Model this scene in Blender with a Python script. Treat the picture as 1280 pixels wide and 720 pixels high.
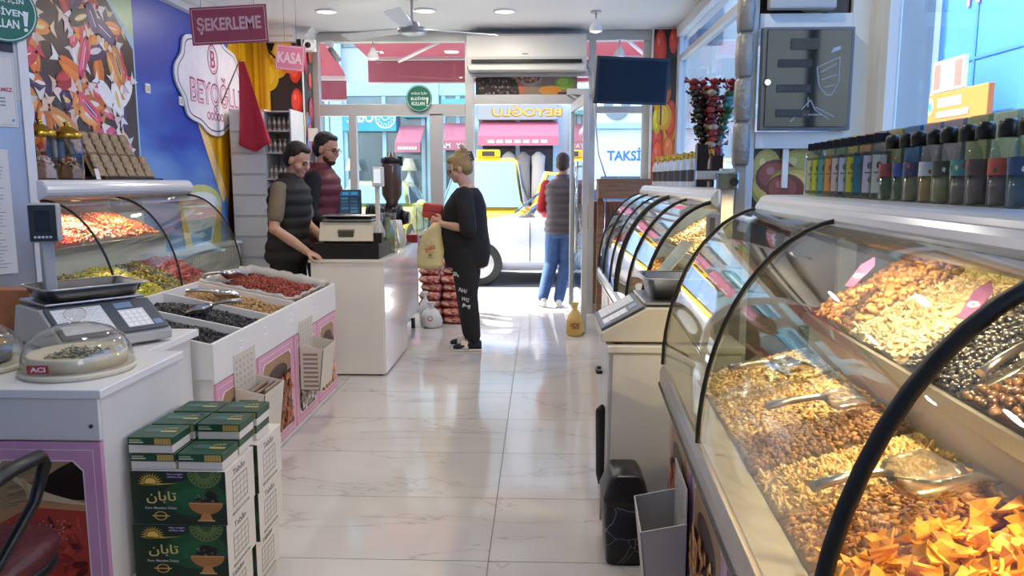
import bpy, bmesh, math, random
import numpy as np
from mathutils import Vector, Matrix
random.seed(7); rng = np.random.default_rng(7)
PI = math.pi
sc = bpy.context.scene
for o in list(bpy.data.objects): bpy.data.objects.remove(o)
C = sc.collection
def lin(h):
    h = h.lstrip('#'); r = [int(h[i:i+2], 16)/255 for i in (0, 2, 4)]
    return tuple(x/12.92 if x <= .04045 else ((x+.055)/1.055)**2.4 for x in r)
# ---------------------------------------------------------------- camera
FPX = 960.0
cam = bpy.data.cameras.new('camera'); camo = bpy.data.objects.new('camera', cam); C.objects.link(camo)
camo.location = (0, 0, 1.42); cam.sensor_width = 36; cam.lens = 36*FPX/1280; cam.clip_start = .02; cam.clip_end = 300
camo.rotation_euler = (PI/2-math.atan(134/FPX), 0, math.atan(35/FPX)); sc.camera = camo
# ---------------------------------------------------------------- light
w = bpy.data.worlds.new('sky'); sc.world = w; w.use_nodes = True
nt = w.node_tree; nt.nodes.clear()
wo = nt.nodes.new('ShaderNodeOutputWorld'); bg = nt.nodes.new('ShaderNodeBackground'); sk = nt.nodes.new('ShaderNodeTexSky')
sk.sky_type = 'NISHITA'; sk.sun_disc = False; sk.sun_elevation = math.radians(52); sk.sun_rotation = math.radians(-60); sk.dust_density = 2.5
bg.inputs['Strength'].default_value = 1.0
hs = nt.nodes.new('ShaderNodeHueSaturation'); hs.inputs['Saturation'].default_value = .14; nt.links.new(sk.outputs[0], hs.inputs['Color'])
nt.links.new(hs.outputs[0], bg.inputs[0]); nt.links.new(bg.outputs[0], wo.inputs[0])
sl = bpy.data.lights.new('sun', 'SUN'); so = bpy.data.objects.new('sun', sl); C.objects.link(so)
sl.energy = 15.0; sl.angle = math.radians(.6); sl.color = (1, .96, .9)
so.rotation_euler = Vector((.62, -.42, -1)).to_track_quat('-Z', 'Y').to_euler(); so.location = (-6, 6, 12)
sc.view_settings.view_transform = 'Standard'; sc.view_settings.look = 'None'; sc.view_settings.gamma = 1
sc.view_settings.exposure = 0.22; sc.view_settings.use_curve_mapping = False
try:
    sc.cycles.transparent_max_bounces = 24; sc.cycles.max_bounces = 10; sc.cycles.use_denoising = True
    sc.cycles.sample_clamp_indirect = 6; sc.cycles.caustics_reflective = False; sc.cycles.caustics_refractive = False
except Exception: pass
DOWNLIGHT_W = 11; CASE_W = 7
# ---------------------------------------------------------------- materials
MATS = {}
def mat(name, col='#888888', rough=.5, metal=0., var=0., scale=8., bump=0., bscale=60., coat=0., emit=None, es=1., spec=.5, attr=False, stretch=None, trans=0., alpha=None):
    if name in MATS: return MATS[name]
    m = bpy.data.materials.new(name); m.use_nodes = True; MATS[name] = m
    n = m.node_tree.nodes; l = m.node_tree.links; b = n['Principled BSDF']
    c = lin(col) if isinstance(col, str) else col
    b.inputs['Base Color'].default_value = (*c, 1); b.inputs['Roughness'].default_value = rough; b.inputs['Metallic'].default_value = metal
    b.inputs['Coat Weight'].default_value = coat; b.inputs['Specular IOR Level'].default_value = spec
    m.diffuse_color = (*c, 1)
    src = None
    tc = n.new('ShaderNodeTexCoord'); vec = tc.outputs['Object']
    if stretch:
        mp = n.new('ShaderNodeMapping'); mp.inputs['Scale'].default_value = stretch; l.new(vec, mp.inputs[0]); vec = mp.outputs[0]
    if attr:
        a = n.new('ShaderNodeAttribute'); a.attribute_name = 'Col'; src = a.outputs['Color']; l.new(src, b.inputs['Base Color'])
    if var > 0:
        no = n.new('ShaderNodeTexNoise'); no.inputs['Scale'].default_value = scale; no.inputs['Detail'].default_value = 5; l.new(vec, no.inputs['Vector'])
        mr = n.new('ShaderNodeMapRange'); mr.inputs[1].default_value = .3; mr.inputs[2].default_value = .7; mr.inputs[3].default_value = 1-var; mr.inputs[4].default_value = 1+var*.5
        l.new(no.outputs[0], mr.inputs[0])
        mx = n.new('ShaderNodeMix'); mx.data_type = 'RGBA'; mx.blend_type = 'MULTIPLY'; mx.inputs[0].default_value = 1
        if src: l.new(src, mx.inputs[6])
        else: mx.inputs[6].default_value = (*c, 1)
        l.new(mr.outputs[0], mx.inputs[7]); l.new(mx.outputs[2], b.inputs['Base Color'])
    if bump > 0:
        nb = n.new('ShaderNodeTexNoise'); nb.inputs['Scale'].default_value = bscale; l.new(vec, nb.inputs['Vector'])
        bp = n.new('ShaderNodeBump'); bp.inputs['Strength'].default_value = bump; bp.inputs['Distance'].default_value = .01
        l.new(nb.outputs[0], bp.inputs['Height']); l.new(bp.outputs[0], b.inputs['Normal'])
    if emit: b.inputs['Emission Color'].default_value = (*lin(emit), 1); b.inputs['Emission Strength'].default_value = es
    if trans: b.inputs['Transmission Weight'].default_value = trans
    return m
def glass(name, tint='#ffffff', rough=.02, refl=1.0, haze=0., hazecol='#ffffff'):
    if name in MATS: return MATS[name]
    m = bpy.data.materials.new(name); m.use_nodes = True; MATS[name] = m
    n = m.node_tree.nodes; l = m.node_tree.links; n.remove(n['Principled BSDF'])
    t = n.new('ShaderNodeBsdfTransparent'); t.inputs[0].default_value = (*lin(tint), 1)
    g = n.new('ShaderNodeBsdfGlossy'); g.inputs['Roughness'].default_value = rough
    f = n.new('ShaderNodeLayerWeight'); f.inputs['Blend'].default_value = .5          # Schlick reflectance, the same from both faces
    pw = n.new('ShaderNodeMath'); pw.operation = 'POWER'; pw.inputs[1].default_value = 5; l.new(f.outputs['Facing'], pw.inputs[0])
    mu = n.new('ShaderNodeMath'); mu.operation = 'MULTIPLY_ADD'; mu.inputs[1].default_value = .9*refl; mu.inputs[2].default_value = .035*refl; l.new(pw.outputs[0], mu.inputs[0]); mu.use_clamp = True
    mx = n.new('ShaderNodeMixShader'); l.new(mu.outputs[0], mx.inputs[0])
    a = t.outputs[0]
    if haze:
        d = n.new('ShaderNodeBsdfDiffuse'); d.inputs[0].default_value = (*lin(hazecol), 1)
        tl = n.new('ShaderNodeBsdfTranslucent'); tl.inputs[0].default_value = (*lin(hazecol), 1)
        m1 = n.new('ShaderNodeMixShader'); m1.inputs[0].default_value = .5; l.new(d.outputs[0], m1.inputs[1]); l.new(tl.outputs[0], m1.inputs[2])
        m2 = n.new('ShaderNodeMixShader'); m2.inputs[0].default_value = haze; l.new(a, m2.inputs[1]); l.new(m1.outputs[0], m2.inputs[2]); a = m2.outputs[0]
    l.new(a, mx.inputs[1]); l.new(g.outputs[0], mx.inputs[2])
    l.new(mx.outputs[0], n['Material Output'].inputs[0])
    m.diffuse_color = (.8, .9, .95, .3)
    return m
WHITE = mat('white_laminate', '#e6e4df', .28, var=.05, scale=3); WALL = mat('white_paint', '#e9e8e6', .7, var=.04, scale=2)
CREAM = mat('cream_plastic', '#cfc8b4', .4, var=.05); STEEL = mat('brushed_steel', '#b9b9b8', .28, 1., var=.12, scale=30, stretch=(1, 12, 1))
ALU = mat('aluminium_frame', '#c9c8c5', .38, .55, var=.06, scale=5); BLACK = mat('black_plastic', '#101012', .35, var=.2, scale=20)
RUBBER = mat('black_rubber', '#0b0b0c', .45); GREY = mat('grey_plastic', '#9a9a98', .45, var=.06); DGREY = mat('dark_grey_plastic', '#3a3b3e', .4, var=.1)
PRINT = mat('printed_vinyl', attr=True, rough=.35, var=.06, scale=14); PRINTM = mat('printed_matt', attr=True, rough=.6)
KERN = mat('kernel_skin', attr=True, rough=.45, var=.18, scale=160, bump=.15, bscale=300); CANDY = mat('candy_coat', attr=True, rough=.25, coat=.4)
GLASS = glass('clear_glass', '#f4f8f6', .01); CGLASS = glass('case_glass', '#f3f6f2', .015, 1.15, haze=.012); SGLASS = glass('shop_window_glass', '#eef5f6', .01, 1.0, haze=.015)
PLASTIC = glass('clear_plastic', '#fafaf8', .05, 1.3, haze=.02); BAGW = glass('thin_white_film', '#e8e8e6', .25, 1.0, haze=.55)
GOLD = mat('gold_metal', '#c9a23a', .25, 1.); CHROME = mat('chrome', '#d5d6d8', .12, 1.); WOOD = mat('wood_board', '#8a6247', .5, var=.35, scale=6, stretch=(1, 12, 12))
# ---------------------------------------------------------------- mesh building
OFF = {}
class MB:
    def __init__(s): s.v = []; s.f = []; s.mi = []; s.sm = []; s.n = 0; s.cols = []; s.hascol = False
    def add(s, vs, fs, m=0, smooth=False, col=None):
        vs = np.asarray(vs, float).reshape(-1, 3); s.v.append(vs)
        for f in fs: s.f.append(tuple(i+s.n for i in f)); s.mi.append(m); s.sm.append(smooth)
        if col is not None:
            s.hascol = True
            c = lin(col) if isinstance(col, str) else col
            s.cols.append(np.tile((*c, 1.), (len(vs), 1)))
        else: s.cols.append(np.ones((len(vs), 4)))
        s.n += len(vs); return s
    def box(s, x0, x1, y0, y1, z0, z1, m=0, M=None, col=None):
        v = np.array([(x, y, z) for x in (x0, x1) for y in (y0, y1) for z in (z0, z1)], float)
        if M is not None: v = np.array([tuple(M @ Vector(p)) for p in v])
        return s.add(v, [(0, 1, 3, 2), (4, 6, 7, 5), (0, 4, 5, 1), (2, 3, 7, 6), (0, 2, 6, 4), (1, 5, 7, 3)], m, False, col)
    def cbox(s, c, d, m=0, rz=0, rx=0, ry=0, col=None):
        M = Matrix.Translation(c) @ Matrix.Rotation(rz, 4, 'Z') @ Matrix.Rotation(ry, 4, 'Y') @ Matrix.Rotation(rx, 4, 'X')
        return s.box(-d[0]/2, d[0]/2, -d[1]/2, d[1]/2, -d[2]/2, d[2]/2, m, M, col)
    def tube(s, pts, r, n=10, m=0, caps=True, closed=False, ell=None, col=None):
        P = [np.array(p, float) for p in pts]; k = len(P)
        R = [r]*k if np.isscalar(r) else list(r)
        vs = []; up = np.array((0, 0, 1.))
        prev = None
        for i in range(k):
            a = P[(i-1) % k] if (closed or i > 0) else P[i]; b = P[(i+1) % k] if (closed or i < k-1) else P[i]
            t = b-a; t /= (np.linalg.norm(t)+1e-12)
            if prev is None:
                q = up if abs(t[2]) < .9 else np.array((1., 0, 0)); x = np.cross(q, t)
            else: x = prev-t*np.dot(prev, t)
            x /= (np.linalg.norm(x)+1e-12); y = np.cross(t, x); prev = x
            e = ell if ell else (1, 1)
            for j in range(n):
                an = 2*PI*j/n; vs.append(P[i]+R[i]*(e[0]*math.cos(an)*x+e[1]*math.sin(an)*y))
        fs = []
        for i in range(k if closed else k-1):
            for j in range(n):
                a = i*n+j; b = i*n+(j+1) % n; i2 = (i+1) % k; fs.append((a, b, i2*n+(j+1) % n, i2*n+j))
        s.add(vs, fs, m, True, col)
        if caps and not closed:
            b0 = s.n-k*n
            s.f.append(tuple(b0+j for j in reversed(range(n)))); s.mi.append(m); s.sm.append(False)
            s.f.append(tuple(b0+(k-1)*n+j for j in range(n))); s.mi.append(m); s.sm.append(False)
        return s
    def cyl(s, p0, p1, r0, r1=None, n=16, m=0, col=None): return s.tube([p0, p1], [r0, r0 if r1 is None else r1], n, m, col=col)
    def lathe(s, prof, n=24, c=(0, 0, 0), m=0, sx=1, sy=1, col=None, caps=True, smooth=True):
        k = len(prof); vs = []
        for r, z in prof:
            for j in range(n): a = 2*PI*j/n; vs.append((c[0]+sx*r*math.cos(a), c[1]+sy*r*math.sin(a), c[2]+z))
        fs = [(i*n+j, i*n+(j+1) % n, (i+1)*n+(j+1) % n, (i+1)*n+j) for i in range(k-1) for j in range(n)]
        s.add(vs, fs, m, smooth, col)
        if caps:
            b = s.n-k*n
            if prof[0][0] > 1e-4: s.f.append(tuple(b+j for j in reversed(range(n)))); s.mi.append(m); s.sm.append(False)
            if prof[-1][0] > 1e-4: s.f.append(tuple(b+(k-1)*n+j for j in range(n))); s.mi.append(m); s.sm.append(False)
        return s
    def ell(s, c, r, n=14, k=10, m=0, col=None, M=None):
        vs = []; 
        for i in range(k+1):
            t = PI*i/k-PI/2
            for j in range(n):
                a = 2*PI*j/n; p = Vector((r[0]*math.cos(t)*math.cos(a), r[1]*math.cos(t)*math.sin(a), r[2]*math.sin(t)))
                if M is not None: p = M @ p
                vs.append((c[0]+p[0], c[1]+p[1], c[2]+p[2]))
        fs = [(i*n+j, i*n+(j+1) % n, (i+1)*n+(j+1) % n, (i+1)*n+j) for i in range(k) for j in range(n)]
        return s.add(vs, fs, m, True, col)
    def prism(s, poly, o, ex, ey, ez, m=0, smooth=False, col=None):     # polygon in (ex,ey) extruded by vector ez
        o, ex, ey, ez = [np.array(q, float) for q in (o, ex, ey, ez)]; k = len(poly)
        a = [o+ex*p[0]+ey*p[1] for p in poly]; b = [q+ez for q in a]
        fl = np.dot(np.cross(ex, ey), ez) > 0
        fs = [(i, (i+1) % k, k+(i+1) % k, k+i) for i in range(k)]
        if not fl: fs = [f[::-1] for f in fs]
        s.add(a+b, fs, m, smooth, col)
        bb = s.n-2*k; A = tuple(bb+i for i in range(k)); B = tuple(bb+k+i for i in range(k))
        for f in ((A[::-1], B) if fl else (A, B[::-1])): s.f.append(f); s.mi.append(m); s.sm.append(False)
        return s
    def loft(s, rings, m=0, col=None, caps=True):
        n = len(rings[0]); k = len(rings); vs = [p for r in rings for p in r]
        fs = [(i*n+j, i*n+(j+1) % n, (i+1)*n+(j+1) % n, (i+1)*n+j) for i in range(k-1) for j in range(n)]
        s.add(vs, fs, m, True, col)
        if caps:
            b = s.n-k*n
            s.f.append(tuple(b+j for j in reversed(range(n)))); s.mi.append(m); s.sm.append(True)
            s.f.append(tuple(b+(k-1)*n+j for j in range(n))); s.mi.append(m); s.sm.append(True)
        return s
    def build(s, name, mats, parent=None, bevel=0., seg=2, solid=0., sub=0):
        v = np.concatenate(s.v) if s.v else np.zeros((0, 3))
        if parent is None: off = np.array([(v[:, 0].min()+v[:, 0].max())/2, (v[:, 1].min()+v[:, 1].max())/2, v[:, 2].min()])
        else: off = np.array(OFF.get(parent.name, (0, 0, 0)))
        me = bpy.data.meshes.new(name); me.from_pydata([tuple(p) for p in v-off], [], s.f)
        me.polygons.foreach_set('material_index', s.mi); me.polygons.foreach_set('use_smooth', s.sm)
        for m in (mats if isinstance(mats, (list, tuple)) else [mats]): me.materials.append(m)
        if s.hascol:
            ca = me.color_attributes.new('Col', 'FLOAT_COLOR', 'POINT'); ca.data.foreach_set('color', np.concatenate(s.cols).astype(np.float32).ravel())
        me.update()
        return link(name, me, parent, off if parent is None else None, bevel, seg, solid, sub)
def link(name, me, parent, off=None, bevel=0., seg=2, solid=0., sub=0):
    o = bpy.data.objects.new(name, me); C.objects.link(o)
    if parent is None:
        o.location = tuple(off) if off is not None else (0, 0, 0); OFF[o.name] = tuple(off) if off is not None else (0, 0, 0)
    else: o.parent = parent; OFF[o.name] = OFF.get(parent.name, (0, 0, 0))
    if solid: md = o.modifiers.new('solid', 'SOLIDIFY'); md.thickness = solid; md.offset = 0
    if bevel: md = o.modifiers.new('bevel', 'BEVEL'); md.width = bevel; md.segments = seg; md.limit_method = 'ANGLE'; md.angle_limit = .6
    if sub: md = o.modifiers.new('sub', 'SUBSURF'); md.levels = sub; md.render_levels = sub
    return o
def tag(o, label, cat, group=None):
    o['label'] = label; o['category'] = cat
    if group: o['group'] = group
    return o
def struct(o): o['kind'] = 'structure'; return o
def thing(name, label, cat, loc=(0, 0, 0), rz=0., group=None, local=False):
    # an Empty at the thing's base; local=True: parts are modelled around (0,0,0), else in room coordinates
    o = bpy.data.objects.new(name, None); C.objects.link(o); o.location = loc; o.rotation_euler = (0, 0, rz); o.empty_display_size = .05
    OFF[o.name] = (0, 0, 0) if local else tuple(loc)
    return tag(o, label, cat, group)
def dup(root, loc, rz=0., label=None, group=None, scale=None):
    def cp(o, par):
        c = o.copy(); C.objects.link(c)
        if par is not None: c.parent = par
        for ch in [x for x in KIDS.get(o.name, o.children)]: cp(ch, c)
        return c
    r = cp(root, None); r.location = loc; r.rotation_euler = (0, 0, rz)
    if scale: r.scale = scale
    if label: r['label'] = label
    if group: r['group'] = group
    return r
KIDS = {}
def bx(name, dims, m, parent=None, bevel=.003, **k):
    b = MB(); b.box(*dims); return b.build(name, m, parent, bevel=bevel, **k)
# ---------------------------------------------------------------- printed flat things
TXT = {}
def text2d(s, bold=0.):
    key = (s, bold)
    if key in TXT: return TXT[key]
    cu = bpy.data.curves.new('t', 'FONT'); cu.body = s; cu.size = 1; cu.offset = bold; cu.resolution_u = 3; cu.fill_mode = 'FRONT'
    ob = bpy.data.objects.new('t', cu); C.objects.link(ob)
    me = ob.to_mesh(); v = np.array([(p.co.x, p.co.y) for p in me.vertices]) if len(me.vertices) else np.zeros((3, 2))
    f = [tuple(p.vertices) for p in me.polygons]; ob.to_mesh_clear()
    bpy.data.objects.remove(ob); bpy.data.curves.remove(cu)
    TXT[key] = (v, f); return TXT[key]
class Print:
    def __init__(s, o, ex, ey, step=.00015, base=.0006):
        s.o = np.array(o, float); s.ex = np.array(ex, float); s.ey = np.array(ey, float); s.nrm = np.cross(s.ex, s.ey); s.k = base; s.step = step; s.b = MB()
    def raw(s, v2, fs, col):
        v2 = np.asarray(v2, float); s.b.add(s.o+v2[:, :1]*s.ex+v2[:, 1:2]*s.ey+s.nrm*s.k, fs, 0, False, col); s.k += s.step; return s
    def poly(s, pts, col): return s.raw(pts, [tuple(range(len(pts)))], col)
    def rect(s, x0, y0, x1, y1, col): return s.poly([(x0, y0), (x1, y0), (x1, y1), (x0, y1)], col)
    def ellp(s, cx, cy, rx, ry, col, rot=0, n=18, a0=0, a1=2*PI):
        c, q = math.cos(rot), math.sin(rot)
        pts = [(cx+rx*math.cos(a)*c-ry*math.sin(a)*q, cy+rx*math.cos(a)*q+ry*math.sin(a)*c) for a in np.linspace(a0, a1, n, endpoint=(a1-a0 < 6.2))]
        return s.poly(pts, col)
    def ring(s, cx, cy, r, wd, col, n=28, sx=1.):
        vs = []; 
        for i in range(n): a = 2*PI*i/n; vs += [(cx+sx*r*math.cos(a), cy+r*math.sin(a)), (cx+sx*(r-wd)*math.cos(a), cy+(r-wd)*math.sin(a))]
        return s.raw(vs, [(2*i, 2*((i+1) % n), 2*((i+1) % n)+1, 2*i+1) for i in range(n)], col)
    def line(s, x0, y0, x1, y1, wd, col):
        dx, dy = x1-x0, y1-y0; L = math.hypot(dx, dy)+1e-9; nx, ny = -dy/L*wd/2, dx/L*wd/2
        return s.poly([(x0-nx, y0-ny), (x1-nx, y1-ny), (x1+nx, y1+ny), (x0+nx, y0+ny)], col)
    def frame(s, x0, y0, x1, y1, wd, col):
        s.rect(x0, y0, x1, y0+wd, col); s.k -= s.step; s.rect(x0, y1-wd, x1, y1, col); s.k -= s.step; s.rect(x0, y0+wd, x0+wd, y1-wd, col); s.k -= s.step; s.rect(x1-wd, y0+wd, x1, y1-wd, col); return s
    def text(s, t, cx, cy, wmax, h, col, bold=0., rot=0., mirror=False):
        v, f = text2d(t, bold); v = v.copy(); mn = v.min(0); mx = v.max(0); sz = mx-mn; sz[sz < 1e-6] = 1
        v = (v-(mn+mx)/2)*np.array([wmax/sz[0], h/sz[1]])
        if mirror: v[:, 0] *= -1; f = [q[::-1] for q in f]
        c, q = math.cos(rot), math.sin(rot); v = np.stack([cx+v[:, 0]*c-v[:, 1]*q, cy+v[:, 0]*q+v[:, 1]*c], 1)
        return s.raw(v, f, col)
    def build(s, name, parent, m=None): return s.b.build(name, m or PRINT, parent)
def jit(h, a=.06):
    c = np.array(lin(h)) if isinstance(h, str) else np.array(h); return tuple(np.clip(c*(1+random.uniform(-a, a)*3), 0, 1))
# ---------------------------------------------------------------- loose goods: one mesh of many kernels (colour per kernel)
def kernel(kind):
    n, k = (6, 4)
    vs = []
    for i in range(k+1):
        t = PI*i/k-PI/2
        for j in range(n): a = 2*PI*j/n; vs.append((math.sin(t), math.cos(t)*math.cos(a), math.cos(t)*math.sin(a)))
    vs = np.array(vs); fs = [(i*n+j, i*n+(j+1) % n, (i+1)*n+(j+1) % n, (i+1)*n+j) for i in range(k) for j in range(n)]
    sc_ = {'peanut': (.0085, .005, .005), 'half': (.0085, .0055, .0032), 'round': (.0072, .007, .0068), 'seed': (.0078, .0042, .002), 'cashew': (.0125, .006, .006), 'almond': (.0115, .0065, .0045), 'flake': (.009, .006, .0012), 'gum': (.0085, .0075, .0065), 'raisin': (.008, .006, .005), 'walnut': (.013, .011, .009)}[kind]
    vs = vs*np.array(sc_)
    if kind == 'cashew': vs[:, 2] += 60*vs[:, 0]**2-.005
    if kind in ('seed', 'almond'): vs[:, 1] *= (1-.35*vs[:, 0]/sc_[0])
    return vs, fs
def rotmats(n, tilt):
    a = rng.uniform(0, 2*PI, n); b = rng.normal(0, tilt, n); c = rng.normal(0, tilt, n)
    ca, sa, cb, sb, cc, sc2 = np.cos(a), np.sin(a), np.cos(b), np.sin(b), np.cos(c), np.sin(c)
    Z = np.zeros(n); O = np.ones(n)
    Rz = np.stack([ca, -sa, Z, sa, ca, Z, Z, Z, O], 1).reshape(n, 3, 3); Ry = np.stack([cb, Z, sb, Z, O, Z, -sb, Z, cb], 1).reshape(n, 3, 3); Rx = np.stack([O, Z, Z, Z, cc, -sc2, Z, sc2, cc], 1).reshape(n, 3, 3)
    return Rz @ Ry @ Rx
def heap(name, label, cat, frame, quad, kind, cols, n, hmax=.035, scale=1., tilt=.5, material=None, parent=None, edge=.35):
    # frame: 4x4 from local to room; quad: (x0,x1,y0,y1) on the local z=0 plane; heap rises hmax in the middle
    x0, x1, y0, y1 = quad; vs, fs = kernel(kind); vs = vs*scale
    def H(x, y):
        a = np.clip(np.minimum(x-x0, x1-x)/(edge*(x1-x0)), 0, 1); b = np.clip(np.minimum(y-y0, y1-y)/(edge*(y1-y0)), 0, 1)
        return hmax*(.45+.55*np.sin(a*PI/2)*np.sin(b*PI/2))+.006*np.sin(x*31+1)*np.cos(y*27)
    P = np.stack([rng.uniform(x0+.008, x1-.008, n), rng.uniform(y0+.008, y1-.008, n)], 1)
    z = H(P[:, 0], P[:, 1])+rng.uniform(-.004, .004, n)*scale
    R = rotmats(n, tilt); sz = rng.uniform(.85, 1.15, n)
    V = np.einsum('nij,kj->nki', R, vs)*sz[:, None, None]+np.stack([P[:, 0], P[:, 1], z], 1)[:, None, :]
    F = np.array(fs); nv = len(vs); AF = (F[None]+np.arange(n)[:, None, None]*nv).reshape(-1, 4)
    cl = np.array([lin(c) for c in cols]); cc = cl[rng.integers(0, len(cl), n)]*rng.uniform(.75, 1.15, (n, 1)); CC = np.repeat(np.clip(cc, 0, 1), nv, 0)
    # bed under the kernels
    g = 12; gx, gy = np.meshgrid(np.linspace(x0, x1, g), np.linspace(y0, y1, g), indexing='ij'); gz = H(gx, gy)-.004*scale
    top = np.stack([gx, gy, gz], 2).reshape(-1, 3); bot = top.copy(); bot[:, 2] = .001
    bed = np.concatenate([top, bot]); b0 = len(V.reshape(-1, 3)); bf = []
    for i in range(g-1):
        for j in range(g-1): a = b0+i*g+j; bf.append((a, a+g, a+g+1, a+1))
    rim = [i*g for i in range(g)]+[(g-1)*g+j for j in range(1, g)]+[i*g+g-1 for i in range(g-2, -1, -1)]+[j for j in range(g-2, 0, -1)]
    for q in range(len(rim)): a, b = b0+rim[q], b0+rim[(q+1) % len(rim)]; bf.append((b, a, a+g*g, b+g*g))
    allv = np.concatenate([V.reshape(-1, 3), bed]); allc = np.concatenate([CC, np.tile(cl.mean(0)*.7, (len(bed), 1))])
    M4 = np.array(frame); allv = allv @ M4[:3, :3].T+M4[:3, 3]
    off = np.array([(allv[:, 0].min()+allv[:, 0].max())/2, (allv[:, 1].min()+allv[:, 1].max())/2, allv[:, 2].min()]) if parent is None else np.array(OFF[parent.name])
    allv = allv-off
    me = bpy.data.meshes.new(name); nf = len(AF)+len(bf); me.vertices.add(len(allv)); me.vertices.foreach_set('co', allv.astype(np.float32).ravel())
    loops = np.concatenate([AF.ravel(), np.array(bf).ravel()]); me.loops.add(len(loops)); me.loops.foreach_set('vertex_index', loops.astype(np.int32))
    me.polygons.add(nf); me.polygons.foreach_set('loop_start', np.arange(0, nf*4, 4, dtype=np.int32)); me.polygons.foreach_set('loop_total', np.full(nf, 4, dtype=np.int32))
    me.polygons.foreach_set('use_smooth', np.ones(nf, dtype=bool)); me.update(calc_edges=True); me.validate()
    ca = me.color_attributes.new('Col', 'FLOAT_COLOR', 'POINT'); ca.data.foreach_set('color', np.concatenate([allc, np.ones((len(allc), 1))], 1).astype(np.float32).ravel())
    me.materials.append(material or KERN)
    o = link(name, me, parent, off); o['kind'] = 'stuff'
    if parent is None: tag(o, label, cat)
    return o
# ================================================================ THE SETTING
XL, XR, YF, YB, ZC = -2.93, 1.41, 8.25, -2.6, 2.95
def marble():
    m = bpy.data.materials.new('marble_tile'); m.use_nodes = True; n = m.node_tree.nodes; l = m.node_tree.links; b = n['Principled BSDF']
    tc = n.new('ShaderNodeTexCoord'); oi = n.new('ShaderNodeObjectInfo'); mu = n.new('ShaderNodeMath'); mu.operation = 'MULTIPLY'; mu.inputs[1].default_value = 60; l.new(oi.outputs['Random'], mu.inputs[0])
    mp = n.new('ShaderNodeVectorMath'); mp.operation = 'ADD'; l.new(tc.outputs['Object'], mp.inputs[0]); l.new(mu.outputs[0], mp.inputs[1])
    st = n.new('ShaderNodeMapping'); st.inputs['Scale'].default_value = (1, 1.9, 1); st.inputs['Rotation'].default_value = (0, 0, .12); l.new(mp.outputs[0], st.inputs[0])
    n1 = n.new('ShaderNodeTexNoise'); n1.inputs['Scale'].default_value = .8; n1.inputs['Detail'].default_value = 5; n1.inputs['Roughness'].default_value = .55; n1.inputs['Distortion'].default_value = .9; l.new(st.outputs[0], n1.inputs['Vector'])
    d = n.new('ShaderNodeMath'); d.operation = 'SUBTRACT'; d.inputs[1].default_value = .5; l.new(n1.outputs[0], d.inputs[0])
    a = n.new('ShaderNodeMath'); a.operation = 'ABSOLUTE'; l.new(d.outputs[0], a.inputs[0])
    r = n.new('ShaderNodeValToRGB'); e = r.color_ramp.elements; e[0].position = 0; e[0].color = (*lin('#aca7a2'), 1); e[1].position = .012; e[1].color = (*lin('#c4c0bb'), 1)
    k = e.new(.005); k.color = (*lin('#c2beb9'), 1); k = e.new(.12); k.color = (*lin('#c8c5c0'), 1); l.new(a.outputs[0], r.inputs[0]); l.new(r.outputs[0], b.inputs['Base Color'])
    b.inputs['Roughness'].default_value = .09; b.inputs['Specular IOR Level'].default_value = .55; m.diffuse_color = (.8, .8, .78, 1)
    return m
MARBLE = marble(); GROUT = mat('tile_grout', '#8d8985', .8)
floor = struct(bx('floor', (XL-.1, XR+.1, YB, YF-.02, -.1, -.004), GROUT, None, 0))
OFF_F = OFF[floor.name]
tx = [XL, -2.578, -1.382, -.188, 1.006, XR]; ty = [YB]+[2.719+.58*k for k in range(-9, 10)]+[YF-.03]
tmesh = {}
for i in range(5):
    for j in range(len(ty)-1):
        wd, dp = round(tx[i+1]-tx[i]-.004, 4), round(ty[j+1]-ty[j]-.004, 4)
        if dp < .03: continue
        if (wd, dp) not in tmesh:
            b = MB(); b.box(-wd/2, wd/2, -dp/2, dp/2, -.01, 0); me = bpy.data.meshes.new('tile'); me.from_pydata([tuple(p) for p in np.concatenate(b.v)], [], b.f); me.materials.append(MARBLE); tmesh[(wd, dp)] = me
        t = bpy.data.objects.new('tile', tmesh[(wd, dp)]); C.objects.link(t); t.parent = floor
        t.location = ((tx[i]+tx[i+1])/2-OFF_F[0], (ty[j]+ty[j+1])/2-OFF_F[1], 0-OFF_F[2])
ceil = struct(bx('ceiling', (XL-.1, XR+.1, YB, YF+.05, ZC, ZC+.12), mat('ceiling_paint', '#f0efed', .75, var=.02, scale=1), None, 0))
# left wall with printed blue mural --------------------------------------------------
struct(bx('wall_left', (XL-.12, XL, YB, YF, 0, ZC), WALL, None, 0))
struct(bx('wall_back', (XL-.1, XR+.1, YB-.12, YB, 0, ZC), WALL, None, 0))
# left pillar (fruit print on it) and right pillar
lp = struct(bx('wall_front_left', (XL, -2.40, 7.9, YF+.1, 0, ZC), WALL, None, 0)); rp = struct(bx('wall_front_right', (1.13, XR+.02, 8.06, YF+.1, 0, ZC), WALL, None, 0))
def fruits(P, W, H, pal, n=26, bgc='#2a1c14', r=(.09, .15), sx=.8):
    P.rect(0, 0, W, H, bgc)
    for i in range(n):
        cx, cy, a = random.uniform(0, W), random.uniform(0, H), random.uniform(*r); cx = min(max(cx, a*sx*.6), W-a*sx*.6); cy = min(max(cy, a), H-a)
        c = random.choice(pal); q = random.uniform(-.5, .5)
        ax = min(a*sx, cx, W-cx); ay = a
        P.ellp(cx, cy, ax, ay, jit(c, .05), q*0); P.ellp(cx-ax*.15, cy+ay*.1, ax*.72, ay*.72, jit(np.clip(np.array(lin(c))*1.35+.02, 0, 1), .04)); P.ellp(cx-ax*.3, cy+ay*.35, ax*.2, ay*.22, np.clip(np.array(lin(c))*1.6+.12, 0, 1))
PALF = ['#d9480f', '#e8890c', '#e6b313', '#c8361c', '#d2641a', '#e39a10']
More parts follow.
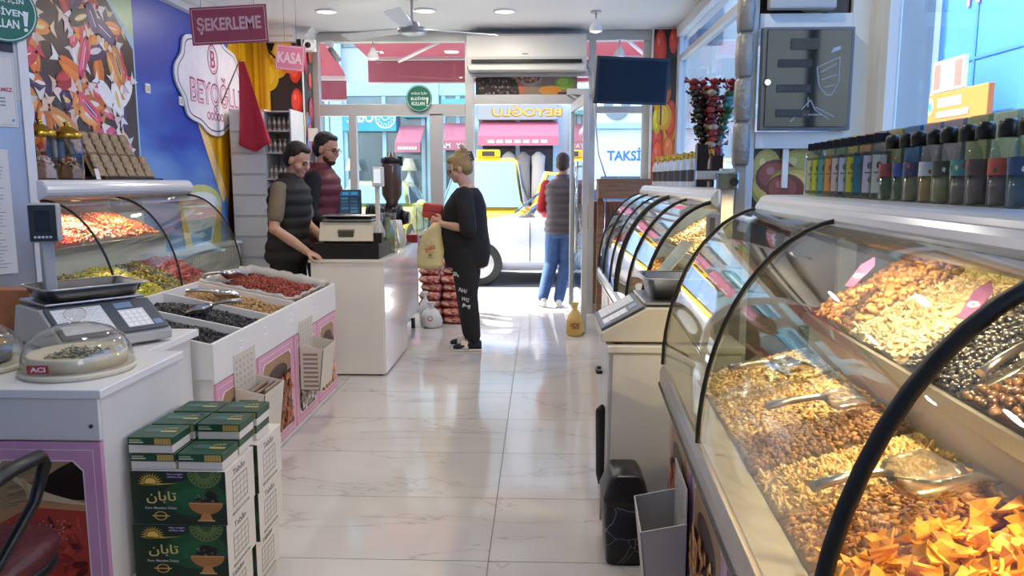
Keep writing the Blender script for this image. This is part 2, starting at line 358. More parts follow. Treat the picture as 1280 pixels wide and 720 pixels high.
p = Print((XL, 7.899, .9), (1, 0, 0), (0, 0, 1)); fruits(p, .52, 1.93, PALF, 40, r=(.1, .16), sx=.75)
for k in range(15): p.poly([(.0+.013*k, 1.93), (.014+.013*k, 1.93), (.014+.0125*k, .2), (.0+.0125*k, .2)], random.choice(['#c98d08', '#f0c02a', '#e9b418', '#dfa412'])); p.k -= p.step
p.build('fruit_print', lp)
p = Print((-2.399, 7.92, .9), (0, 1, 0), (0, 0, 1)); fruits(p, .3, 1.93, ['#c32a2a', '#d9480f', '#3d6fb3', '#e6b313', '#b8304a'], 24, r=(.08, .15), sx=.6); p.build('fruit_print', lp)
p = Print((1.14, 8.059, .9), (1, 0, 0), (0, 0, 1)); fruits(p, .235, 2.03, PALF+['#5f7d22'], 30, r=(.11, .19), sx=.55); p.build('fruit_print', rp)
# cornices
b = MB(); prof = [(0, 0), (.16, 0), (.155, -.03), (.12, -.045), (.1, -.09), (.06, -.11), (.045, -.15), (0, -.16)]
b.prism(prof, (XL+.002, YB, ZC), (1, 0, 0), (0, 0, 1), (0, 7.9-YB, 0)); struct(b.build('trim_1', mat('plaster_cornice', '#e8e4da', .7)))
b = MB(); b.prism(prof, (XL, 7.898, ZC), (0, -1, 0), (0, 0, 1), (.47, 0, 0)); b.prism([(x*.6, z*.7) for x, z in prof], (-2.398, 7.9, ZC), (1, 0, 0), (0, 0, 1), (0, .33, 0)); struct(b.build('trim_2', mat('plaster_cornice')))
# blue wall print
def bluegrad():
    m = bpy.data.materials.new('blue_wall_print'); m.use_nodes = True; n = m.node_tree.nodes; l = m.node_tree.links; bs = n['Principled BSDF']
    tc = n.new('ShaderNodeTexCoord'); no = n.new('ShaderNodeTexNoise'); no.inputs['Scale'].default_value = .9; no.inputs['Detail'].default_value = 6; no.inputs['Distortion'].default_value = .6
    mp = n.new('ShaderNodeMapping'); mp.inputs['Scale'].default_value = (1, .7, 2.2); l.new(tc.outputs['Object'], mp.inputs[0]); l.new(mp.outputs[0], no.inputs['Vector'])
    sx = n.new('ShaderNodeSeparateXYZ'); l.new(tc.outputs['Object'], sx.inputs[0])
    ad = n.new('ShaderNodeMath'); ad.operation = 'MULTIPLY_ADD'; ad.inputs[1].default_value = .22; l.new(sx.outputs['Z'], ad.inputs[0]); l.new(no.outputs[0], ad.inputs[2])
    r = n.new('ShaderNodeValToRGB'); e = r.color_ramp.elements; e[0].position = .5; e[0].color = (*lin('#8ab2e2'), 1); e[1].position = 1.12; e[1].color = (*lin('#2748b0'), 1)
    k = e.new(.7); k.color = (*lin('#6f9bd8'), 1); k = e.new(.9); k.color = (*lin('#3f6ac6'), 1)
    l.new(ad.outputs[0], r.inputs[0]); l.new(r.outputs[0], bs.inputs['Base Color']); bs.inputs['Roughness'].default_value = .35; return m
mur = tag(bx('wall_mural', (XL, XL+.006, 5.602, 7.9, 0, ZC-.16), bluegrad(), None, 0), 'blue sky wall mural with yellow drape and pale bowl behind the long left case', 'mural')
P = Print((XL+.006, 0, 0), (0, 1, 0), (0, 0, 1))
P.poly([(7.42, 2.79), (7.9, 2.79), (7.9, .6), (7.48, .6), (7.3, 1.0), (7.05, 1.35), (6.72, 1.72), (6.55, 1.95), (6.9, 2.2)], '#dfa412')
for k in range(16):
    y0 = 7.42+.03*k; P.poly([(y0, 2.79), (y0+.014, 2.79), (y0+.012-.1, 1.1), (y0-.1, 1.1)], random.choice(['#c98d08', '#f0c02a', '#e9b418', '#b97c07']))
P.poly([(6.55, 1.95), (6.7, 1.93), (7.12, 1.3), (7.02, 1.22)], '#e9c987')
P.poly([(7.28, 1.78), (7.46, 1.98), (7.9, 1.9), (7.9, .5), (7.2, .5), (7.12, 1.1)], '#4c2c17')
for k in range(330):
    a, c = random.uniform(7.22, 7.85), random.uniform(.55, 1.8); P.ellp(a, c, .016, .03, random.choice(['#6d4223', '#8a5a30', '#3a2110', '#7c4b28']), random.uniform(0, 3), 7); P.k -= P.step*.9
P.ellp(6.55, 1.22, .42, .17, '#c5cf8a'); P.ellp(6.55, 1.2, .37, .13, '#dfeef6'); P.poly([(6.14, 1.2), (6.96, 1.2), (6.9, .7), (6.25, .7)], '#d8c25a'); P.poly([(6.2, 1.18), (6.9, 1.2), (6.7, .85), (6.4, .8)], '#cfe6f2'); P.poly([(6.3, .98), (6.75, 1.02), (6.7, .9), (6.35, .88)], '#4f93c8')
P.build('mural_print', mur)
# shop-name plate on the mural
NPY = 6.90
plate = thing('name_plate', 'white cloud-shaped wall plate lettered in pink beside the red flag', 'sign', (XL+.008, NPY, 1.78))
def cloud(cy, cz, ry, rz):
    pts = []
    for i in range(72):
        a = 2*PI*i/72; k = 1+.055*math.cos(8*a)+.03*math.cos(4*a); q = abs(math.cos(a)); pts.append((cy+ry*k*math.copysign(q**.8, math.cos(a)), cz+rz*k*math.copysign(abs(math.sin(a))**.85, math.sin(a))))
    return pts
b = MB(); b.prism(cloud(NPY, 2.27, .68, .42), (XL+.012, 0, 0), (0, 1, 0), (0, 0, 1), (.018, 0, 0)); b.build('plate', mat('plate_white', '#e9e6ea', .4), plate, bevel=.003)
P = Print((XL+.0305, 0, 0), (0, 1, 0), (0, 0, 1)); P.poly(cloud(NPY, 2.27, .64, .385), '#33275a'); P.poly(cloud(NPY, 2.27, .63, .375), '#f1eef2')
P.ring(NPY, 2.48, .13, .016, '#a5406c', sx=.85); P.ring(NPY, 2.48, .105, .008, '#c36a90', sx=.85); P.text('B', NPY, 2.48, .1, .15, '#b0487a', .02)
P.text('BEYOĞLU', NPY+.05, 2.21, 1.06, .27, '#a33a68', .035); P.text('BEYOĞLU', NPY+.05, 2.205, 1.03, .245, '#f0d6e2', .0)
for q in (-.14, -.07, 0, .07, .14): P.ring(NPY+q, 1.985, .035, .012, '#b0487a', 14)
P.ring(NPY, 2.05, .03, .01, '#b0487a', 14); P.build('lettering', plate)
# candy poster
cand = thing('candy_poster', 'tall wall poster of twist-wrapped sweets above the jars', 'poster', (XL+.004, 4.86, 1.3))
bx('poster_sheet', (XL, XL+.008, 3.2, 5.60, 1.2, ZC-.16), mat('poster_sky', '#a9cfe4', .4), cand, 0)
P = Print((XL+.008, 0, 0), (0, 1, 0), (0, 0, 1), step=.00003)
edge = lambda z: 5.58 if z < 2.35 else 5.58-(z-2.35)*1.1
P.poly([(3.2, 1.2), (5.58, 1.2), (5.58, 2.35), (5.14, 2.75), (3.2, 2.75)], '#3b1f1b')
P.poly([(5.05, 2.79), (5.60, 2.79), (5.60, 2.42)], '#b7cf9a')
CP = ['#d8364a', '#e2566c', '#e8791e', '#ef8f2a', '#4b2a63', '#3a1f4d', '#c52a30', '#efefef', '#de4a78', '#e8791e', '#2a1512', '#f0a04a', '#b5232c']
cnt = 0
while cnt < 130:
    y, z = random.uniform(3.9, 5.5), random.uniform(1.3, 2.72)
    if y > edge(z)-.12: continue
    cnt += 1; rot = random.uniform(0, PI); c = random.choice(CP); L, Wd = random.uniform(.10, .17), random.uniform(.042, .066); cs, sn = math.cos(rot), math.sin(rot)
    def tr(pts): return [(y+a*cs-d*sn, z+a*sn+d*cs) for a, d in pts]
    wcol = random.choice(['#efe9e6', '#f4d9d9', c, '#e8c9a8'])
    for s_ in (-1, 1): P.poly(tr([(s_*L*.8, 0), (s_*L*1.45, .055), (s_*L*1.3, .01), (s_*L*1.5, -.05)]), jit(wcol)); P.k -= P.step
    P.ellp(y, z, L, Wd, jit(c), rot, 14); P.ellp(y-sn*Wd*.3, z+cs*Wd*.3, L*.75, Wd*.4, np.clip(np.array(jit(c))*1.3+.03, 0, 1), rot, 10)
    if random.random() < .45: P.ellp(y, z, L*.5, Wd*.35, random.choice(['#f6f2f0', '#f4e6ea', '#5a2a70', '#f7d06a']), rot, 9)
    if random.random() < .5: P.line(y-L*.5*cs+sn*.01, z-L*.5*sn, y+L*.5*cs, z+L*.5*sn, .006, '#ffffff')
    P.k -= P.step*2
P.build('sweets_print', cand)
# angled steel side panel in the near left corner, with picture on top
A0, A1 = Vector((-2.34, 3.52, 0)), Vector((-3.02, 2.66, 0))
dv = (A0-A1).normalized(); nv = Vector((dv.y, -dv.x, 0))
pan = thing('steel_partition', 'polished steel side panel with white edge strip and coffee picture above', 'panel', (-2.6, 3.15, 0))
def pbox(name, a, c, z0, z1, th, m, par, o=0., bevel=.002):
    q = A1+dv*a; r = A1+dv*c; b = MB(); b.prism([(0, z0), ((r-q).length, z0), ((r-q).length, z1), (0, z1)], q+nv*o, dv, (0, 0, 1), -nv*th); return b.build(name, m, par, bevel=bevel)
LP = (A0-A1).length
pbox('steel_sheet', 0, LP, 0, 1.78, .02, mat('dull_steel', '#b4b4b2', .38, .6, var=.3, scale=2.5), pan); pbox('upper_board', 0, LP, 1.78, ZC-.02, .02, mat('board_grey', '#c9cccd', .5), pan)
pbox('edge_strip', LP-.035, LP+.004, .0, ZC-.02, .045, mat('white_strip', '#eceae6', .4), pan, .012)
P = Print(A1+nv*.003, dv, (0, 0, 1)); P.rect(.1, 1.99, LP-.05, ZC-.05, '#2b1a12')
for k in range(70): P.ellp(random.uniform(.14, LP-.09), random.uniform(2.03, ZC-.1), .035, .022, random.choice(['#5b3820', '#7b5433', '#3a2416', '#8d6a48', '#1d120c']), random.uniform(0, 3), 10); P.k -= P.step*.7
P.build('coffee_print', pan)
nsm = thing('no_smoking_sign', 'white no-smoking notice with red crossed-out cigarette ring', 'sign', tuple(A1+dv*.8+Vector((0, 0, 1.62))))
def onpanel(a, z, o=.004): return A1+dv*a+nv*o+Vector((0, 0, z))
b = MB(); b.prism([(LP-.27, 1.66), (LP-.055, 1.66), (LP-.055, 1.975), (LP-.27, 1.975)], A1+nv*.008, dv, (0, 0, 1), -nv*.006); b.build('sheet', mat('paper_white', '#e3dfd8', .55), nsm)
P = Print(A1+nv*.0085, dv, (0, 0, 1)); cx = LP-.16
P.frame(LP-.265, 1.67, LP-.06, 1.97, .002, '#b8b2aa'); P.ring(cx, 1.905, .045, .008, '#b53a3c'); P.rect(cx-.028, 1.9, cx+.022, 1.91, '#2b2b2b'); P.line(cx-.03, 1.935, cx+.03, 1.875, .008, '#b53a3c')
P.text('SİGARA İÇİLMEZ', cx, 1.825, .185, .028, '#c4484a', .02)
for k in range(4): P.rect(cx-.07+.01*k, 1.785-.016*k, cx+.06-.04*(k == 3), 1.789-.016*k, '#6c6c6c')
P.ellp(LP-.075, 1.69, .006, .006, '#6f9cc4'); P.build('print', nsm)
def glove_sign(label, o, ex, r, full=True, up=(0, 0, 1)):
    s_ = thing('glove_sticker', label, 'sign', tuple(o)); o = np.array(o, float); ex = np.array(ex, float); n_ = np.cross(ex, up)
    b = MB(); b.prism([(r*math.cos(2*PI*i/40), r*math.sin(2*PI*i/40)) for i in range(40)], o, ex, up, n_*.003); b.build('disc', mat('sign_green', '#0f6b53', .4), s_)
    P = Print(o+n_*.0035, ex, up); P.ring(0, 0, r*.95, r*.035, '#cfe3da', 40); P.text('SAĞLIK İÇİN', 0, r*.36, r*1.2, r*.24, '#e9f2ee', .015); P.text('ELDİVEN', 0, 0, r*1.25, r*.28, '#e9f2ee', .025); P.text('KULLAN', -.08*r, -r*.4, r*1.0, r*.28, '#e9f2ee', .025)
    P.poly([(r*.55, r*.05), (r*.72, r*.05), (r*.66, -r*.42), (r*.57, -r*.42)], '#e9f2ee'); P.ellp(r*.61, -r*.54, r*.06, r*.06, '#e9f2ee'); P.build('lettering', s_)
    return s_
glove_sign('round green glove notice stuck above the no-smoking sign', onpanel(LP-.08, 2.165, .02), tuple(dv), .135)
glove_sign('round green glove notice stuck on the front window glass', (-1.27, YF-.062, 2.275), (1, 0, 0), .137)
pl = thing('price_list', 'long white printed price lists hanging on the steel panel', 'paper', tuple(onpanel(LP-.3, 1.12)))
b = MB(); b.prism([(LP-.52, 1.0), (LP-.11, 1.0), (LP-.05-.06, 1.56), (LP-.50, 1.58)], A1+nv*.012, dv, (0, 0, 1), -nv*.004); b.build('sheet', mat('paper_white'), pl)
P = Print(A1+nv*.0125, dv, (0, 0, 1))
for k in range(34):
    z = 1.54-.0155*k
    P.rect(LP-.49, z, LP-.33+random.uniform(0, .03), z+.004, '#9aa0a6'); P.k -= P.step; P.rect(LP-.28, z, LP-.15+random.uniform(-.02, .015), z+.004, '#a3a8ad'); P.k -= P.step
P.line(LP-.3, 1.01, LP-.3, 1.56, .002, '#7f8387'); P.build('print', pl)
# ---------------------------------------------------------------- shop front
def beam(par, name, x0, x1, z0, z1, y0=YF-.03, y1=YF+.05, m=None): return bx(name, (x0, x1, y0, y1, z0, z1), m or ALU, par, .004)
XF0, XF1 = -2.40, 1.13; XD0, XD1 = -.70, .50
sf = thing('window_1', 'aluminium framed glass shop front with transom lights', 'shop front', (-.6, YF, 0)); struct(sf); del sf['category']
b = beam(sf, 'window_frame', XF0, XF0+.07, 0, ZC)
beam(sf, 'window_frame', XF1-.07, XF1, 0, ZC); beam(sf, 'mullion', XD0-.09, XD0, 0, ZC, YF-.05); beam(sf, 'mullion', XD1, XD1+.07, 0, ZC, YF-.05)
beam(sf, 'mullion', -2.03, -1.95, 0, 2.1); beam(sf, 'mullion', -1.17, -1.03, 0, 2.12)
beam(sf, 'transom', XF0+.07, XD0-.09, 2.10, 2.22); beam(sf, 'transom', XD1+.07, XF1-.07, 2.12, 2.19); beam(sf, 'head_rail', XF0, XF1, ZC-.1, ZC, YF-.06); beam(sf, 'bottom_rail', XF0, XD0-.09, 0, .1); beam(sf, 'bottom_rail', XD1+.07, XF1, 0, .1)
beam(sf, 'transom', XD0, XD1, 2.215, 2.31, YF-.05); beam(sf, 'transom', XD0, XD1, 2.49, 2.54, YF-.05); beam(sf, 'transom', XD0, XD1, 2.56, 2.6, YF-.02)
def pane(par, x0, x1, z0, z1, y=YF+.01): return bx('pane', (x0, x1, y, y+.006, z0, z1), SGLASS, par, 0)
for x0, x1, z0, z1 in ((XF0+.07, -2.03, .1, 2.1), (-1.95, -1.17, .1, 2.1), (-1.03, XD0-.09, .1, 2.1), (XF0+.07, XD0-.09, 2.22, ZC-.1), (XD1+.07, XF1-.07, .1, 2.12), (XD1+.07, XF1-.07, 2.19, ZC-.1), (XD0, XD1, 2.6, ZC-.1)): pane(sf, x0, x1, z0, z1)
# picture strip over the door
strip = tag(bx('transom_picture', (XD0+.02, .38, YF-.03, YF-.02, 2.305, 2.495), mat('picture_base', '#5c3a2c', .4), None, 0), 'printed strip of peppercorn bowls and a lime over the door', 'picture')
P = Print((XD0+.02, YF-.03, 2.305), (1, 0, 0), (0, 0, 1), step=.00008); W_, H_ = 1.06, .19
P.rect(0, 0, W_, H_, '#8d7a6c'); P.poly([(0, 0), (0, H_), (.5, H_), (.53, .08), (.5, 0)], '#b8684a'); P.poly([(0, 0), (0, .17), (.1, .185), (.35, .185), (.44, .12), (.46, 0)], '#1c1513')
for k in range(130):
    a, c = random.uniform(.02, .42), random.uniform(.01, .17); P.ellp(a, c, .013, .013, random.choice(['#0d0b0a', '#2f2320', '#57443c', '#8b7468', '#141110']), 0, 8); P.k -= P.step*.8
P.poly([(.4, H_), (.7, H_), (.68, .12), (.6, .09), (.5, .1)], '#a8988c'); P.poly([(.42, H_), (.68, H_), (.65, .14), (.55, .12), (.46, .15)], '#5d3b34')
for k in range(50): P.ellp(random.uniform(.46, .64), random.uniform(.14, .185), .01, .01, random.choice(['#a06a5a', '#d0a898', '#7b3f35']), 0, 7); P.k -= P.step*.8
P.ellp(.93, .12, .1, .068, '#8ab23a'); P.ellp(.91, .135, .06, .035, '#a9cf56'); P.ellp(.78, .05, .12, .048, '#d08a30'); P.rect(.86, 0, W_, .03, '#4a2c22'); P.build('print', strip)
# open door leaf (hinged at the right jamb, swung inwards)
dl = thing('door_1', 'glass door leaf', 'door', (.42, 7.1, 0)); struct(dl); del dl['category']
X0 = .385
bx('stile', (X0, X0+.05, 7.07, 7.15, .01, 2.2), ALU, dl); bx('stile', (X0-.075, X0-.03, 8.1, 8.18, .01, 2.2), ALU, dl)
for nm_, za, zb, m_, xo, th in (('top_rail', 2.12, 2.2, ALU, 0, .045), ('bottom_rail', .01, .12, ALU, 0, .045), ('pane', .12, 2.12, SGLASS, .02, .007)):
    b = MB(); b.prism([(X0+xo, 7.15), (X0+xo+th, 7.15), (X0+xo+th-.075, 8.1), (X0+xo-.075, 8.1)], (0, 0, za), (1, 0, 0), (0, 1, 0), (0, 0, zb-za)); b.build(nm_, m_, dl)
b = MB(); b.tube([(X0-.05, 7.18, .75), (X0-.05, 7.18, 1.6)], .014, 10); b.tube([(X0, 7.18, .8), (X0-.05, 7.18, .8)], .009, 8); b.tube([(X0, 7.18, 1.55), (X0-.05, 7.18, 1.55)], .009, 8); b.build('pull_handle', CHROME, dl)
bx('lock', (X0-.006, X0+.056, 7.085, 7.135, .98, 1.2), mat('lock_bronze', '#7d6a55', .35, .8), dl)
ar = MB(); ar.cbox((XD1-.11, YF-.10, 2.33), (.24, .07, .06)); ar.tube([(XD1-.2, YF-.11, 2.3), (XD1-.05, 8.0, 2.22), (X0+.02, 7.85, 2.21)], .008, 6); tag(ar.build('door_closer', ALU, None, bevel=.004), 'silver overhead closer fixed above the open glass door', 'door closer')
# wooden ledge and low glass to the right of the door
sb = bx('wooden_ledge', (XD1+.09, 1.12, 7.88, 8.2, 1.24, 1.44), WOOD, None, .004); tag(sb, 'brown wooden ledge board across the side window', 'shelf')
bx('ledge_leg', (1.05, 1.11, 8.1, 8.18, 0, 1.24), WOOD, sb, .002); bx('ledge_leg', (XD1+.1, XD1+.16, 8.1, 8.18, 0, 1.24), WOOD, sb, .002)
# ---------------------------------------------------------------- right wall: windows
struct(bx('wall_right', (XR, XR+.1, YB, YF, 0, 1.3), WALL, None, 0)); struct(bx('trim_3', (XR-.05, XR+.1, YB, YF, ZC-.1, ZC), WALL, None, .005))
FRM = mat('window_frame_white', '#e4e6e2', .4)
wr = struct(bx('window_2', (XR-.02, XR+.08, 3.3, 8.1, 1.3, 1.36), FRM, None, .004))
for y0, y1 in ((3.3, 3.42), (5.6, 5.66), (8.02, 8.1)): bx('window_frame', (XR-.02, XR+.06, y0, y1, 1.36, ZC-.1), FRM, wr)
bx('pane', (XR+.02, XR+.026, 3.42, 5.6, 1.36, ZC-.1), SGLASS, wr, 0); bx('pane', (XR+.02, XR+.026, 5.66, 8.02, 1.36, ZC-.1), SGLASS, wr, 0); bx('window_frame', (XR-.02, XR+.06, 3.42, 8.02, 2.62, 2.67), FRM, wr)
wr = struct(bx('window_3', (XR-.02, XR+.08, -1.0, 3.3, 1.3, 1.36), FRM, None, .004))
bx('window_frame', (XR-.02, XR+.03, 3.24, 3.3, 1.36, ZC-.1), FRM, wr); bx('window_frame', (XR-.01, XR+.05, -1, -.9, 1.36, ZC-.1), FRM, wr)
bx('mullion', (XR-.0, XR+.05, 2.30, 2.345, 1.36, ZC-.1), mat('mullion_dark', '#5d6266', .4, .4), wr); bx('mullion', (XR-.0, XR+.05, .7, .75, 1.36, ZC-.1), mat('mullion_dark'), wr)
for y0, y1 in ((2.345, 3.24), (.75, 2.3), (-.9, .7)): bx('pane', (XR+.02, XR+.026, y0, y1, 1.36, ZC-.1), SGLASS, wr, 0)
# ---------------------------------------------------------------- ceiling fittings
DLM = mat('downlight_diffuser', '#f7f5ee', .5, emit='#fff6e6', es=1.4)  # diffuser glow added for fill; the fittings themselves look unlit
k = 0
for x, y, lb in ((-.33, 7.25, 'recessed round ceiling light in front of the air conditioner'), (-1.95, 7.2, 'recessed round ceiling light by the left pillar'), (-1.05, 7.2, 'recessed round ceiling light behind the fan'), (.3, 4.9, None), (-1.2, 4.9, None), (.3, 2.6, None), (-1.2, 2.6, None)):  # fittings without a label are unseen, added to fill the shop with light
    t = thing('ceiling_light', lb or 'added unseen ceiling fill light over the middle of the shop', 'light', (x, y, ZC-.02), 0, 'recessed ceiling lights')
    b = MB(); b.lathe([(.105, 0), (.105, -.012), (.09, -.016), (.085, -.008)], 28, (x, y, ZC), caps=False); b.build('trim_ring', mat('white_plastic', '#f2f1ee', .4), t)
    b = MB(); b.lathe([(.0001, -.009), (.086, -.009)], 28, (x, y, ZC), caps=False); b.build('diffuser', DLM, t)
    L = bpy.data.lights.new('fill_downlight', 'AREA'); L.shape = 'DISK'; L.size = .17; L.energy = DOWNLIGHT_W; L.color = (1, .90, .77); lo = bpy.data.objects.new('fill_downlight', L); C.objects.link(lo); lo.parent = t; lo.location = (0, 0, .005-.01)  # area lamp added under each fitting as interior fill
def pendant(x, y, zt, label):
    t = thing('spot_lamp', label, 'lamp', (x, y, zt-.2)); b = MB(); b.cyl((x, y, zt), (x, y, zt-.015), .05, .05, 20); b.cyl((x, y, zt-.015), (x, y, zt-.08), .008, .008, 8); b.build('mount', ALU, t)
    b = MB(); b.lathe([(.018, -.07), (.03, -.1), (.055, -.145), (.06, -.17), (.056, -.18)], 20, (x, y, zt), caps=False); b.build('shade', mat('white_plastic'), t, solid=.003)
    b = MB(); b.ell((x, y, zt-.165), (.045, .045, .028)); b.build('bulb', mat('bulb_white', '#ffffff', .3, emit='#fff4e0', es=1.5), t)
pendant(.50, 7.3, ZC, 'white bell-shaped ceiling lamp beside the air conditioner'); pendant(.80, 8.12, ZC-.1, 'white bell-shaped lamp hanging in the side window by the television'); pendant(-1.73, 8.12, ZC-.1, 'white bell-shaped lamp hanging in the window above the cash counter')
# ceiling fan
fx, fy, fz = -1.08, 6.65, 2.69
fan = thing('ceiling_fan', 'white three-bladed ceiling fan over the cash counter', 'fan', (fx, fy, fz-.08))
FW_ = mat('fan_white', '#d9dadb', .35)
b = MB(); b.cyl((fx, fy, ZC), (fx, fy, ZC-.04), .06, .045, 20); b.cyl((fx, fy, ZC-.03), (fx, fy, fz+.03), .012, .012, 10); b.build('down_rod', FW_, fan)
b = MB(); b.lathe([(.001, .05), (.05, .045), (.06, .01), (.12, -.005), (.125, -.03), (.1, -.05), (.05, -.065), (.001, -.068)], 28, (fx, fy, fz)); b.build('motor', mat('fan_metal', '#aeb0b2', .3, .5), fan)
for a in (.42, 2.65, 4.68):
    d = np.array((math.cos(a), math.sin(a), 0)); e = np.array((-math.sin(a), math.cos(a), .25)); e /= np.linalg.norm(e)
    b = MB(); o = np.array((fx, fy, fz-.01)); b.prism([(.11, -.035), (.2, -.06), (.72, -.075), (.75, -.05), (.75, .05), (.72, .06), (.2, .045), (.11, .03)], o, d, e, np.cross(d, e)*.007); b.build('blade', FW_, fan, bevel=.002)
# air conditioner
ac = thing('air_conditioner', 'long white split air conditioner above the door', 'air conditioner', (-.14, 8.1, 2.5))
b = MB(); b.prism([(0, 2.53), (0, 2.86), (-.03, 2.885), (-.2, 2.885), (-.235, 2.86), (-.24, 2.66), (-.21, 2.56), (-.12, 2.53)], (-.75, YF-.05, 0), (0, 1, 0), (0, 0, 1), (1.21, 0, 0)); b.build('housing', mat('ac_white', '#dcdbd2', .4), ac, bevel=.006)
bx('outlet_slot', (-.70, .41, 7.955, 7.985, 2.595, 2.63), mat('slot_black', '#15150f', .5), ac, .002); bx('louvre', (-.73, .44, 7.965, 8.06, 2.53, 2.565), mat('ac_white'), ac)
P = Print((-.16, 7.957, 2.68), (1, 0, 0), (0, 0, 1)); P.rect(-.03, 0, .03, .008, '#8a8f8a'); P.build('badge', ac)
# security cameras
sc1 = thing('dome_camera', 'white security camera fixed on the left pillar corner', 'camera', (-2.31, 7.83, 2.70)); b = MB(); b.cbox((-2.31, 7.88, 2.76), (.12, .04, .12)); b.build('base', mat('white_plastic'), sc1, bevel=.01)
b = MB(); b.cyl((-2.31, 7.87, 2.76), (-2.31, 7.8, 2.755), .058, .05, 20); b.build('body', mat('white_plastic'), sc1); b = MB(); b.ell((-2.31, 7.795, 2.754), (.03, .02, .03)); b.build('lens', BLACK, sc1)
b = MB(); b.tube([(-2.39, 7.85, 2.74), (-2.5, 7.84, 2.62), (-2.62, 7.84, 2.6), (-2.72, 7.85, 2.7), (-2.74, 7.86, 2.79)], .012, 8); b.build('cable', BLACK, sc1)
sc2 = thing('bullet_camera', 'grey bullet security camera aimed down behind the window glass', 'camera', (-2.15, 8.15, 2.6)); b = MB(); b.cbox((-2.2, YF-.05, 2.83), (.07, .05, .06)); b.tube([(-2.2, YF-.06, 2.82), (-2.17, YF-.1, 2.76)], .012, 8); b.build('bracket', mat('white_plastic'), sc2)
b = MB(); b.cyl((-2.18, YF-.1, 2.77), (-2.08, YF-.16, 2.65), .03, .03, 14); b.build('body', GREY, sc2)
# television
tv = thing('television', 'flat black television on a wall bracket above the far case', 'television', (.84, 7.3, 2.1)); R_ = Matrix.Translation((.84, 7.3, 2.33)) @ Matrix.Rotation(.30, 4, 'Z') @ Matrix.Rotation(.16, 4, 'X')
def tvbox(name, d, m, bev=.004): b = MB(); b.box(*d, M=R_); return b.build(name, m, tv, bevel=bev)
tvbox('case', (-.36, .36, 0, .045, -.21, .21), mat('tv_grey', '#6b6c70', .4)); tvbox('bezel', (-.36, .36, -.012, 0, -.21, .21), BLACK); tvbox('screen', (-.335, .335, -.0135, -.011, -.185, .185), mat('screen_dark', '#0a0c13', .35, var=.5, scale=9, spec=.25), 0)
b = MB(); b.tube([(.9, 7.36, 2.38), (1.15, 7.55, 2.44), (1.24, 8.03, 2.44)], .018, 8); b.tube([(1.15, 7.55, 2.44), (1.15, 7.56, 1.95)], .008, 8); b.cbox((1.25, 8.045, 2.44), (.12, .035, .2)); b.build('bracket', DGREY, tv)
# hanging signs
def hang_sign(label, word, x0, x1, y, z0, z1, c1, c2, slope):
    t = thing('hanging_sign', label, 'sign', ((x0+x1)/2, y, z0)); L = x1-x0
    o = Vector((x0, y, z0)); ex = Vector((1, .0, slope)); ex.normalize(); ey = Vector((-slope, 0, 1)).normalized(); Lx = L; h = z1-z0
    b = MB(); b.prism([(0, 0), (Lx, 0), (Lx, h), (0, h)], o, ex, ey, (0, .008, 0)); b.build('board', mat('board_'+word, c1, .35), t)
    P = Print(o, ex, ey); P.nrm = np.array((0., -1, 0)); P.frame(.008, .008, Lx-.008, h-.008, .004, c2); P.text(word, Lx/2, h/2, Lx*.84, h*.46, c2, .03); P.build('lettering', t)
    b = MB(); b.tube([o+ex*.06+ey*h, Vector(o+ex*.06+ey*h)*1+Vector((0, 0, ZC-(o+ex*.06+ey*h).z))], .0015, 5); b.tube([o+ex*(Lx-.06)+ey*h, (o+ex*(Lx-.06)+ey*h)+Vector((0, 0, ZC-(o+ex*(Lx-.06)+ey*h).z))], .0015, 5); b.build('wire', GREY, t)
hang_sign('dusky red hanging board lettered ŞEKERLEME under the ceiling', 'ŞEKERLEME', -1.78, -1.385, 4.0, 2.105, 2.29, '#8f3f54', '#c9a5ae', .045)
hang_sign('small pink hanging board lettered KASA near the cash counter', 'KASA', -1.87, -1.665, 5.5, 2.20, 2.37, '#e58aa8', '#f6dbe5', -.10)
# flag
fl = thing('flag', 'plain red flag drooping from a thin staff in front of the mural', 'flag', (-2.62, 7.0, 1.7))
b = MB(); nx, nz = 14, 18; vs = []
for i in range(nz):
    z = 2.48-i/(nz-1)*.80
    wd = .04+.20*(i/(nz-1))**1.0
    for j in range(nx):
        u = j/(nx-1); x = -2.69+.11*(i/(nz-1))*.4+(u-.3)*wd*1.25; zz = z+(0 if i < nz-1 else -.0)+.14*abs(u-.45)*(i/(nz-1)); vs.append((x, 7.0+.03*math.sin(u*9+i*.2)*(i/(nz-1)), zz))
b.add(vs, [(i*nx+j, i*nx+j+1, (i+1)*nx+j+1, (i+1)*nx+j) for i in range(nz-1) for j in range(nx-1)], 0, True); b.build('cloth', mat('flag_red', '#c0263d', .7, var=.1), fl, solid=.003)
b = MB(); b.tube([(XL+.02, 7.05, 2.1), (-2.69, 7.0, 2.5)], .006, 8); b.build('staff', WOOD, fl)
# ================================================================ THE STREET
struct(bx('pavement', (-14, 14, YF-.03, 10.1, -.12, -.005), mat('pavement_concrete', '#c9c5be', .8, var=.12, scale=2, bump=.2), None, 0))
struct(bx('kerb', (-14, 14, 10.1, 10.24, -.12, -.005), mat('kerb_stone', '#a9a6a1', .8, var=.15), None, .01)); struct(bx('road', (-14, 22, 10.24, 17.4, -.2, -.03), mat('asphalt', '#6f7072', .85, var=.2, scale=6, bump=.3, bscale=120), None, 0))
struct(bx('pavement_opposite', (-14, 14, 17.4, 19, -.12, -.005), mat('pavement_concrete'), None, 0)); struct(bx('road_side', (1.5, 22, -14, 8.2, -.2, -.03), mat('asphalt'), None, 0))
AWN = bpy.data.materials.new('red_awning_cloth'); AWN.use_nodes = True; n = AWN.node_tree.nodes; b_ = n['Principled BSDF']; b_.inputs['Base Color'].default_value = (*lin('#a8606e'), 1); b_.inputs['Roughness'].default_value = .8
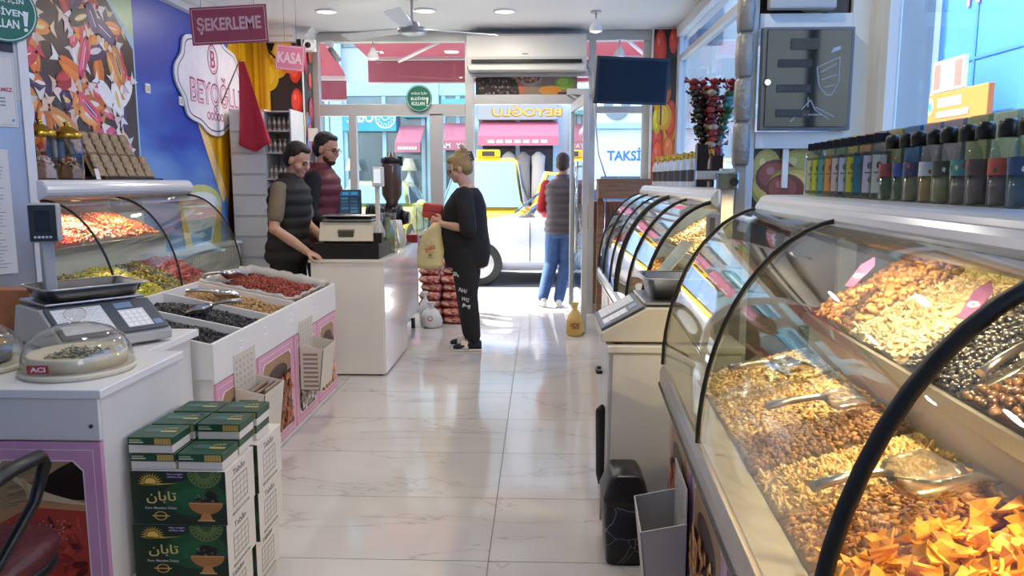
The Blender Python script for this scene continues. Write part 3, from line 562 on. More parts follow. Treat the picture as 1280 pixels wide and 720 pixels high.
tl = n.new('ShaderNodeBsdfTranslucent'); tl.inputs[0].default_value = (*lin('#b8707f'), 1); ms = n.new('ShaderNodeMixShader'); ms.inputs[0].default_value = .45
AWN.node_tree.links.new(b_.outputs[0], ms.inputs[1]); AWN.node_tree.links.new(tl.outputs[0], ms.inputs[2]); AWN.node_tree.links.new(ms.outputs[0], n['Material Output'].inputs[0])
def awning(label, x0, x1, y0, z0, y1, z1, drop, arms=()):
    t = thing('awning', label, 'awning', ((x0+x1)/2, y0, z1-drop)); b = MB(); b.prism([(y0, z0), (y1, z1), (y1, z1+.012), (y0, z0+.012)], (x0, 0, 0), (0, 1, 0), (0, 0, 1), (x1-x0, 0, 0)); b.build('canopy', AWN, t)
    bx('valance', (x0, x1, y1, y1+.01, z1-drop, z1), AWN, t, 0); bx('front_bar', (x0, x1, y1-.05, y1+.02, z1-.035, z1+.02), mat('awning_bar_white', '#e9e4e2', .5), t); bx('hem', (x0, x1, y1-.004, y1+.014, z1-drop-.02, z1-drop), mat('awning_bar_white'), t, 0)
    for xa, xb in arms: b = MB(); b.tube([(xa, y0, z0-.06), (xb, y1-.1, z1-.06)], .02, 8); b.build('arm', mat('awning_bar_white'), t)
    bx('wall_box', (x0, x1, YF+.03, y0+.03, z0-.02, z0+.1), mat('awning_bar_white'), t); return t
awning('red fabric awning over the shop door with white folding arm', -2.10, 1.6, 8.42, 2.96, 9.55, 2.90, .29, ((-1.05, -1.7), (.9, 1.3)))
awning('red fabric awning of the neighbouring shop beyond the left window edge', -5.2, -2.36, 8.6, 2.96, 9.5, 2.66, .26)
# opposite shops ------------------------------------------------------------------
Y0 = 19.0
fac = struct(bx('wall_opposite', (-14, 9, Y0, Y0+.3, 0, 9.0), mat('facade_grey', '#b9c3c9', .7, var=.1, scale=.6), None, 0))
FB = mat('facade_blue_frame', '#a9cfe0', .5); GW = mat('far_window', '#5f7480', .08, .3, var=.5, scale=.9, spec=.8); GWD = mat('far_window_dark', '#39464d', .1, .2, var=.5, scale=1.1, spec=.8)
def fbox(name, x0, x1, z0, z1, d, m, par=fac): return bx(name, (x0, x1, Y0-d, Y0+.02, z0, z1), m, par, .01)
for x0, x1 in ((-4.75, -2.85), (-2.35, -1.65), (-1.45, .35), (.75, 3.0), (-7.8, -5.2)):
    fbox('window', x0, x1, .35, 3.5, .04, GW if x0 < -1.5 else GWD); fbox('window_head', x0-.1, x1+.1, 3.45, 3.75, .12, FB)
    for q in np.linspace(x0, x1, 3): fbox('window_bar', q-.05, q+.05, .3, 3.5, .09, FB)
    fbox('window_sill', x0-.1, x1+.1, .1, .38, .2, FB)
for x0, x1 in ((-5.1, -4.8), (-2.75, -2.45), (-1.62, -1.48)): fbox('pilaster', x0, x1, 0, 9, .16, FB)
for k in range(9):
    for z in (4.6, 6.8): fbox('window', -7+1.7*k, -5.9+1.7*k, z, z+1.5, .03, GW)
def farsign(label, x0, x1, z0, z1, c, draw, y=Y0-.35):
    t = thing('shop_sign', label, 'sign', ((x0+x1)/2, y, z0)); bx('board', (x0, x1, y, Y0-.02, z0, z1), mat('sgn'+c, c, .5), t, .01)
    P = Print((x0, y, z0), (1, 0, 0), (0, 0, 1), .003, .004); draw(P, x1-x0, z1-z0); P.build('lettering', t); return t
def d1(P, W, H):
    P.text('Otant', W*.33, H*.55, W*.5, H*.42, '#eef6f8', .02, mirror=True); P.ring(W*.8, H*.52, .25, .03, '#dff0f5'); P.ring(W*.8, H*.58, .1, .025, '#dff0f5')
    for a in range(8): P.ring(W*.8+.17*math.cos(a*PI/4), H*.5+.17*math.sin(a*PI/4), .05, .015, '#dff0f5', 12)
farsign('reflected bright blue sign built as a board with reversed white lettering and round emblem', -4.75, -3.46, 2.6, 3.2, '#38a3c9', d1)  # mirror image of a sign in the far glass, modelled as a solid board
farsign('small teal shop sign across the street beside the blue one', -3.3, -2.75, 2.92, 3.22, '#3fa0b0', lambda P, W, H: P.rect(.05, .08, W-.05, .13, '#dff0f0'))
farsign('small teal shop sign across the street over the pink awning', -2.35, -1.65, 3.0, 3.35, '#5db4bd', lambda P, W, H: P.rect(.1, .1, W-.1, .2, '#e8f4f4'))
farsign('reflected shop sign built as a grey board across the street with reversed gold letters', -1.5, .4, 2.86, 3.26, '#8e979b', lambda P, W, H: (P.text('BEYOĞLU', W*.62, H*.5, W*.88, H*.66, '#7a5a20', .03, mirror=True), P.text('BEYOĞLU', W*.62, H*.52, W*.86, H*.6, '#d2a53c', .02, mirror=True)))  # reflection in the opposite windows, put into shape as mirrored gold lettering
def farawn(label, x0, x1, z0, z1, word):
    t = thing('shop_awning', label, 'awning', ((x0+x1)/2, Y0-1.0, z0-.15)); PK = mat('pink_awning', '#c06e82', .8)
    b = MB(); b.prism([(0, z1), (0, z1-.03), (-.8, z0-.03), (-.8, z0)], (x0, Y0-.1, 0), (0, 1, 0), (0, 0, 1), (x1-x0, 0, 0)); b.build('canopy', PK, t); bx('valance', (x0, x1, Y0-.92, Y0-.89, z0-.22, z0), PK, t, 0)
    P = Print((x0, Y0-.92, z0-.22), (1, 0, 0), (0, 0, 1), .002, .003); (P.text(word, (x1-x0)/2, .1, (x1-x0)*.8, .12, '#f6e9ee', .02) if word else [P.rect((x1-x0)*(.12+.11*q), .06, (x1-x0)*(.2+.11*q), .13, '#f0dfe6') for q in range(7)]); P.build('lettering', t)
farawn('pink awning across the street below the teal sign', -3.4, -2.8, 2.3, 2.75, None); farawn('pink awning across the street lettered AM YAS', -2.4, -1.6, 2.35, 2.8, 'AM   YAS'); farawn('wide pink awning across the street under the gold letters', -1.45, .42, 2.45, 2.84, None)
for x in (-4.5, -3.15):
    t = thing('table_lamp', 'pale table lamp standing in the shop window across the street', 'lamp', (x, Y0-.5, 0), 0, 'lamps in the opposite shop window'); bx('stand', (x-.22, x+.22, Y0-.65, Y0-.25, 0, 1.0), FB, t, .01)
    b = MB(); b.lathe([(.12, 1.0), (.05, 1.05), (.1, 1.25), (.12, 1.4), (.04, 1.55), (.03, 1.68)], 14, (x, Y0-.45, 0)); b.build('base', mat('lamp_pale', '#cfd8d4', .5), t); b = MB(); b.lathe([(.2, 1.66), (.1, 1.95)], 16, (x, Y0-.45, 0)); b.build('shade', mat('lamp_shade', '#e6dfc4', .7), t)
for i, x in enumerate((-.75, -.4, -.05)):
    b = MB(); b.loft([[(x+rx*math.cos(a), Y0-.5+.08*math.sin(a), z) for a in np.linspace(0, 2*PI, 12, endpoint=False)] for z, rx in ((.9, .17), (1.3, .16), (1.75, .15), (2.0, .17), (2.1, .05))]); t = tag(b.build('hanging_coat', mat('coat%d' % i, ['#a8a5a3', '#8a8584', '#c2bdb8'][i], .8)), ['light grey coat on display under the wide pink awning', 'dark grey coat on display under the wide pink awning', 'off-white coat on display under the wide pink awning'][i], 'coat')
    b = MB(); b.tube([(x, Y0-.5, 0), (x, Y0-.5, .95)], .02, 8); b.cbox((x, Y0-.5, .01), (.3, .2, .02)); b.build('display_stand', GREY, t)
# taxi booth
tb = thing('taxi_booth', 'white taxi stand booth lettered TAKSİ beyond the side window', 'booth', (1.75, 15, 0)); bx('cabin', (.9, 3.0, 14.2, 16.2, 0, 2.35), mat('booth_white', '#dfe4e8', .5), tb, .02); bx('window', (1.1, 2.7, 14.17, 14.22, .9, 1.5), GW, tb); bx('roof', (.8, 3.1, 14.1, 16.3, 2.35, 2.45), FB, tb)
P = Print((.9, 14.2, 1.6), (1, 0, 0), (0, 0, 1), .002, .003); P.text('TAKSİ', .62, .3, .62, .24, '#2f6fb0', .03); P.rect(1.1, .25, 1.5, .3, '#9ab8d4'); P.rect(1.1, .35, 1.4, .4, '#9ab8d4'); P.build('lettering', tb)
ou = thing('outdoor_unit', 'white outdoor air conditioner unit on the taxi booth roof', 'air conditioner', (1.45, 14.5, 2.45)); bx('casing', (1.05, 1.85, 14.3, 14.65, 2.45, 3.05), mat('booth_white'), ou, .02)
b = MB(); b.cyl((1.38, 14.3, 2.75), (1.38, 14.27, 2.75), .24, .24, 24); b.build('fan_guard', mat('guard_grey', '#7c8489', .5), ou); b = MB(); b.cyl((1.38, 14.268, 2.75), (1.38, 14.26, 2.75), .08, .08, 16); b.build('hub', mat('booth_white'), ou)
rt = tag(bx('red_notice', (1.05, 1.5, 14.70, 14.72, 3.07, 3.3), mat('notice_red', '#d8474a', .5), None, 0), 'small red notice board above the outdoor unit', 'sign')
b = MB(); b.tube([(1.27, 14.74, 2.45), (1.27, 14.74, 3.25)], .02, 6); b.build('post', GREY, rt)
# side street facade seen through the right windows
XS = 6.0
sfac = struct(bx('wall_side_street', (XS, XS+.3, -6, 24, 0, 11), mat('facade_sky_blue', '#3f78c2', .55, var=.12, scale=.5), None, 0))
bx('pilaster', (XS-.15, XS+.02, 12.2, 13.0, 0, 11), mat('facade_white', '#dfe6ea', .6), sfac, .02)
for k in range(7): bx('stone_block', (XS-.22, XS-.14, 12.15, 12.6, 2.2+.5*k, 2.62+.5*k), mat('facade_white'), sfac, .03)
bx('panel', (XS-.2, XS-.14, 12.62, 12.98, 3.5, 3.9), mat('notice_red'), sfac, .01); bx('panel', (XS-.2, XS-.14, 12.62, 12.98, 4.0, 4.25), mat('panel_blue', '#3f6ea5', .5), sfac, .01)
for y in (8.2, 9.6, 11.2, 14.5, 17): bx('panel_seam', (XS-.012, XS+.01, y-.03, y+.03, 0, 11), mat('seam_blue', '#356bb2', .5), sfac, 0)
for z in (3.1, 5.2): bx('panel_seam', (XS-.014, XS+.01, 4, 20, z-.02, z+.02), mat('seam_blue'), sfac, 0)
P = Print((XS-.02, 11.3, 4.0), (0, -1, 0), (0, 0, 1), .003, .004); P.text('N', 0, 0, .32, .32, '#d77fc0', .03); P.build('letter_mark', sfac)
os_ = thing('orange_sign', 'orange shop sign board across the side street', 'sign', (XS-.4, 11, 0)); bx('board', (XS-.5, XS-.42, 9.9, 11.6, 2.2, 2.62), mat('sign_orange', '#c9702c', .5), os_, .01)
P = Print((XS-.5, 11.6, 2.2), (0, -1, 0), (0, 0, 1), .002, .003); P.rect(.5, .22, 1.1, .34, '#f3d3b0'); P.ellp(.3, .25, .09, .12, '#e8d9a0'); P.ellp(.3, .25, .05, .06, '#3f9a6a'); P.rect(.5, .08, 1.3, .16, '#f6e4cc'); P.build('print', os_)
b = MB(); b.tube([(XS-.46, 10.0, 0), (XS-.46, 10.0, 2.3)], .03, 8); b.tube([(XS-.46, 11.5, 0), (XS-.46, 11.5, 2.3)], .03, 8); b.build('post', GREY, os_)
nb = thing('notice_board', 'white notice with red ends above the orange sign', 'sign', (XS-.46, 11, 2.62)); bx('board', (XS-.5, XS-.44, 10.5, 11.3, 2.63, 3.05), mat('paper_white'), nb, .004)
P = Print((XS-.5, 11.3, 2.63), (0, -1, 0), (0, 0, 1), .002, .003); P.rect(.04, .04, .22, .38, '#e0685c'); P.rect(.58, .04, .76, .38, '#e0685c'); P.rect(.28, .28, .52, .31, '#8a8a8a'); P.rect(.3, .2, .5, .23, '#8a8a8a'); P.build('print', nb)
struct(bx('reflection_pillar', (1.52, 1.70, 3.5, 4.2, 0, 5), mat('reflection_grey', '#a9adae', .7, var=.05), None, .01))  # added block standing in for a grey reflection in the side window
# ---------------------------------------------------------------- cars
def car(label, loc, rz, paint, L=4.3, hw=.88, prof=None, taxi=False, grille='slats'):
    t = thing('parked_car', label, 'car', loc, rz, local=True)
    pr = prof or [(0, .55), (.03, .68), (.1, .78), (.28, .93), (.43, 1.40), (.52, 1.45), (.7, 1.42), (.88, 1.02), (.97, .98), (1, .7)]
    belt = lambda x: np.interp(x, [q[0] for q in pr], [min(q[1], .95) for q in pr]); top = lambda x: np.interp(x, [q[0] for q in pr], [q[1] for q in pr])
    wdt = lambda x: hw*np.interp(x, [0, .06, .2, .85, .96, 1], [.72, .9, 1, 1, .93, .8])
    BODY = mat('paint_'+paint, paint, .22, .15, coat=.6); b = MB(); rings = []
    for x in (0, .015, .05, .1, .2, .3, .45, .6, .75, .88, .95, .985, 1):
        h = wdt(x); z1 = belt(x); z0 = .22 if .05 < x < .96 else .3
        rings.append([(x*L, -h*.9, z0), (x*L, -h, z0+.12), (x*L, -h, .62 if z1 > .7 else z1*.85), (x*L, -h*.95, z1-.03), (x*L, -h*.86, z1), (x*L, h*.86, z1), (x*L, h*.95, z1-.03), (x*L, h, .62 if z1 > .7 else z1*.85), (x*L, h, z0+.12), (x*L, h*.9, z0)])
    b.loft([r[::-1] for r in rings]); b.build('body', BODY, t)
    g = MB(); gx = [q[0] for q in pr if q[1] > .96]; xs = np.linspace(min(gx)-.03, max(gx)+.03, 16); rings = []
    def rf(z): return np.interp(z, [.93, 1.45, 1.9], [.88, .68, .66])*hw
    for x in xs:
        z1 = max(top(x), .96); rings.append([(x*L, -rf(.93), .92), (x*L, -rf(z1-.06), max(z1-.06, .925)), (x*L, -rf(z1)*.85, z1), (x*L, rf(z1)*.85, z1), (x*L, rf(z1-.06), max(z1-.06, .925)), (x*L, rf(.93), .92)])
    g.loft([r[::-1] for r in rings]); g.build('roof', BODY, t)
    AG = mat('car_glass', '#4d6f96', .05, .5, spec=1.); R0 = max(q[1] for q in pr)
    xa, xb = min(q[0] for q in pr if q[1] > R0-.12), max(q[0] for q in pr if q[1] > R0-.12); x0 = max(q[0] for q in pr if q[0] < xa and q[1] <= 1.0 or q[0] == 0)
    b = MB(); z0, z1 = 1.0, R0-.09; X0_, X1_ = np.interp(z0, [.93, R0], [x0, xa])*L, np.interp(z1, [.93, R0], [x0, xa])*L; nx = np.array((-(z1-z0), 0, X1_-X0_)); nx /= np.linalg.norm(nx)
    q = [(X0_, -rf(z0)*.93, z0), (X0_, rf(z0)*.93, z0), (X1_, rf(z1)*.9, z1), (X1_, -rf(z1)*.9, z1)]; q = [np.array(p_)+nx*.012 for p_ in q]
    b.add(q+[p_-nx*.02 for p_ in q], [(0, 3, 2, 1), (4, 5, 6, 7), (0, 1, 5, 4), (1, 2, 6, 5), (2, 3, 7, 6), (3, 0, 4, 7)]); b.build('windscreen', AG, t)
    span = [(X0_/L+.05, xa+.02, (xa+xb)/2+.0), (xa, (xa+xb)/2+.015, xb)]
    for s_ in (-1, 1):
        m0 = (xa+xb)/2
        for (p0, p1, p2, p3) in (((X0_/L+.04), m0, m0, xa+.015), (m0+.02, xb+.07, xb, m0+.02)):
            zt = R0-.12; zb = 1.0; pts = [(p0*L, s_*(rf(zb)+.008), zb), (p1*L, s_*(rf(zb)+.008), zb), (p2*L, s_*(rf(zt)+.012), zt), (p3*L, s_*(rf(zt)+.012), zt)]; pts2 = [(a, y-s_*.02, z) for a, y, z in pts]
            b = MB(); b.add(pts+pts2, [(0, 1, 2, 3)[::s_], (7, 6, 5, 4)[::s_], (0, 4, 5, 1)[::s_], (1, 5, 6, 2)[::s_], (2, 6, 7, 3)[::s_], (3, 7, 4, 0)[::s_]]); b.build('side_window', AG, t)
        b = MB(); b.ell((X0_+.35, s_*(hw+.08), 1.0), (.07, .1, .07)); b.tube([(X0_+.35, s_*hw*.88, .97), (X0_+.35, s_*(hw+.06), .98)], .02, 6); b.build('wing_mirror', BODY, t)
        for xd in (m0+.005, xa-.08, xb+.03):
            b = MB(); b.box(xd*L-.006, xd*L+.006, s_*hw-.006, s_*hw+.004, .35, .9); b.build('door_seam', mat('seam_dark', '#26282c', .6), t)
        for xd in (m0-.04, xb-.02): b = MB(); b.cbox((xd*L, s_*(hw+.01), .82), (.16, .03, .03)); b.build('door_handle', BODY, t, bevel=.006)
        for xw in (.19, .81):
            b = MB(); b.cyl((xw*L, s_*(hw-.2), .31), (xw*L, s_*(hw+.015), .31), .315, .315, 28); b.build('tyre', RUBBER, t, bevel=.02); b = MB(); b.cyl((xw*L, s_*(hw+.01), .31), (xw*L, s_*(hw+.025), .31), .2, .2, 24)
            for a in range(5): b.cbox((xw*L+.11*math.cos(a*1.257), s_*(hw+.028), .31+.11*math.sin(a*1.257)), (.16, .012, .045), ry=-a*1.257)
            b.build('wheel_rim', mat('alloy', '#a9acb0', .3, .8), t)
        b = MB(); b.ell((.05*L, s_*hw*.68, .66), (.1, .17, .08)); b.build('headlight', mat('headlight', '#e6ebef', .1, .3), t)
    if grille == 'slats':
        b = MB(); b.box(-.01, .03, -hw*.45, hw*.45, .5, .74); b.build('grille', mat('grille_black', '#1d2024', .5), t)
        for k in range(9): y = -hw*.42+k*hw*.105; b = MB(); b.box(-.03, 0, y-.018, y+.018, .5, .74); b.build('grille_slat', CHROME, t, bevel=.006)
    b = MB(); b.box(-.03, .05, -hw*.7, hw*.7, .3, .45); b.build('bumper', mat('bumper_grey', '#85888c', .5), t, bevel=.03)
    if taxi:
        b = MB(); b.box(.45*L, .45*L+.14, -.22, .22, R0, R0+.15); q = b.build('taxi_roof_sign', mat('sign_yellow', '#f0c21a', .4), t, bevel=.03)
        b = MB(); b.box(.45*L-.004, .45*L, -.12, .12, R0+.03, R0+.12); b.build('sign_face', mat('sign_black', '#33352f', .5), q)
    return t
car('silver sedan parked just outside the open shop door', (-1.66, 11.45, -.03), 0, '#c3cad4', 4.35)
VP_ = [(0, .7), (.03, .95), (.1, 1.1), (.24, 1.2), (.36, 1.8), (.45, 1.88), (.8, 1.86), (.97, 1.75), (.985, 1.0), (1, .7)]
def car_belt(p): return [(a, b if b > .95 else b) for a, b in p]
tx_ = car('yellow taxi van facing the shop with a roof sign', (-.98, 12.75, -.03), PI/2, '#e8b81a', 4.2, .84, VP_, True)
od = MB(); od.prism([(0, .35), (1.0, .35), (1.05, .98), (.8, 1.6), (.35, 1.62), (.0, 1.0)], (1.3, -.86, 0), (.75, -.66, 0), (0, 0, 1), (.04, .045, 0)); dd = od.build('open_door', mat('paint_#e8b81a'), tx_, bevel=.01)
od = MB(); od.prism([(.1, 1.02), (.95, 1.02), (.75, 1.54), (.4, 1.56)], (1.29, -.875, 0), (.75, -.66, 0), (0, 0, 1), (.055, .065, 0)); od.build('door_window', mat('car_glass'), dd)
car('pale lime-yellow car seen past the cash counter through the window', (-3.35, 14.0, -.03), PI/2, '#dbe08a', 4.2, .86, None, False, 'none')
car('white van parked beyond the open glass door', (.05, 17.2, -.03), 0, '#dfe6ee', 4.6, .9, VP_, False, 'none')
# ================================================================ CURVED GLASS DISPLAY CASES
# local frame: x = depth from the front glass, y = along the case, z up
GC = [(.35*(1-math.cos(t)), .765+.565*math.sin(t)) for t in np.linspace(0, PI/2, 15)]
CASEBODY = mat('case_enamel', '#c9c9c8', .35, var=.04); DECK = mat('deck_grey', '#b9b7b1', .4, var=.1, scale=12)
DECK0 = ((.115, .72), (.50, .845), (.49, .94), (.87, 1.17)); DECKS = {}
def case(name, label, loc, rz, L, bars, thick, panels, back='#cfc3a6', lamps=(), lw=1., zt=1.385, dk=DECK0):
    t = thing(name, label, 'display case', loc, rz, local=True)
    bx('plinth', (.10, .9, .02, L-.02, 0, .08), mat('plinth_dark', '#55534f', .6), t); bx('base_cabinet', (.04, .93, 0, L, .08, .70), CASEBODY, t, .004)
    b = MB(); b.prism([(-.012, .675), (.05, .675), (.05, .715), (.012, .755), (-.004, .762), (-.012, .74)], (0, 0, 0), (1, 0, 0), (0, 0, 1), (0, L, 0)); b.build('front_rail', STEEL, t, bevel=.003)
    bx('rubber_strip', (-.016, -.01, 0, L, .69, .70), RUBBER, t, 0)
    b = MB(); b.prism([(.012, .752), (.112, .718), (.112, .70), (.012, .70)], (0, 0, 0), (1, 0, 0), (0, 0, 1), (0, L, 0)); b.build('inner_ledge', mat('stone_ledge', '#a5a29c', .3, var=.25, scale=14), t)
    DECKS[t.name] = dk; (u0, z0), (u1, z1), (u2, z2), (u3, z3) = dk
    b = MB(); b.prism([(u0, z0-.03), (u1, z1-.03), (u1, z1-.018), (u0, z0-.018)], (0, .01, 0), (1, 0, 0), (0, 0, 1), (0, L-.02, 0)); b.build('lower_deck', STEEL, t)
    b = MB(); b.prism([(.50, .80), (.512, .80), (.512, z2+.015), (.50, z2+.015)], (0, .01, 0), (1, 0, 0), (0, 0, 1), (0, L-.02, 0)); b.build('riser', mat('riser_white', '#d8d6d0', .35), t)
    b = MB(); b.prism([(u2, z2-.005), (u3, z3-.005), (u3, z3+.005), (u2, z2+.005)], (0, .01, 0), (1, 0, 0), (0, 0, 1), (0, L-.02, 0)); b.build('upper_shelf', CGLASS, t)
    b = MB(); b.prism([(.475, z2-.01), (.49, z2-.01), (.49, z2+.025), (.475, z2+.025)], (0, .01, 0), (1, 0, 0), (0, 0, 1), (0, L-.02, 0)); b.build('shelf_lip', STEEL, t)
    bx('back_panel', (.88, .93, 0, L, .70, 1.335), mat('case_back_'+back, back, .45), t, .002)
    # top shelf board with rounded nose
    pr = [(.93, 1.335), (.93, zt)]+[(.34+.03*math.cos(a)-.0, zt-.03+.03*math.sin(a)) for a in np.linspace(PI/2, PI*1.25, 7)]+[(.36, 1.325)]
    b = MB(); b.prism(pr, (0, -.01, 0), (1, 0, 0), (0, 0, 1), (0, L+.02, 0)); b.build('top_shelf', mat('shelf_white', '#d3d5d7', .22), t, bevel=.004)
    b = MB(); b.prism([(.37+.072*math.cos(a), zt-.05+.05*math.sin(a)) for a in np.linspace(PI*.42, PI*1.62, 14)], (0, -.012, 0), (1, 0, 0), (0, 0, 1), (0, L+.024, 0)); b.build('shelf_nose', mat('shelf_white'), t, bevel=.008)
    # end glass
    endp = GC+[(.88, 1.33), (.88, .70), (.012, .70)]
    for y in (0, L-.006): b = MB(); b.prism(endp, (0, y, 0), (1, 0, 0), (0, 0, 1), (0, .006, 0)); b.build('end_pane', CGLASS, t)
    bs = sorted(bars)
    for a, c in zip(bs[:-1], bs[1:]):
        b = MB(); n_ = len(GC); vs = []
        for du in (0, .006):
            for (u, z) in GC:
                for y in (a+.004, c-.004): vs.append((u+du, y, z-(du*.5)))
        fs = [(2*i, 2*i+2, 2*i+3, 2*i+1) for i in range(n_-1)]+[(2*n_+2*i, 2*n_+2*i+1, 2*n_+2*i+3, 2*n_+2*i+2) for i in range(n_-1)]
        b.add(vs, fs, 0, True); b.build('curved_pane', CGLASS, t)
    for q, y in enumerate(bs):
        b = MB(); r = thick[q] if isinstance(thick, (list, tuple)) else thick; b.tube([(u-.003, y, z) for u, z in GC], r, 8); b.build('glazing_seal', RUBBER, t)
    for (y, u) in lamps:
        q = MB(); q.lathe([(.001, -.02), (.028, -.02), (.035, 0)], 16, (u, y, 1.33)); q.build('spot_fitting', CHROME, t)
        q = MB(); q.lathe([(.0005, -.021), (.026, -.021)], 16, (u, y, 1.33), caps=False); q.build('spot_lens', mat('warm_lens', '#fff1d0', .4, emit='#ffdca0', es=14), t)
        Lt = bpy.data.lights.new('case_spot', 'AREA'); Lt.shape = 'DISK'; Lt.size = .05; Lt.energy = CASE_W*lw; Lt.color = (1, .74, .42); lo = bpy.data.objects.new('case_spot', Lt); C.objects.link(lo); lo.parent = t; lo.location = (u, y, 1.30); lo.rotation_euler = (0, .30, 0)
    for (y0, y1, drawer) in panels:
        pn = bx('front_panel', (.022, .04, y0, y1, .10, .665), mat('panel_pink', '#c79cb6', .35), t, .002)
        P = Print((.022, y1, .10), (0, -1, 0), (0, 0, 1)); nut_panel(P, y1-y0, .565, drawer); P.build('print', pn)
    return t
def nut_panel(P, W, H, pal, frame='#d9bccb'):
    P.frame(.02, .02, W-.02, H-.02, .004, '#ecd9e3'); a, c, d, e = .055, .05, W-.055, H-.05; k = .03
    P.poly([(a+k, c), (d-k, c), (d-k*.3, c+k*.3), (d, c+k), (d, e-k), (d-k*.3, e-k*.3), (d-k, e), (a+k, e), (a+k*.3, e-k*.3), (a, e-k), (a, c+k), (a+k*.3, c+k*.3)], '#efe0e6')
    a += .006; c += .006; d -= .006; e -= .006
    P.poly([(a+k, c), (d-k, c), (d, c+k), (d, e-k), (d-k, e), (a+k, e), (a, e-k), (a, c+k)], '#2c1a12')
    P.poly([(a+k, e), (d-k, e), (d, e-k), (d, e-.1), (a, e-.13), (a, e-k)], '#a07d58')
    P.ellp((a+d)/2, e-.09, (d-a)*.36, .05, '#3b2318')
    n = int(190*(d-a)*(e-c)/.12)+40
    for i in range(n):
        x = random.uniform(a+.018, d-.018); y = random.uniform(c+.016, e-.11-.06*abs(random.random())*(1-abs(x-(a+d)/2)/(d-a))); P.ellp(x, y, .018, .013, jit(np.array(lin(random.choice(pal)))*1.25, .08), random.uniform(0, 3), 9); P.ellp(x-.003, y+.004, .008, .004, jit(np.clip(np.array(lin(pal[0]))*1.7+.03, 0, 1)), .4, 6); P.k -= P.step*1.7
NUTB = ['#8a4a2c', '#a35a34', '#74391f', '#b06c42']; NUTT = ['#c08a4c', '#d3a565', '#a9713a', '#b87f43']; NUTP = ['#c9b08a', '#b0906a', '#8d6a48', '#dcc8a4']
near = case('display_case', 'long curved glass nut case under the bottle shelf, holding orange corn chips', (.326, .424, 0), -math.radians(3), 2.3, (0, .51, 1.46, 2.3), (.007, .012, .006, .006), ((1.72, 2.24, NUTB), (1.16, 1.68, NUTT), (.6, 1.12, NUTB), (.04, .56, NUTT)), zt=1.372, lamps=((1.98, .56), (1.45, .56), (.95, .56), (.45, .56)))
far = case('display_case', 'curved glass case behind the scale cabinet, under the gold-capped bottles', (.455, 3.46, 0), 0, 2.45, (0, .55, 1.1, 1.5, 2.0, 2.45), (.009, .008, .014, .006, .007, .006), ((.05, .6, NUTB), (.65, 1.2, NUTT), (1.25, 1.8, NUTB), (1.85, 2.4, NUTT)), lamps=((.5, .66), (1.3, .66), (2.0, .66)))
left = case('display_case', 'curved glass sweets case along the left wall under the jars', (-1.985, 5.02, 0), PI, 1.5, (0, .86, 1.5), (.006, .006, .006), (), '#c9b7a0', lamps=((.35, .62), (.78, .62), (1.2, .62)), lw=.4, zt=1.425, dk=((.10, .745), (.50, .93), (.49, 1.05), (.87, 1.2)))
def cframe(caseobj, deck):
    Mc = Matrix.Translation(caseobj.location) @ Matrix.Rotation(caseobj.rotation_euler[2], 4, 'Z')
    dk = DECKS[caseobj.name]
    if deck == 'low': (u0, z0), (u1, z1) = dk[:2]; z0 -= .017; z1 -= .017
    else: (u0, z0), (u1, z1) = (dk[2][0]+.01, dk[2][1]+.013), (dk[3][0]-.01, dk[3][1]+.001)
    return Mc @ Matrix.Translation((u0, 0, z0)) @ Matrix.Rotation(-math.atan2(z1-z0, u1-u0), 4, 'Y'), math.hypot(u1-u0, z1-z0)
TRAYM = mat('tray_clear', '#c8bfae', .3); ni = 0
def tray(caseobj, deck, y0, y1, kind, cols, n, label, cat, scale=1., h=.03, divider=True, material=None, tilt=.5, group=None):
    F_, D = cframe(caseobj, deck)
    o = heap('goods_'+cat.replace(' ', '_'), label, cat, F_ @ Matrix.Translation((0, 0, .002)), (.006, D-.006, y0+.006, y1-.006), kind, cols, n, h, scale, tilt, material)
    if divider:
        b = MB(); Mx = F_
        b.box(0, D, y1-.0035, y1, 0, .03, M=Mx); d = b.build('tray_divider', PLASTIC, None); d.parent = caseobj
        Mi = (Matrix.Translation(caseobj.location) @ Matrix.Rotation(caseobj.rotation_euler[2], 4, 'Z')).inverted(); d.matrix_local = Mi @ Matrix.Translation(d.location)
    return o
PEAN = ['#e2bf80', '#ecd096', '#d6ae66', '#f0dcac']; ROAST = ['#c4863a', '#d49a4a', '#b0702c', '#985a24', '#dca95c']; HAZ = ['#74492a', '#865a34', '#62402a', '#966a3e', '#aa8052']
tray(near, 'low', .91, 1.13, 'half', ROAST, 1500, 'roasted brown peanuts behind the orange corn chips', 'nuts', 1.3)
tray(near, 'low', 1.13, 1.37, 'cashew', PEAN, 800, 'pale blanched cashews between brown peanuts and dark hazelnuts', 'nuts', .95)
tray(near, 'low', 1.37, 1.59, 'round', HAZ, 1500, 'dark roasted hazelnuts under the metal scoop', 'nuts', 1.15)
tray(near, 'low', 1.59, 1.93, 'half', PEAN+['#c99b55', '#d9ab62'], 1900, 'golden halved peanuts beyond the dark hazelnuts', 'nuts', 1.2)
tray(near, 'low', 1.93, 2.28, 'flake', ['#e2c890', '#d4b272', '#ecd9ac'], 2600, 'flaked pale almonds at the far end of the long case', 'nuts', 1.1)
tray(near, 'up', .1, .42, 'walnut', ['#5b3a22', '#6f4a2e', '#40281a'], 420, 'dark walnut pieces on the upper shelf', 'nuts')
tray(near, 'up', .42, .80, 'raisin', ['#4a2d1a', '#6a4428', '#33201a', '#5a371f'], 1100, 'glossy brown raisins on the upper shelf', 'dried fruit', 1.1, material=CANDY)
tray(near, 'up', .80, 1.20, 'walnut', ['#4a3020', '#5f4029', '#382417', '#6d4c30'], 420, 'dark brown dried figs on the upper shelf beside the black raisins', 'dried fruit', 1., material=CANDY)
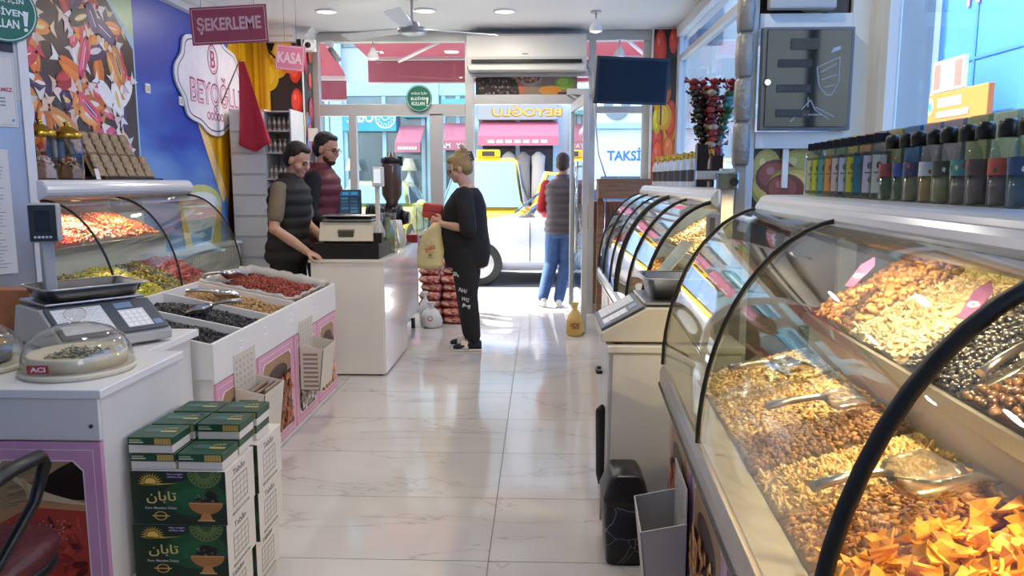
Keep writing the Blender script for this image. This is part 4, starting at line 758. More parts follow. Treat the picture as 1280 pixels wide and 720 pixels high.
tray(near, 'up', 1.20, 1.52, 'raisin', ['#26262a', '#3a3a40', '#1c1c1f', '#4b4a4c'], 1200, 'black raisins on the upper shelf beside the pale cashews', 'dried fruit', 1.2, material=CANDY)
tray(near, 'up', 1.52, 1.90, 'cashew', ['#d8c6a0', '#e4d6b6', '#c9b288'], 700, 'whole pale cashews on the upper shelf by the purple tags', 'nuts')
tray(near, 'up', 1.90, 2.28, 'walnut', ['#a8733a', '#c28d4c', '#7f5228', '#d0a262'], 420, 'mixed golden nuts at the far end of the upper shelf', 'nuts')
for i, (y0, y1, kd, cl, lb) in enumerate(((.05, .5, 'half', ROAST, 'roasted nuts at the near end of the gold-capped bottle case'), (.5, 1.0, 'peanut', PEAN, 'pale peanuts in the gold-capped bottle case'), (1.0, 1.6, 'flake', ['#e8e4de', '#d9dfe6', '#cfd4da'], 'white coated almonds in the gold-capped bottle case'), (1.6, 2.4, 'almond', NUTT, 'tan almonds at the far end of the gold-capped bottle case'))):
    tray(far, 'low', y0, y1, kd, cl, 1500, lb, 'nuts', 1.15)
for y0, y1, cl, lb in ((.05, .9, ROAST+['#d88a2a'], 'orange-brown nuts on the upper shelf of the gold-capped bottle case'), (.9, 2.4, ['#c8b79a', '#a98c62', '#e0d2b8'], 'pale nuts on the upper shelf of the gold-capped bottle case')): tray(far, 'up', y0, y1, 'almond', cl, 1500, lb, 'nuts', 1.2)
# sweets (left case: local y runs towards the camera)
tray(left, 'low', .05, .42, 'gum', ['#a83244', '#c24a56', '#8a2334', '#b85a50'], 900, 'dark red sweets at the far end of the left case', 'sweets', 1.1, .05, material=CANDY)
tray(left, 'low', .42, .72, 'gum', ['#5b6a2a', '#8a7a2c', '#3b3a22', '#c7b72e', '#6f4b2a'], 800, 'olive and brown sweets in the left case', 'sweets', 1.2, .05, material=CANDY)
tray(left, 'low', .72, 1.12, 'gum', ['#e2c422', '#efd83c', '#b9c22a', '#f0e06a', '#7fa32c'], 1100, 'bright yellow and green jelly sweets in the left case', 'sweets', 1.2, .06, material=CANDY)
tray(left, 'low', 1.12, 1.46, 'gum', ['#5a4a22', '#8f7a2a', '#c7b040', '#6b5a30'], 800, 'brownish jelly sweets in the left case behind the pole display', 'sweets', 1.2, .05, material=CANDY)
tray(left, 'up', .05, .5, 'gum', ['#d9692e', '#e88a3a', '#c94a2a', '#c9b7a8'], 700, 'orange and tan sweets on the upper shelf of the left case', 'sweets', 1.1, .045, material=CANDY)
tray(left, 'up', .5, .95, 'gum', ['#d8c3b4', '#e0786a', '#f0ece6', '#b88a6a', '#d95a4a'], 900, 'white and pink sugared sweets on the upper shelf of the left case', 'sweets', 1.0, .05, material=CANDY)
tray(left, 'up', .95, 1.46, 'gum', ['#e8582e', '#e0404a', '#f08a4a', '#e87a8a', '#d83a5a'], 1200, 'coral and orange sweets on the upper shelf of the left case', 'sweets', 1.05, .055, material=CANDY)
# orange corn chips: single triangles, the nearest tray of the long case
F_, D = cframe(near, 'low')
b = MB(); e0 = .021; tri = [(0, e0*1.15), (-e0, -e0*.65), (e0, -e0*.65)]; vs = []; 
for lay, zz in ((0, 0), (1, .005)):
    for (x, y) in tri: vs.append((x, y, zz+18*(x*x)))
    for (x, y) in [((tri[i][0]+tri[(i+1) % 3][0])/2*1.12, (tri[i][1]+tri[(i+1) % 3][1])/2*1.12) for i in range(3)]: vs.append((x, y, zz+18*x*x))
b.add(vs, [(0, 5, 3), (1, 3, 4), (2, 4, 5), (3, 5, 4), (6, 9, 11), (7, 10, 9), (8, 11, 10), (9, 10, 11), (0, 3, 9, 6), (3, 1, 7, 9), (1, 4, 10, 7), (4, 2, 8, 10), (2, 5, 11, 8), (5, 0, 6, 11)])
CHIPM = [mat('corn_chip_%d' % i, c, .55, var=.12, scale=90, bump=.2, bscale=260) for i, c in enumerate(('#f5ac1c', '#fbb92c', '#ee9c14'))]
cme = []
for i in range(3):
    me = bpy.data.meshes.new('corn_chip'); me.from_pydata([tuple(p) for p in np.concatenate(b.v)], [], b.f); me.materials.append(CHIPM[i]); cme.append(me)
heap('chip_bed', 'broken bits of orange corn chip under the loose chips', 'chips', F_ @ Matrix.Translation((0, 0, .002)), (.006, D-.006, .306, .904), 'flake', ['#f0a321', '#e0901c', '#f6b850'], 1500, .03, 1.6)
for i in range(285):
    x, y = random.uniform(.03, D-.03), .91-random.uniform(.028, 1)**.9*.52; o = bpy.data.objects.new('corn_chip', cme[i % 3]); C.objects.link(o)
    zz = .030+.016*math.sin(min(x, D-x)/(D*.35)*1.2)+random.uniform(0, .022); ROT = Matrix.Rotation(random.uniform(0, 6.3), 4, 'Z') @ Matrix.Rotation(random.gauss(0, .5), 4, 'X') @ Matrix.Rotation(random.gauss(0, .45), 4, 'Y')
    o.matrix_world = F_ @ Matrix.Translation((x, y, zz)) @ ROT; s_ = random.uniform(.85, 1.15); o.scale = (s_, s_, s_); tag(o, 'small orange triangular corn chip in the front tray of the long case', 'chip', 'orange corn chips')
# ================================================================ SMALL BUILDERS
def scoop(label, p, yaw, pitch=.25, L=.15, r=.05, m=None, roll=0., hl=.13):
    t = thing('scoop', label, 'scoop', p, 0, local=True); t.rotation_euler = (roll, -pitch, yaw); m = m or CHROME
    b = MB(); rings = []; N = 11
    for k in range(9):
        x = k/8*L; rr = r*(.35 if k == 0 else .75 if k == 1 else 1.)*(1.0+.04*k/8); op = .35+.65*0 if k < 7 else .8
        a0 = -PI+(.05 if k < 6 else .25*(k-5)); a1 = -.05 if k < 6 else -.25*(k-5)
        rings.append([(x, rr*math.cos(a), rr*1.0*math.sin(a)+r) for a in np.linspace(a0, a1, N)])
    vs = [q for g_ in rings for q in g_]; b.add(vs, [(i*N+j, i*N+j+1, (i+1)*N+j+1, (i+1)*N+j) for i in range(8) for j in range(N-1)]+[tuple(range(N))], 0, True); b.build('bowl', m, t, solid=.002)
    b = MB(); b.tube([(.005, 0, r*.9), (-.02, 0, r*1.05), (-hl*.6, 0, r*1.15), (-hl, 0, r*1.1)], [.009, .008, .0095, .011], 10); b.build('handle', STEEL, t); return t
def balance(name, label, loc, rz, bodym, base=None, pole=None, poleside=1, panz=True, group=None):
    t = thing(name, label, 'scale', loc, rz, local=True); z0 = 0
    if base: bx('base_block', (-.24, .24, -.22, .2, 0, .115), base, t, .006); z0 = .115
    b = MB(); b.prism([(-.27, z0+.012), (-.27, z0+.05), (-.09, z0+.15), (.14, z0+.15), (.19, z0+.02), (.19, z0+.012)], (-.2, 0, 0), (0, 1, 0), (0, 0, 1), (.4, 0, 0)); b.build('housing', bodym, t, bevel=.012)
    for x in (-.16, .16):
        for y in (-.2, .14): b = MB(); b.cyl((x, y, z0), (x, y, z0+.014), .02, .02, 10); b.build('foot', BLACK, t)
    # keypad on the slope
    sl_ = math.atan2(.10, .18); o = np.array((-.19, -.268, z0+.056)); ey = np.array((0, math.cos(sl_), math.sin(sl_))); ex = np.array((1., 0, 0)); nn = np.cross(ex, ey)
    b = MB(); b.prism([(0, 0), (.38, 0), (.38, .195), (0, .195)], o, ex, ey, nn*.008); kp = b.build('keypad', mat('keypad_grey', '#4c535b', .4), t, bevel=.004)
    P = Print(o+nn*.0085, ex, ey); P.rect(.015, .02, .19, .175, '#d9dcdc'); P.rect(.235, .02, .33, .13, '#d9dcdc')
    for i in range(8):
        for j in range(6): P.rect(.02+.0205*i, .026+.024*j, .036+.0205*i, .044+.024*j, '#eef0f0'); P.k -= P.step; P.rect(.022+.0205*i, .032+.024*j, .033+.0205*i, .036+.024*j, '#8e969c'); P.k += 0; P.k -= P.step
    for i in range(4):
        for j in range(4): P.rect(.24+.022*i, .026+.025*j, .256+.022*i, .045+.025*j, '#f4f4f2'); P.k -= P.step
    P.rect(.235, .14, .30, .175, '#7d97b5'); P.rect(.335, .02, .365, .05, '#7d97b5'); P.build('keys', kp)
    bx('side_recess', (-.06, .06, .155, .162+.02, z0+.07, z0+.1), mat('recess_shade', '#8f8a7d', .5), t, .003)
    # platter
    bx('platter', (-.18, .18, -.1, .16, z0+.158, z0+.17), STEEL, t, .005); b = MB(); b.cyl((0, .03, z0+.14), (0, .03, z0+.16), .06, .06, 14); b.build('platter_post', BLACK, t)
    if pole:
        x, y, h = pole; b = MB(); b.box(x-.022, x+.022, y-.018, y+.018, z0, h); b.build('pole', bodym, t, bevel=.006)
    return t, z0
def display_head(t, c, d, rz, bodym, screen):
    M_ = Matrix.Translation(c) @ Matrix.Rotation(rz, 4, 'Z'); b = MB(); b.box(-d[0]/2, d[0]/2, -d[1]/2, d[1]/2, -d[2]/2, d[2]/2, M=M_); h = b.build('display_head', bodym, t, bevel=.01)
    b = MB(); b.box(-d[0]/2+.006, d[0]/2-.006, -d[1]/2-.004, -d[1]/2, -d[2]/2+.006, d[2]/2-.006, M=M_); b.build('display_face', mat('display_face', '#2e3338', .3), h, bevel=.003)
    b = MB(); b.box(-d[0]*.25, d[0]*.25, -d[1]/2-.0055, -d[1]/2-.003, -d[2]*.22, d[2]*.32, M=M_); b.build('display_screen', screen, h)
    P = Print(M_ @ Vector((-d[0]/2, -d[1]/2-.004, -d[2]/2)), M_.to_3x3() @ Vector((1, 0, 0)), (0, 0, 1))
    for k in range(5): P.rect(.02+k*(d[0]-.04)/5, .018, .02+k*(d[0]-.04)/5+.009, .026, '#d5d8da')
    P.build('buttons', h)
def steel_pan(label, p, rz, w_=.36, d_=.27, h=.05):
    t = thing('steel_pan', label, 'pan', p, rz, local=True); b = MB()
    def ring(w, d, z, r=.03): return [(sx*(w/2-r)+r*math.cos(a), sy*(d/2-r)+r*math.sin(a), z) for sx, sy, a0 in ((1, 1, 0), (-1, 1, PI/2), (-1, -1, PI), (1, -1, 1.5*PI)) for a in np.linspace(a0, a0+PI/2, 5)]
    b.loft([ring(w_*.05, d_*.05, .002, .002), ring(w_-.05, d_-.05, .002), ring(w_-.012, d_-.012, h-.004), ring(w_, d_, h), ring(w_+.012, d_+.012, h-.004)], caps=False); b.build('dish', mat('pan_steel', '#9a9b9c', .25, 1., var=.2, scale=9), t, solid=.0015)
    b = MB(); b.tube([(x, y, z) for x, y, z in ring(w_+.008, d_+.008, h-.001)], .004, 6, closed=True); b.build('rim', STEEL, t); return t
# ================================================================ LEFT FOREGROUND
cabl = thing('counter_cabinet', 'white counter cabinet with pink tomato paste picture on its front', 'cabinet', (-2.0, 2.4, 0))
LW = mat('laminate_grey_white', '#d8d6d0', .35, var=.05, scale=4)
bx('carcass', (-2.75, -1.30, 2.165, 2.66, .02, .785), LW, cabl, .003); bx('worktop', (-2.76, -1.285, 2.14, 2.67, .785, .812), mat('worktop_white', '#e2e1de', .3), cabl, .003); bx('kick_board', (-2.7, -1.32, 2.18, 2.62, 0, .02), DGREY, cabl, .001); bx('apron', (-2.75, -1.302, 2.15, 2.166, .655, .783), LW, cabl, .002)
b = MB(); b.cyl((-1.325, 2.149, .70), (-1.325, 2.145, .70), .006, .006, 10); b.build('screw', DGREY, cabl)
for x0, x1 in ((-1.712, -1.302), (-2.13, -1.72), (-2.54, -2.135)):
    d = bx('door', (x0, x1, 2.148, 2.166, .03, .65), mat('panel_lilac', '#c793b2', .35, var=.08, scale=5), cabl, .002); P = Print((x0, 2.148, .03), (1, 0, 0), (0, 0, 1)); W_, H_ = x1-x0, .62
    P.frame(.022, .022, W_-.022, H_-.022, .003, '#e3cfdc'); a, c, d_, e = .075, .045, W_-.055, H_-.055; k = .03
    P.poly([(a+k, c), (d_-k, c), (d_, c+k), (d_, e-k), (d_-k, e), (a+k, e), (a, e-k), (a, c+k)], '#ead6e2'); a += .004; c += .004; d_ -= .004; e -= .004
    P.poly([(a+k, c), (d_-k, c), (d_, c+k), (d_, e-k), (d_-k, e), (a+k, e), (a, e-k), (a, c+k)], '#9c8460')
    for q in range(60): yy = random.uniform(e-.19, e-.015); P.line(a+.03+random.uniform(0, .04), yy, a+.1+random.uniform(0, .06), yy+.02, .003, random.choice(['#87704e', '#b09a76', '#75603f'])); P.k -= P.step*.9
    P.poly([(d_, e-k), (d_-k, e), (d_-.07, e-.02), (d_-.16, e-.08), (d_-.05, e-.12), (d_, e-.12)], '#17100d')
    P.poly([(a+.03, e-.04), (a+.05, e-.04), (a+.16, e-.1), (d_, e-.13), (d_, e-.14), (a+.13, e-.12)], '#c9b48c'); P.poly([(a+.08, e-.05), (a+.095, e-.055), (a+.11, e-.12), (a+.1, e-.13)], '#b8a27a')
    P.poly([(a, e-.16), (a+.1, e-.125), (d_, e-.135), (d_, c+.06), (d_-.04, c+.035), (a+.1, c+.03), (a, c+.09)], '#b7865c'); P.poly([(a, e-.2), (a+.1, e-.145), (d_, e-.155), (d_, c+.10), (d_-.06, c+.08), (a+.12, c+.075), (a, c+.14)], '#a8382a')
    for q in range(130):
        xx, yy = random.uniform(a+.015, d_-.02), random.uniform(c+.12, e-.19); P.ellp(xx, yy, random.uniform(.006, .03), random.uniform(.004, .012), random.choice(['#b8402f', '#8f2a20', '#c24a36', '#9d3226', '#b33c2d', '#591612']), random.uniform(-.6, 2), 9); P.k -= P.step*.8
    for q in range(90): P.ellp(random.uniform(a+.06, d_-.06), random.gauss(e-.215, .014), .003, .0018, '#d89a8c', 0, 6); P.k -= P.step*.9
    P.build('print', d)
tb2 = thing('side_table', 'plain white table carrying the keypad scale', 'table', (-1.9, 2.9, 0)); bx('table_top', (-2.45, -1.43, 2.675, 3.12, .775, .805), mat('worktop_white'), tb2); bx('cabinet_body', (-2.4, -1.46, 2.69, 3.1, 0, .775), LW, tb2)
# keypad scale
s1, z0 = balance('counter_scale', 'grey label scale with keypad and tall pole display', (-1.76, 2.885, .805), .92, mat('scale_grey', '#b4b2ac', .45, var=.05), None, (-.08, .12, .40))
hd = Matrix.Rotation(-.92, 4, 'Z'); display_head(s1, (-.08, .12, .455), (.105, .06, .15), -.92+.35, mat('scale_grey'), mat('lcd_dark', '#20262b', .1))
steel_pan('shallow steel pan on the keypad scale', (-1.77, 2.90, .977), .92)
# cloches
def cloche(label, c, r, tag_=None, fill='#e2d6b6'):
    t = thing('glass_cloche', label, 'cloche', c); x, y, z = c
    b = MB(); b.lathe([(r*.98, 0), (r*1.02, .012), (r, .02)], 32, c); b.build('base_plate', mat('plate_cream', '#cfc9b4', .4), t)
    b = MB(); b.lathe([(r*.95, .018), (r*.97, .03), (r*.93, .07), (r*.82, .105), (r*.62, .133), (r*.35, .15), (r*.12, .156), (.001, .157)], 36, c, caps=False); b.build('dome', PLASTIC, t, solid=.003)
    b = MB(); b.lathe([(.012, .155), (.012, .162), (.03, .175), (.034, .188), (.026, .2), (.001, .203)], 18, c, caps=False); b.build('knob', PLASTIC, t)
    return t
cl1 = cloche('clear domed cloche with red ACI tag on the white cabinet', (-1.49, 2.375, .812), .168)
b = MB(); b.lathe([(.001, .022), (.14, .022), (.146, .062), (.14, .066), (.13, .056), (.001, .054)], 36, (-1.49, 2.375, .812)); dish = tag(b.build('cheese_dish', mat('dish_cream', '#e3d8b8', .4)), 'round cream dish of spread under the ACI cloche', 'dish')
heap('spread', '', '', Matrix.Translation((-1.49, 2.375, .86)), (-.085, .085, -.085, .085), 'flake', ['#d8cca6', '#b9a878', '#5c5138', '#e6dcc0', '#6f8078'], 260, .012, 1.1, parent=dish)
P = Print((-1.545, 2.205, .842), (.995, .05, 0), (0, 0, 1)); P.rect(0, 0, .066, .026, '#a5383c'); P.text('ACI', .033, .013, .046, .015, '#f0dede', .03); tg = P.build('price_tag', cl1)
cl2 = cloche('clear domed cloche over a grey pot at the cabinet end', (-1.86, 2.375, .812), .168)
b = MB(); b.lathe([(.001, .021), (.1, .021), (.125, .03), (.13, .085), (.12, .085), (.115, .075), (.001, .07)], 30, (-1.86, 2.375, .812)); pot = tag(b.build('grey_pot', mat('pot_grey', '#6d6f71', .4)), 'grey pot of mustard coloured paste under the second cloche', 'pot')
b = MB(); b.lathe([(.001, .088), (.06, .09), (.117, .082)], 26, (-1.86, 2.375, .812), caps=False); b.build('paste', mat('mustard', '#b98d3c', .5, var=.2, scale=40), pot)
rb = thing('wooden_box', 'small orange-brown wooden box with black sockets behind the scale', 'box', (-2.2, 2.95, .805)); bx('case', (-2.34, -2.05, 2.98, 3.08, .805, .985), mat('orange_wood', '#a8683c', .5, var=.25, scale=12), rb); bx('socket', (-2.27, -2.23, 2.974, 2.982, .92, .945), BLACK, rb, .001); bx('socket', (-2.2, -2.18, 2.974, 2.982, .925, .94), BLACK, rb, .001)
# office chair
ch = thing('office_chair', 'burgundy padded office chair with black looped armrest', 'chair', (-1.64, 1.72, 0)); 
b = MB(); N = 28
def so_(rx, ry, z, e=4.5): return [(-1.56+rx*math.copysign(abs(math.cos(a))**(2/e), math.cos(a)), 1.765+ry*math.copysign(abs(math.sin(a))**(2/e), math.sin(a)), z) for a in np.linspace(0, 2*PI, N, endpoint=False)]
b.loft([so_(.2, .2, .395), so_(.245, .245, .40), so_(.26, .26, .425), so_(.25, .25, .455), so_(.2, .2, .467), so_(.05, .05, .464)]); b.build('seat', mat('burgundy_leather', '#4f1a20', .4, var=.25, scale=9, bump=.3, bscale=50), ch)
b = MB(); b.loft([so_(.22, .22, .37), so_(.25, .25, .375), so_(.25, .25, .40)]); b.build('seat_shell', BLACK, ch)
for sgn, x in ((1, -1.29), (-1, -1.83)):
    b = MB(); b.tube([(x-.09, 1.66, .41), (x-.05, 1.74, .47), (x-.01, 1.84, .60), (x, 1.88, .69), (x, 1.86, .715), (x, 1.75, .72), (x, 1.6, .705), (x, 1.5, .67), (x-.01, 1.5, .56), (x-.03, 1.6, .44)], [.014, .014, .015, .017, .019, .02, .02, .017, .014, .014], 10, ell=(1.15, .9)); b.build('armrest', BLACK, ch)
b = MB(); b.cyl((-1.56, 1.765, .1), (-1.56, 1.765, .42), .03, .03, 14); b.build('gas_column', DGREY, ch)
for a in range(5):
    q = a*2*PI/5+.3; e = (-1.56+.27*math.cos(q), 1.765+.27*math.sin(q)); b = MB(); b.tube([(-1.56, 1.765, .12), (e[0], e[1], .08)], [.03, .018], 8); b.build('leg', BLACK, ch); b = MB(); b.cyl((e[0]-.02, e[1], .028), (e[0]+.02, e[1], .028), .028, .028, 14); b.build('castor', BLACK, ch)
b = MB(); b.cbox((-1.56, 1.51, .82), (.4, .07, .44), rx=-.12); b.build('backrest', mat('burgundy_leather'), ch, bevel=.03); b = MB(); b.tube([(-1.56, 1.71, .42), (-1.56, 1.51, .44), (-1.56, 1.47, .7)], .025, 8); b.build('back_support', BLACK, ch)
# date cartons
KRAFT = mat('carton_white', '#d9d3c9', .6, var=.05); GREENB = mat('carton_green', '#0d2b1c', .4, var=.25, scale=4)
AR = '\ufee5\ufe8e\ufe91\ufe8e\ufe97'
def carton(p, flip=False, label='', grp=None, wd=.30, dp=.235, h=.175):
    t = thing('date_carton', label, 'carton', p, 0, grp, local=True); bx('box', (0, wd, 0, dp, .0005, h), KRAFT, t, .002); bx('front_face', (.0005, wd-.0005, -.0015, .002, .001, h-.0005), GREENB, t, 0)
    P = Print((0, -.0015, 0), (1, 0, 0), (0, 0, 1), .00008); s_ = 1
    if flip: P = Print((wd, -.0015, h), (-1, 0, 0), (0, 0, -1), .00008)
    P.ellp(.2, .09, .1, .06, '#164a2b', 0, 24); P.ellp(.2, .09, .06, .035, '#1c5a35', 0, 20)
    cx, cy = .063, .135
    for k in range(13): a = PI*k/12; P.poly([(cx+.022*math.cos(a-.12), cy+.022*math.sin(a-.12)), (cx+.041*math.cos(a), cy+.036*math.sin(a)), (cx+.022*math.cos(a+.12), cy+.022*math.sin(a+.12))], '#d8b24a'); P.k -= P.step
    P.ellp(cx, cy, .019, .019, '#e6c25c', 0, 18, 0, PI); P.poly([(cx-.035, cy-.006), (cx+.05, cy+.001), (cx+.09, cy+.002), (cx+.03, cy-.004)], '#d8b24a')
    P.text(AR, .095, .09, .095, .04, '#d9bf78', .012); P.text('Rom Mazafati Dates', .092, .056, .1, .008, '#cfd3c4', .01); P.ellp(.09, .03, .02, .012, '#1a1a14'); P.ring(.09, .03, .015, .003, '#c9a55a', 20, 1.4); P.rect(.062, .028, .118, .032, '#c9a55a')
    P.poly([(.11, .172), (.175, .172), (.175, .158), (.142, .147), (.11, .158)], '#2a1f4a'); P.text('Net weight', .142, .166, .05, .006, '#d8d4e4', .01); P.text('(500)±10gr', .142, .157, .05, .006, '#d8d4e4', .01)
    P.ellp(.235, .172, .056, .05, '#3c5a34', 0, 26, PI, 2*PI)
    for q in range(11): a = PI+PI*(q+.5)/11; P.ring(.235+.045*math.cos(a), .172+.042*math.sin(a), .008, .002, '#7c8a4c', 10); P.k -= P.step; P.ring(.235+.027*math.cos(a), .172+.026*math.sin(a), .007, .002, '#7c8a4c', 10); P.k -= P.step
    for q in range(11): P.ellp(.235+random.uniform(-.036, .036), .075+random.uniform(-.008, .026), .015, .012, random.choice(['#120c0c', '#241818', '#1b1213']), 0, 12); P.ellp(.231+random.uniform(-.03, .03), .082+random.uniform(-.008, .02), .003, .002, '#8f8080', 0, 6); P.k -= P.step*1.7
    P.ellp(.235, .072, .054, .036, '#a8703c', 0, 24, PI, 2*PI); P.rect(.182, .07, .288, .075, '#c48c54'); P.poly([(.223, .04), (.247, .04), (.257, .018), (.213, .018)], '#b98048'); P.rect(.208, .014, .262, .019, '#d0a068'); P.build('front_print', t)
    P = Print((wd, 0, 0), (0, 1, 0), (0, 0, 1)); P.text('Tabān', dp*.45, h*.86, dp*.42, h*.12, '#6d6a62', .02); P.frame(dp*.2, h*.22, dp*.72, h*.72, .003, '#7a766e')
    for q in range(3): P.line(dp*.2, h*(.35+.12*q), dp*.72, h*(.35+.12*q), .002, '#8a857c'); P.line(dp*(.33+.13*q), h*.22, dp*(.33+.13*q), h*.72, .002, '#8a857c')
    P.text('MAZAFATI DATES', dp*.46, h*.1, dp*.6, h*.05, '#6d6a62', .02); P.build('side_print', t); return t
lv = ['bottom carton', 'middle carton', 'top carton']
for i, y in enumerate((2.245, 2.49)):
    for k in range(3): carton((-1.28+.004*k-.012*(k == 0)+(.01 if i else 0), y, .1755*k), k == 0 and i == 0, 'green date %s of the stack %s' % (lv[k], 'beside the lilac cabinet front' if i == 0 else 'behind the first one, next to the nut bins'))
def datebox(p, lb, rz=0, wd=.143, dp=.125, h=.052):
    t = thing('date_box', lb, 'box', p, rz, 'small date boxes', local=True); bx('tray', (.002, wd-.002, .002, dp-.002, .0005, h*.5), KRAFT, t, .001); bx('lid', (0, wd, 0, dp, h*.5, h), mat('lid_green', '#1d4a34', .35, var=.2, scale=12), t, .002)
    P = Print((0, 0, h), (1, 0, 0), (0, 1, 0), .0001); P.ellp(wd*.35, dp*.55, .03, .018, '#2f6f6a'); P.ellp(wd*.3, dp*.5, .012, .008, '#7a3f5c'); P.rect(wd*.55, dp*.4, wd*.9, dp*.52, '#b7a765'); P.text(AR, wd*.7, dp*.7, .04, .018, '#d9c98a', .01); P.build('lid_print', t)
    P = Print((0, 0, h*.5), (1, 0, 0), (0, 0, 1), .0001); P.rect(.006, .008, wd*.35, .012, '#c8cfae'); P.rect(.006, .015, wd*.3, .019, '#a9b48c'); P.rect(wd*.6, .003, wd*.97, h*.5-.003, '#a98c4a')
    for q in range(6): P.rect(wd*.62+q*.009, .004, wd*.62+q*.009+.003, h*.5-.004, '#c9ad62'); P.k -= P.step
    P.build('front_print', t)
ZT = .1755*3
datebox((-1.275, 2.255, ZT), 'lower small green date box of the pair on the carton front corner'); datebox((-1.28, 2.255, ZT+.0525), 'upper small green date box of the pair on the carton front corner')
datebox((-1.125, 2.255, ZT), 'single small green date box on the aisle side of the pair')
for x, y, lb in ((-1.275, 2.39, 'small green date box behind the pair'), (-1.125, 2.39, 'small green date box in the second row on the aisle side'), (-1.27, 2.53, 'small green date box in the back row beside the cabinet'), (-1.12, 2.53, 'small green date box in the back row on the aisle side')): datebox((x, y, ZT), 'lower '+lb); datebox((x+.004, y, ZT+.0525), 'upper '+lb)
# ================================================================ NUT BINS
nb = thing('bin_counter', 'white sloping bin counter with pink nut pictures along the aisle', 'counter', (-1.68, 4.1, 0)); bxw = mat('bin_white', '#e3e1dc', .35, var=.03)
BY = [3.13, 3.48, 3.86, 4.27, 5.08]; BX0, BX1 = -1.96, -1.378; ZB, ZFr = .85, .735
def binz(x): return ZFr+(ZB-ZFr)*(BX1-x)/(BX1-BX0)
bx('base', (BX0, BX1-.012, 3.14, 5.07, 0, .60), bxw, nb, .003); 
b = MB(); b.prism([(BX1-.014, .56), (BX1, .56), (BX1, ZFr), (BX1-.014, ZFr+.003)], (0, 3.13, 0), (1, 0, 0), (0, 0, 1), (0, 1.95, 0)); b.build('front_strip', bxw, nb, bevel=.002)
b = MB(); b.prism([(BX0, .56), (BX0+.014, .56), (BX0+.014, ZB), (BX0, ZB)], (0, 3.13, 0), (1, 0, 0), (0, 0, 1), (0, 1.95, 0)); b.build('back_board', bxw, nb, bevel=.002)
for y in BY: b = MB(); b.prism([(BX0+.012, .58), (BX1-.012, .58), (BX1-.012, ZFr), (BX0+.012, ZB-.002)], (0, y if y < 5 else y-.014, 0), (1, 0, 0), (0, 0, 1), (0, .014, 0)); b.build('divider', bxw, nb, bevel=.002)
P = Print((BX1, 3.13, .56), (0, 1, 0), (0, 0, 1))
for y in (.28, .6, 1.0, 1.45): P.rect(y, .09, y+.035, .135, '#f4f2ee'); P.rect(y+.006, .105, y+.01, .125, '#5a5a58'); P.rect(y+.018, .105, y+.028, .109, '#5a5a58'); P.rect(y+.018, .118, y+.028, .122, '#5a5a58')
P.build('price_tags', nb)
pal = [['#8a4a2c', '#a35a34', '#c9a27c', '#5d2f1c'], ['#8a4a2c', '#9c5433', '#74391f', '#b06c42'], ['#bdb4aa', '#8a8078', '#d6cfc6', '#6a625c'], ['#c0864a', '#b37436', '#d3a565']]
for i, (y0, y1) in enumerate(((3.14, 3.62), (3.635, 4.18), (4.195, 4.63), (4.64, 5.07))):
    pn = bx('front_panel', (BX1-.012, BX1-.002, y0, y1, .03, .555), mat('panel_rose', '#d99bb4', .3), nb, .002); P = Print((BX1-.002, y0, .03), (0, 1, 0), (0, 0, 1)); nut_panel(P, y1-y0, .525, pal[i]); P.build('print', pn)
bx('skirting', (BX0, BX1-.02, 3.15, 5.06, 0, .028), DGREY, nb, .001)
ang = math.atan2(ZB-ZFr, BX1-BX0)
goods = [('seed', ['#1d1c1e', '#2e2d30', '#141315', '#454349'], 2300, 'black sunflower seeds in the bin closest to the keypad scale', 'seeds', 1.25), ('seed', ['#26262a', '#3a3a3f', '#1a1a1c', '#55545a'], 2400, 'dark grey striped seeds in the second bin', 'seeds', 1.25), ('round', ['#a8824e', '#c19a62', '#8d6b3e', '#b58e58'], 1700, 'tan unshelled hazelnuts in the third bin', 'nuts', 1.2), ('peanut', ['#8a2f22', '#9c3c2a', '#74241b', '#a84e38'], 2400, 'red-skinned peanuts in the plastic-lined end bin', 'nuts', 1.25)]
for i, (kd, cl, n_, lb, ct, s_) in enumerate(goods):
    y0, y1 = BY[i]+.016, BY[i+1]-.004; Fm = Matrix.Translation((BX0+.016, y0, ZB-.075)) @ Matrix.Rotation(ang, 4, 'Y'); y1_ = y1 if i < 3 else y1-.012
    heap('bin_'+ct, lb, ct, Fm, (.004, math.hypot(BX1-BX0, ZB-ZFr)-.038, .002, y1_-y0), kd, cl, n_, .055, s_, .6)
# plastic liner round the end bin
b = MB(); nx, ny = 26, 5; vs = []
per = [(BX0+.02, 4.29), (BX1-.03, 4.29), (BX1-.03, 5.05), (BX0+.02, 5.05)]
loop = []
for k in range(4):
    a, c = per[k], per[(k+1) % 4]
    for q in range(14): loop.append((a[0]+(c[0]-a[0])*q/14, a[1]+(c[1]-a[1])*q/14))
cxy = ((BX0+BX1)/2, 4.67)
for lay in range(4):
    for k, (x, y) in enumerate(loop):
        f_ = (.9, .97, 1.0, 1.03)[lay]; zz = binz(x)+(-.035, .0, .02, .008)[lay]+.007*math.sin(k*2.1+lay); vs.append((cxy[0]+(x-cxy[0])*f_+.006*math.sin(k*3.3), cxy[1]+(y-cxy[1])*f_+.006*math.cos(k*2.7), zz))
n_ = len(loop); b.add(vs, [(i*n_+j, i*n_+(j+1) % n_, (i+1)*n_+(j+1) % n_, (i+1)*n_+j) for i in range(3) for j in range(n_)], 0, True); tag(b.build('bin_liner', BAGW, None, solid=.001), 'crumpled clear plastic liner around the red peanuts', 'plastic liner')
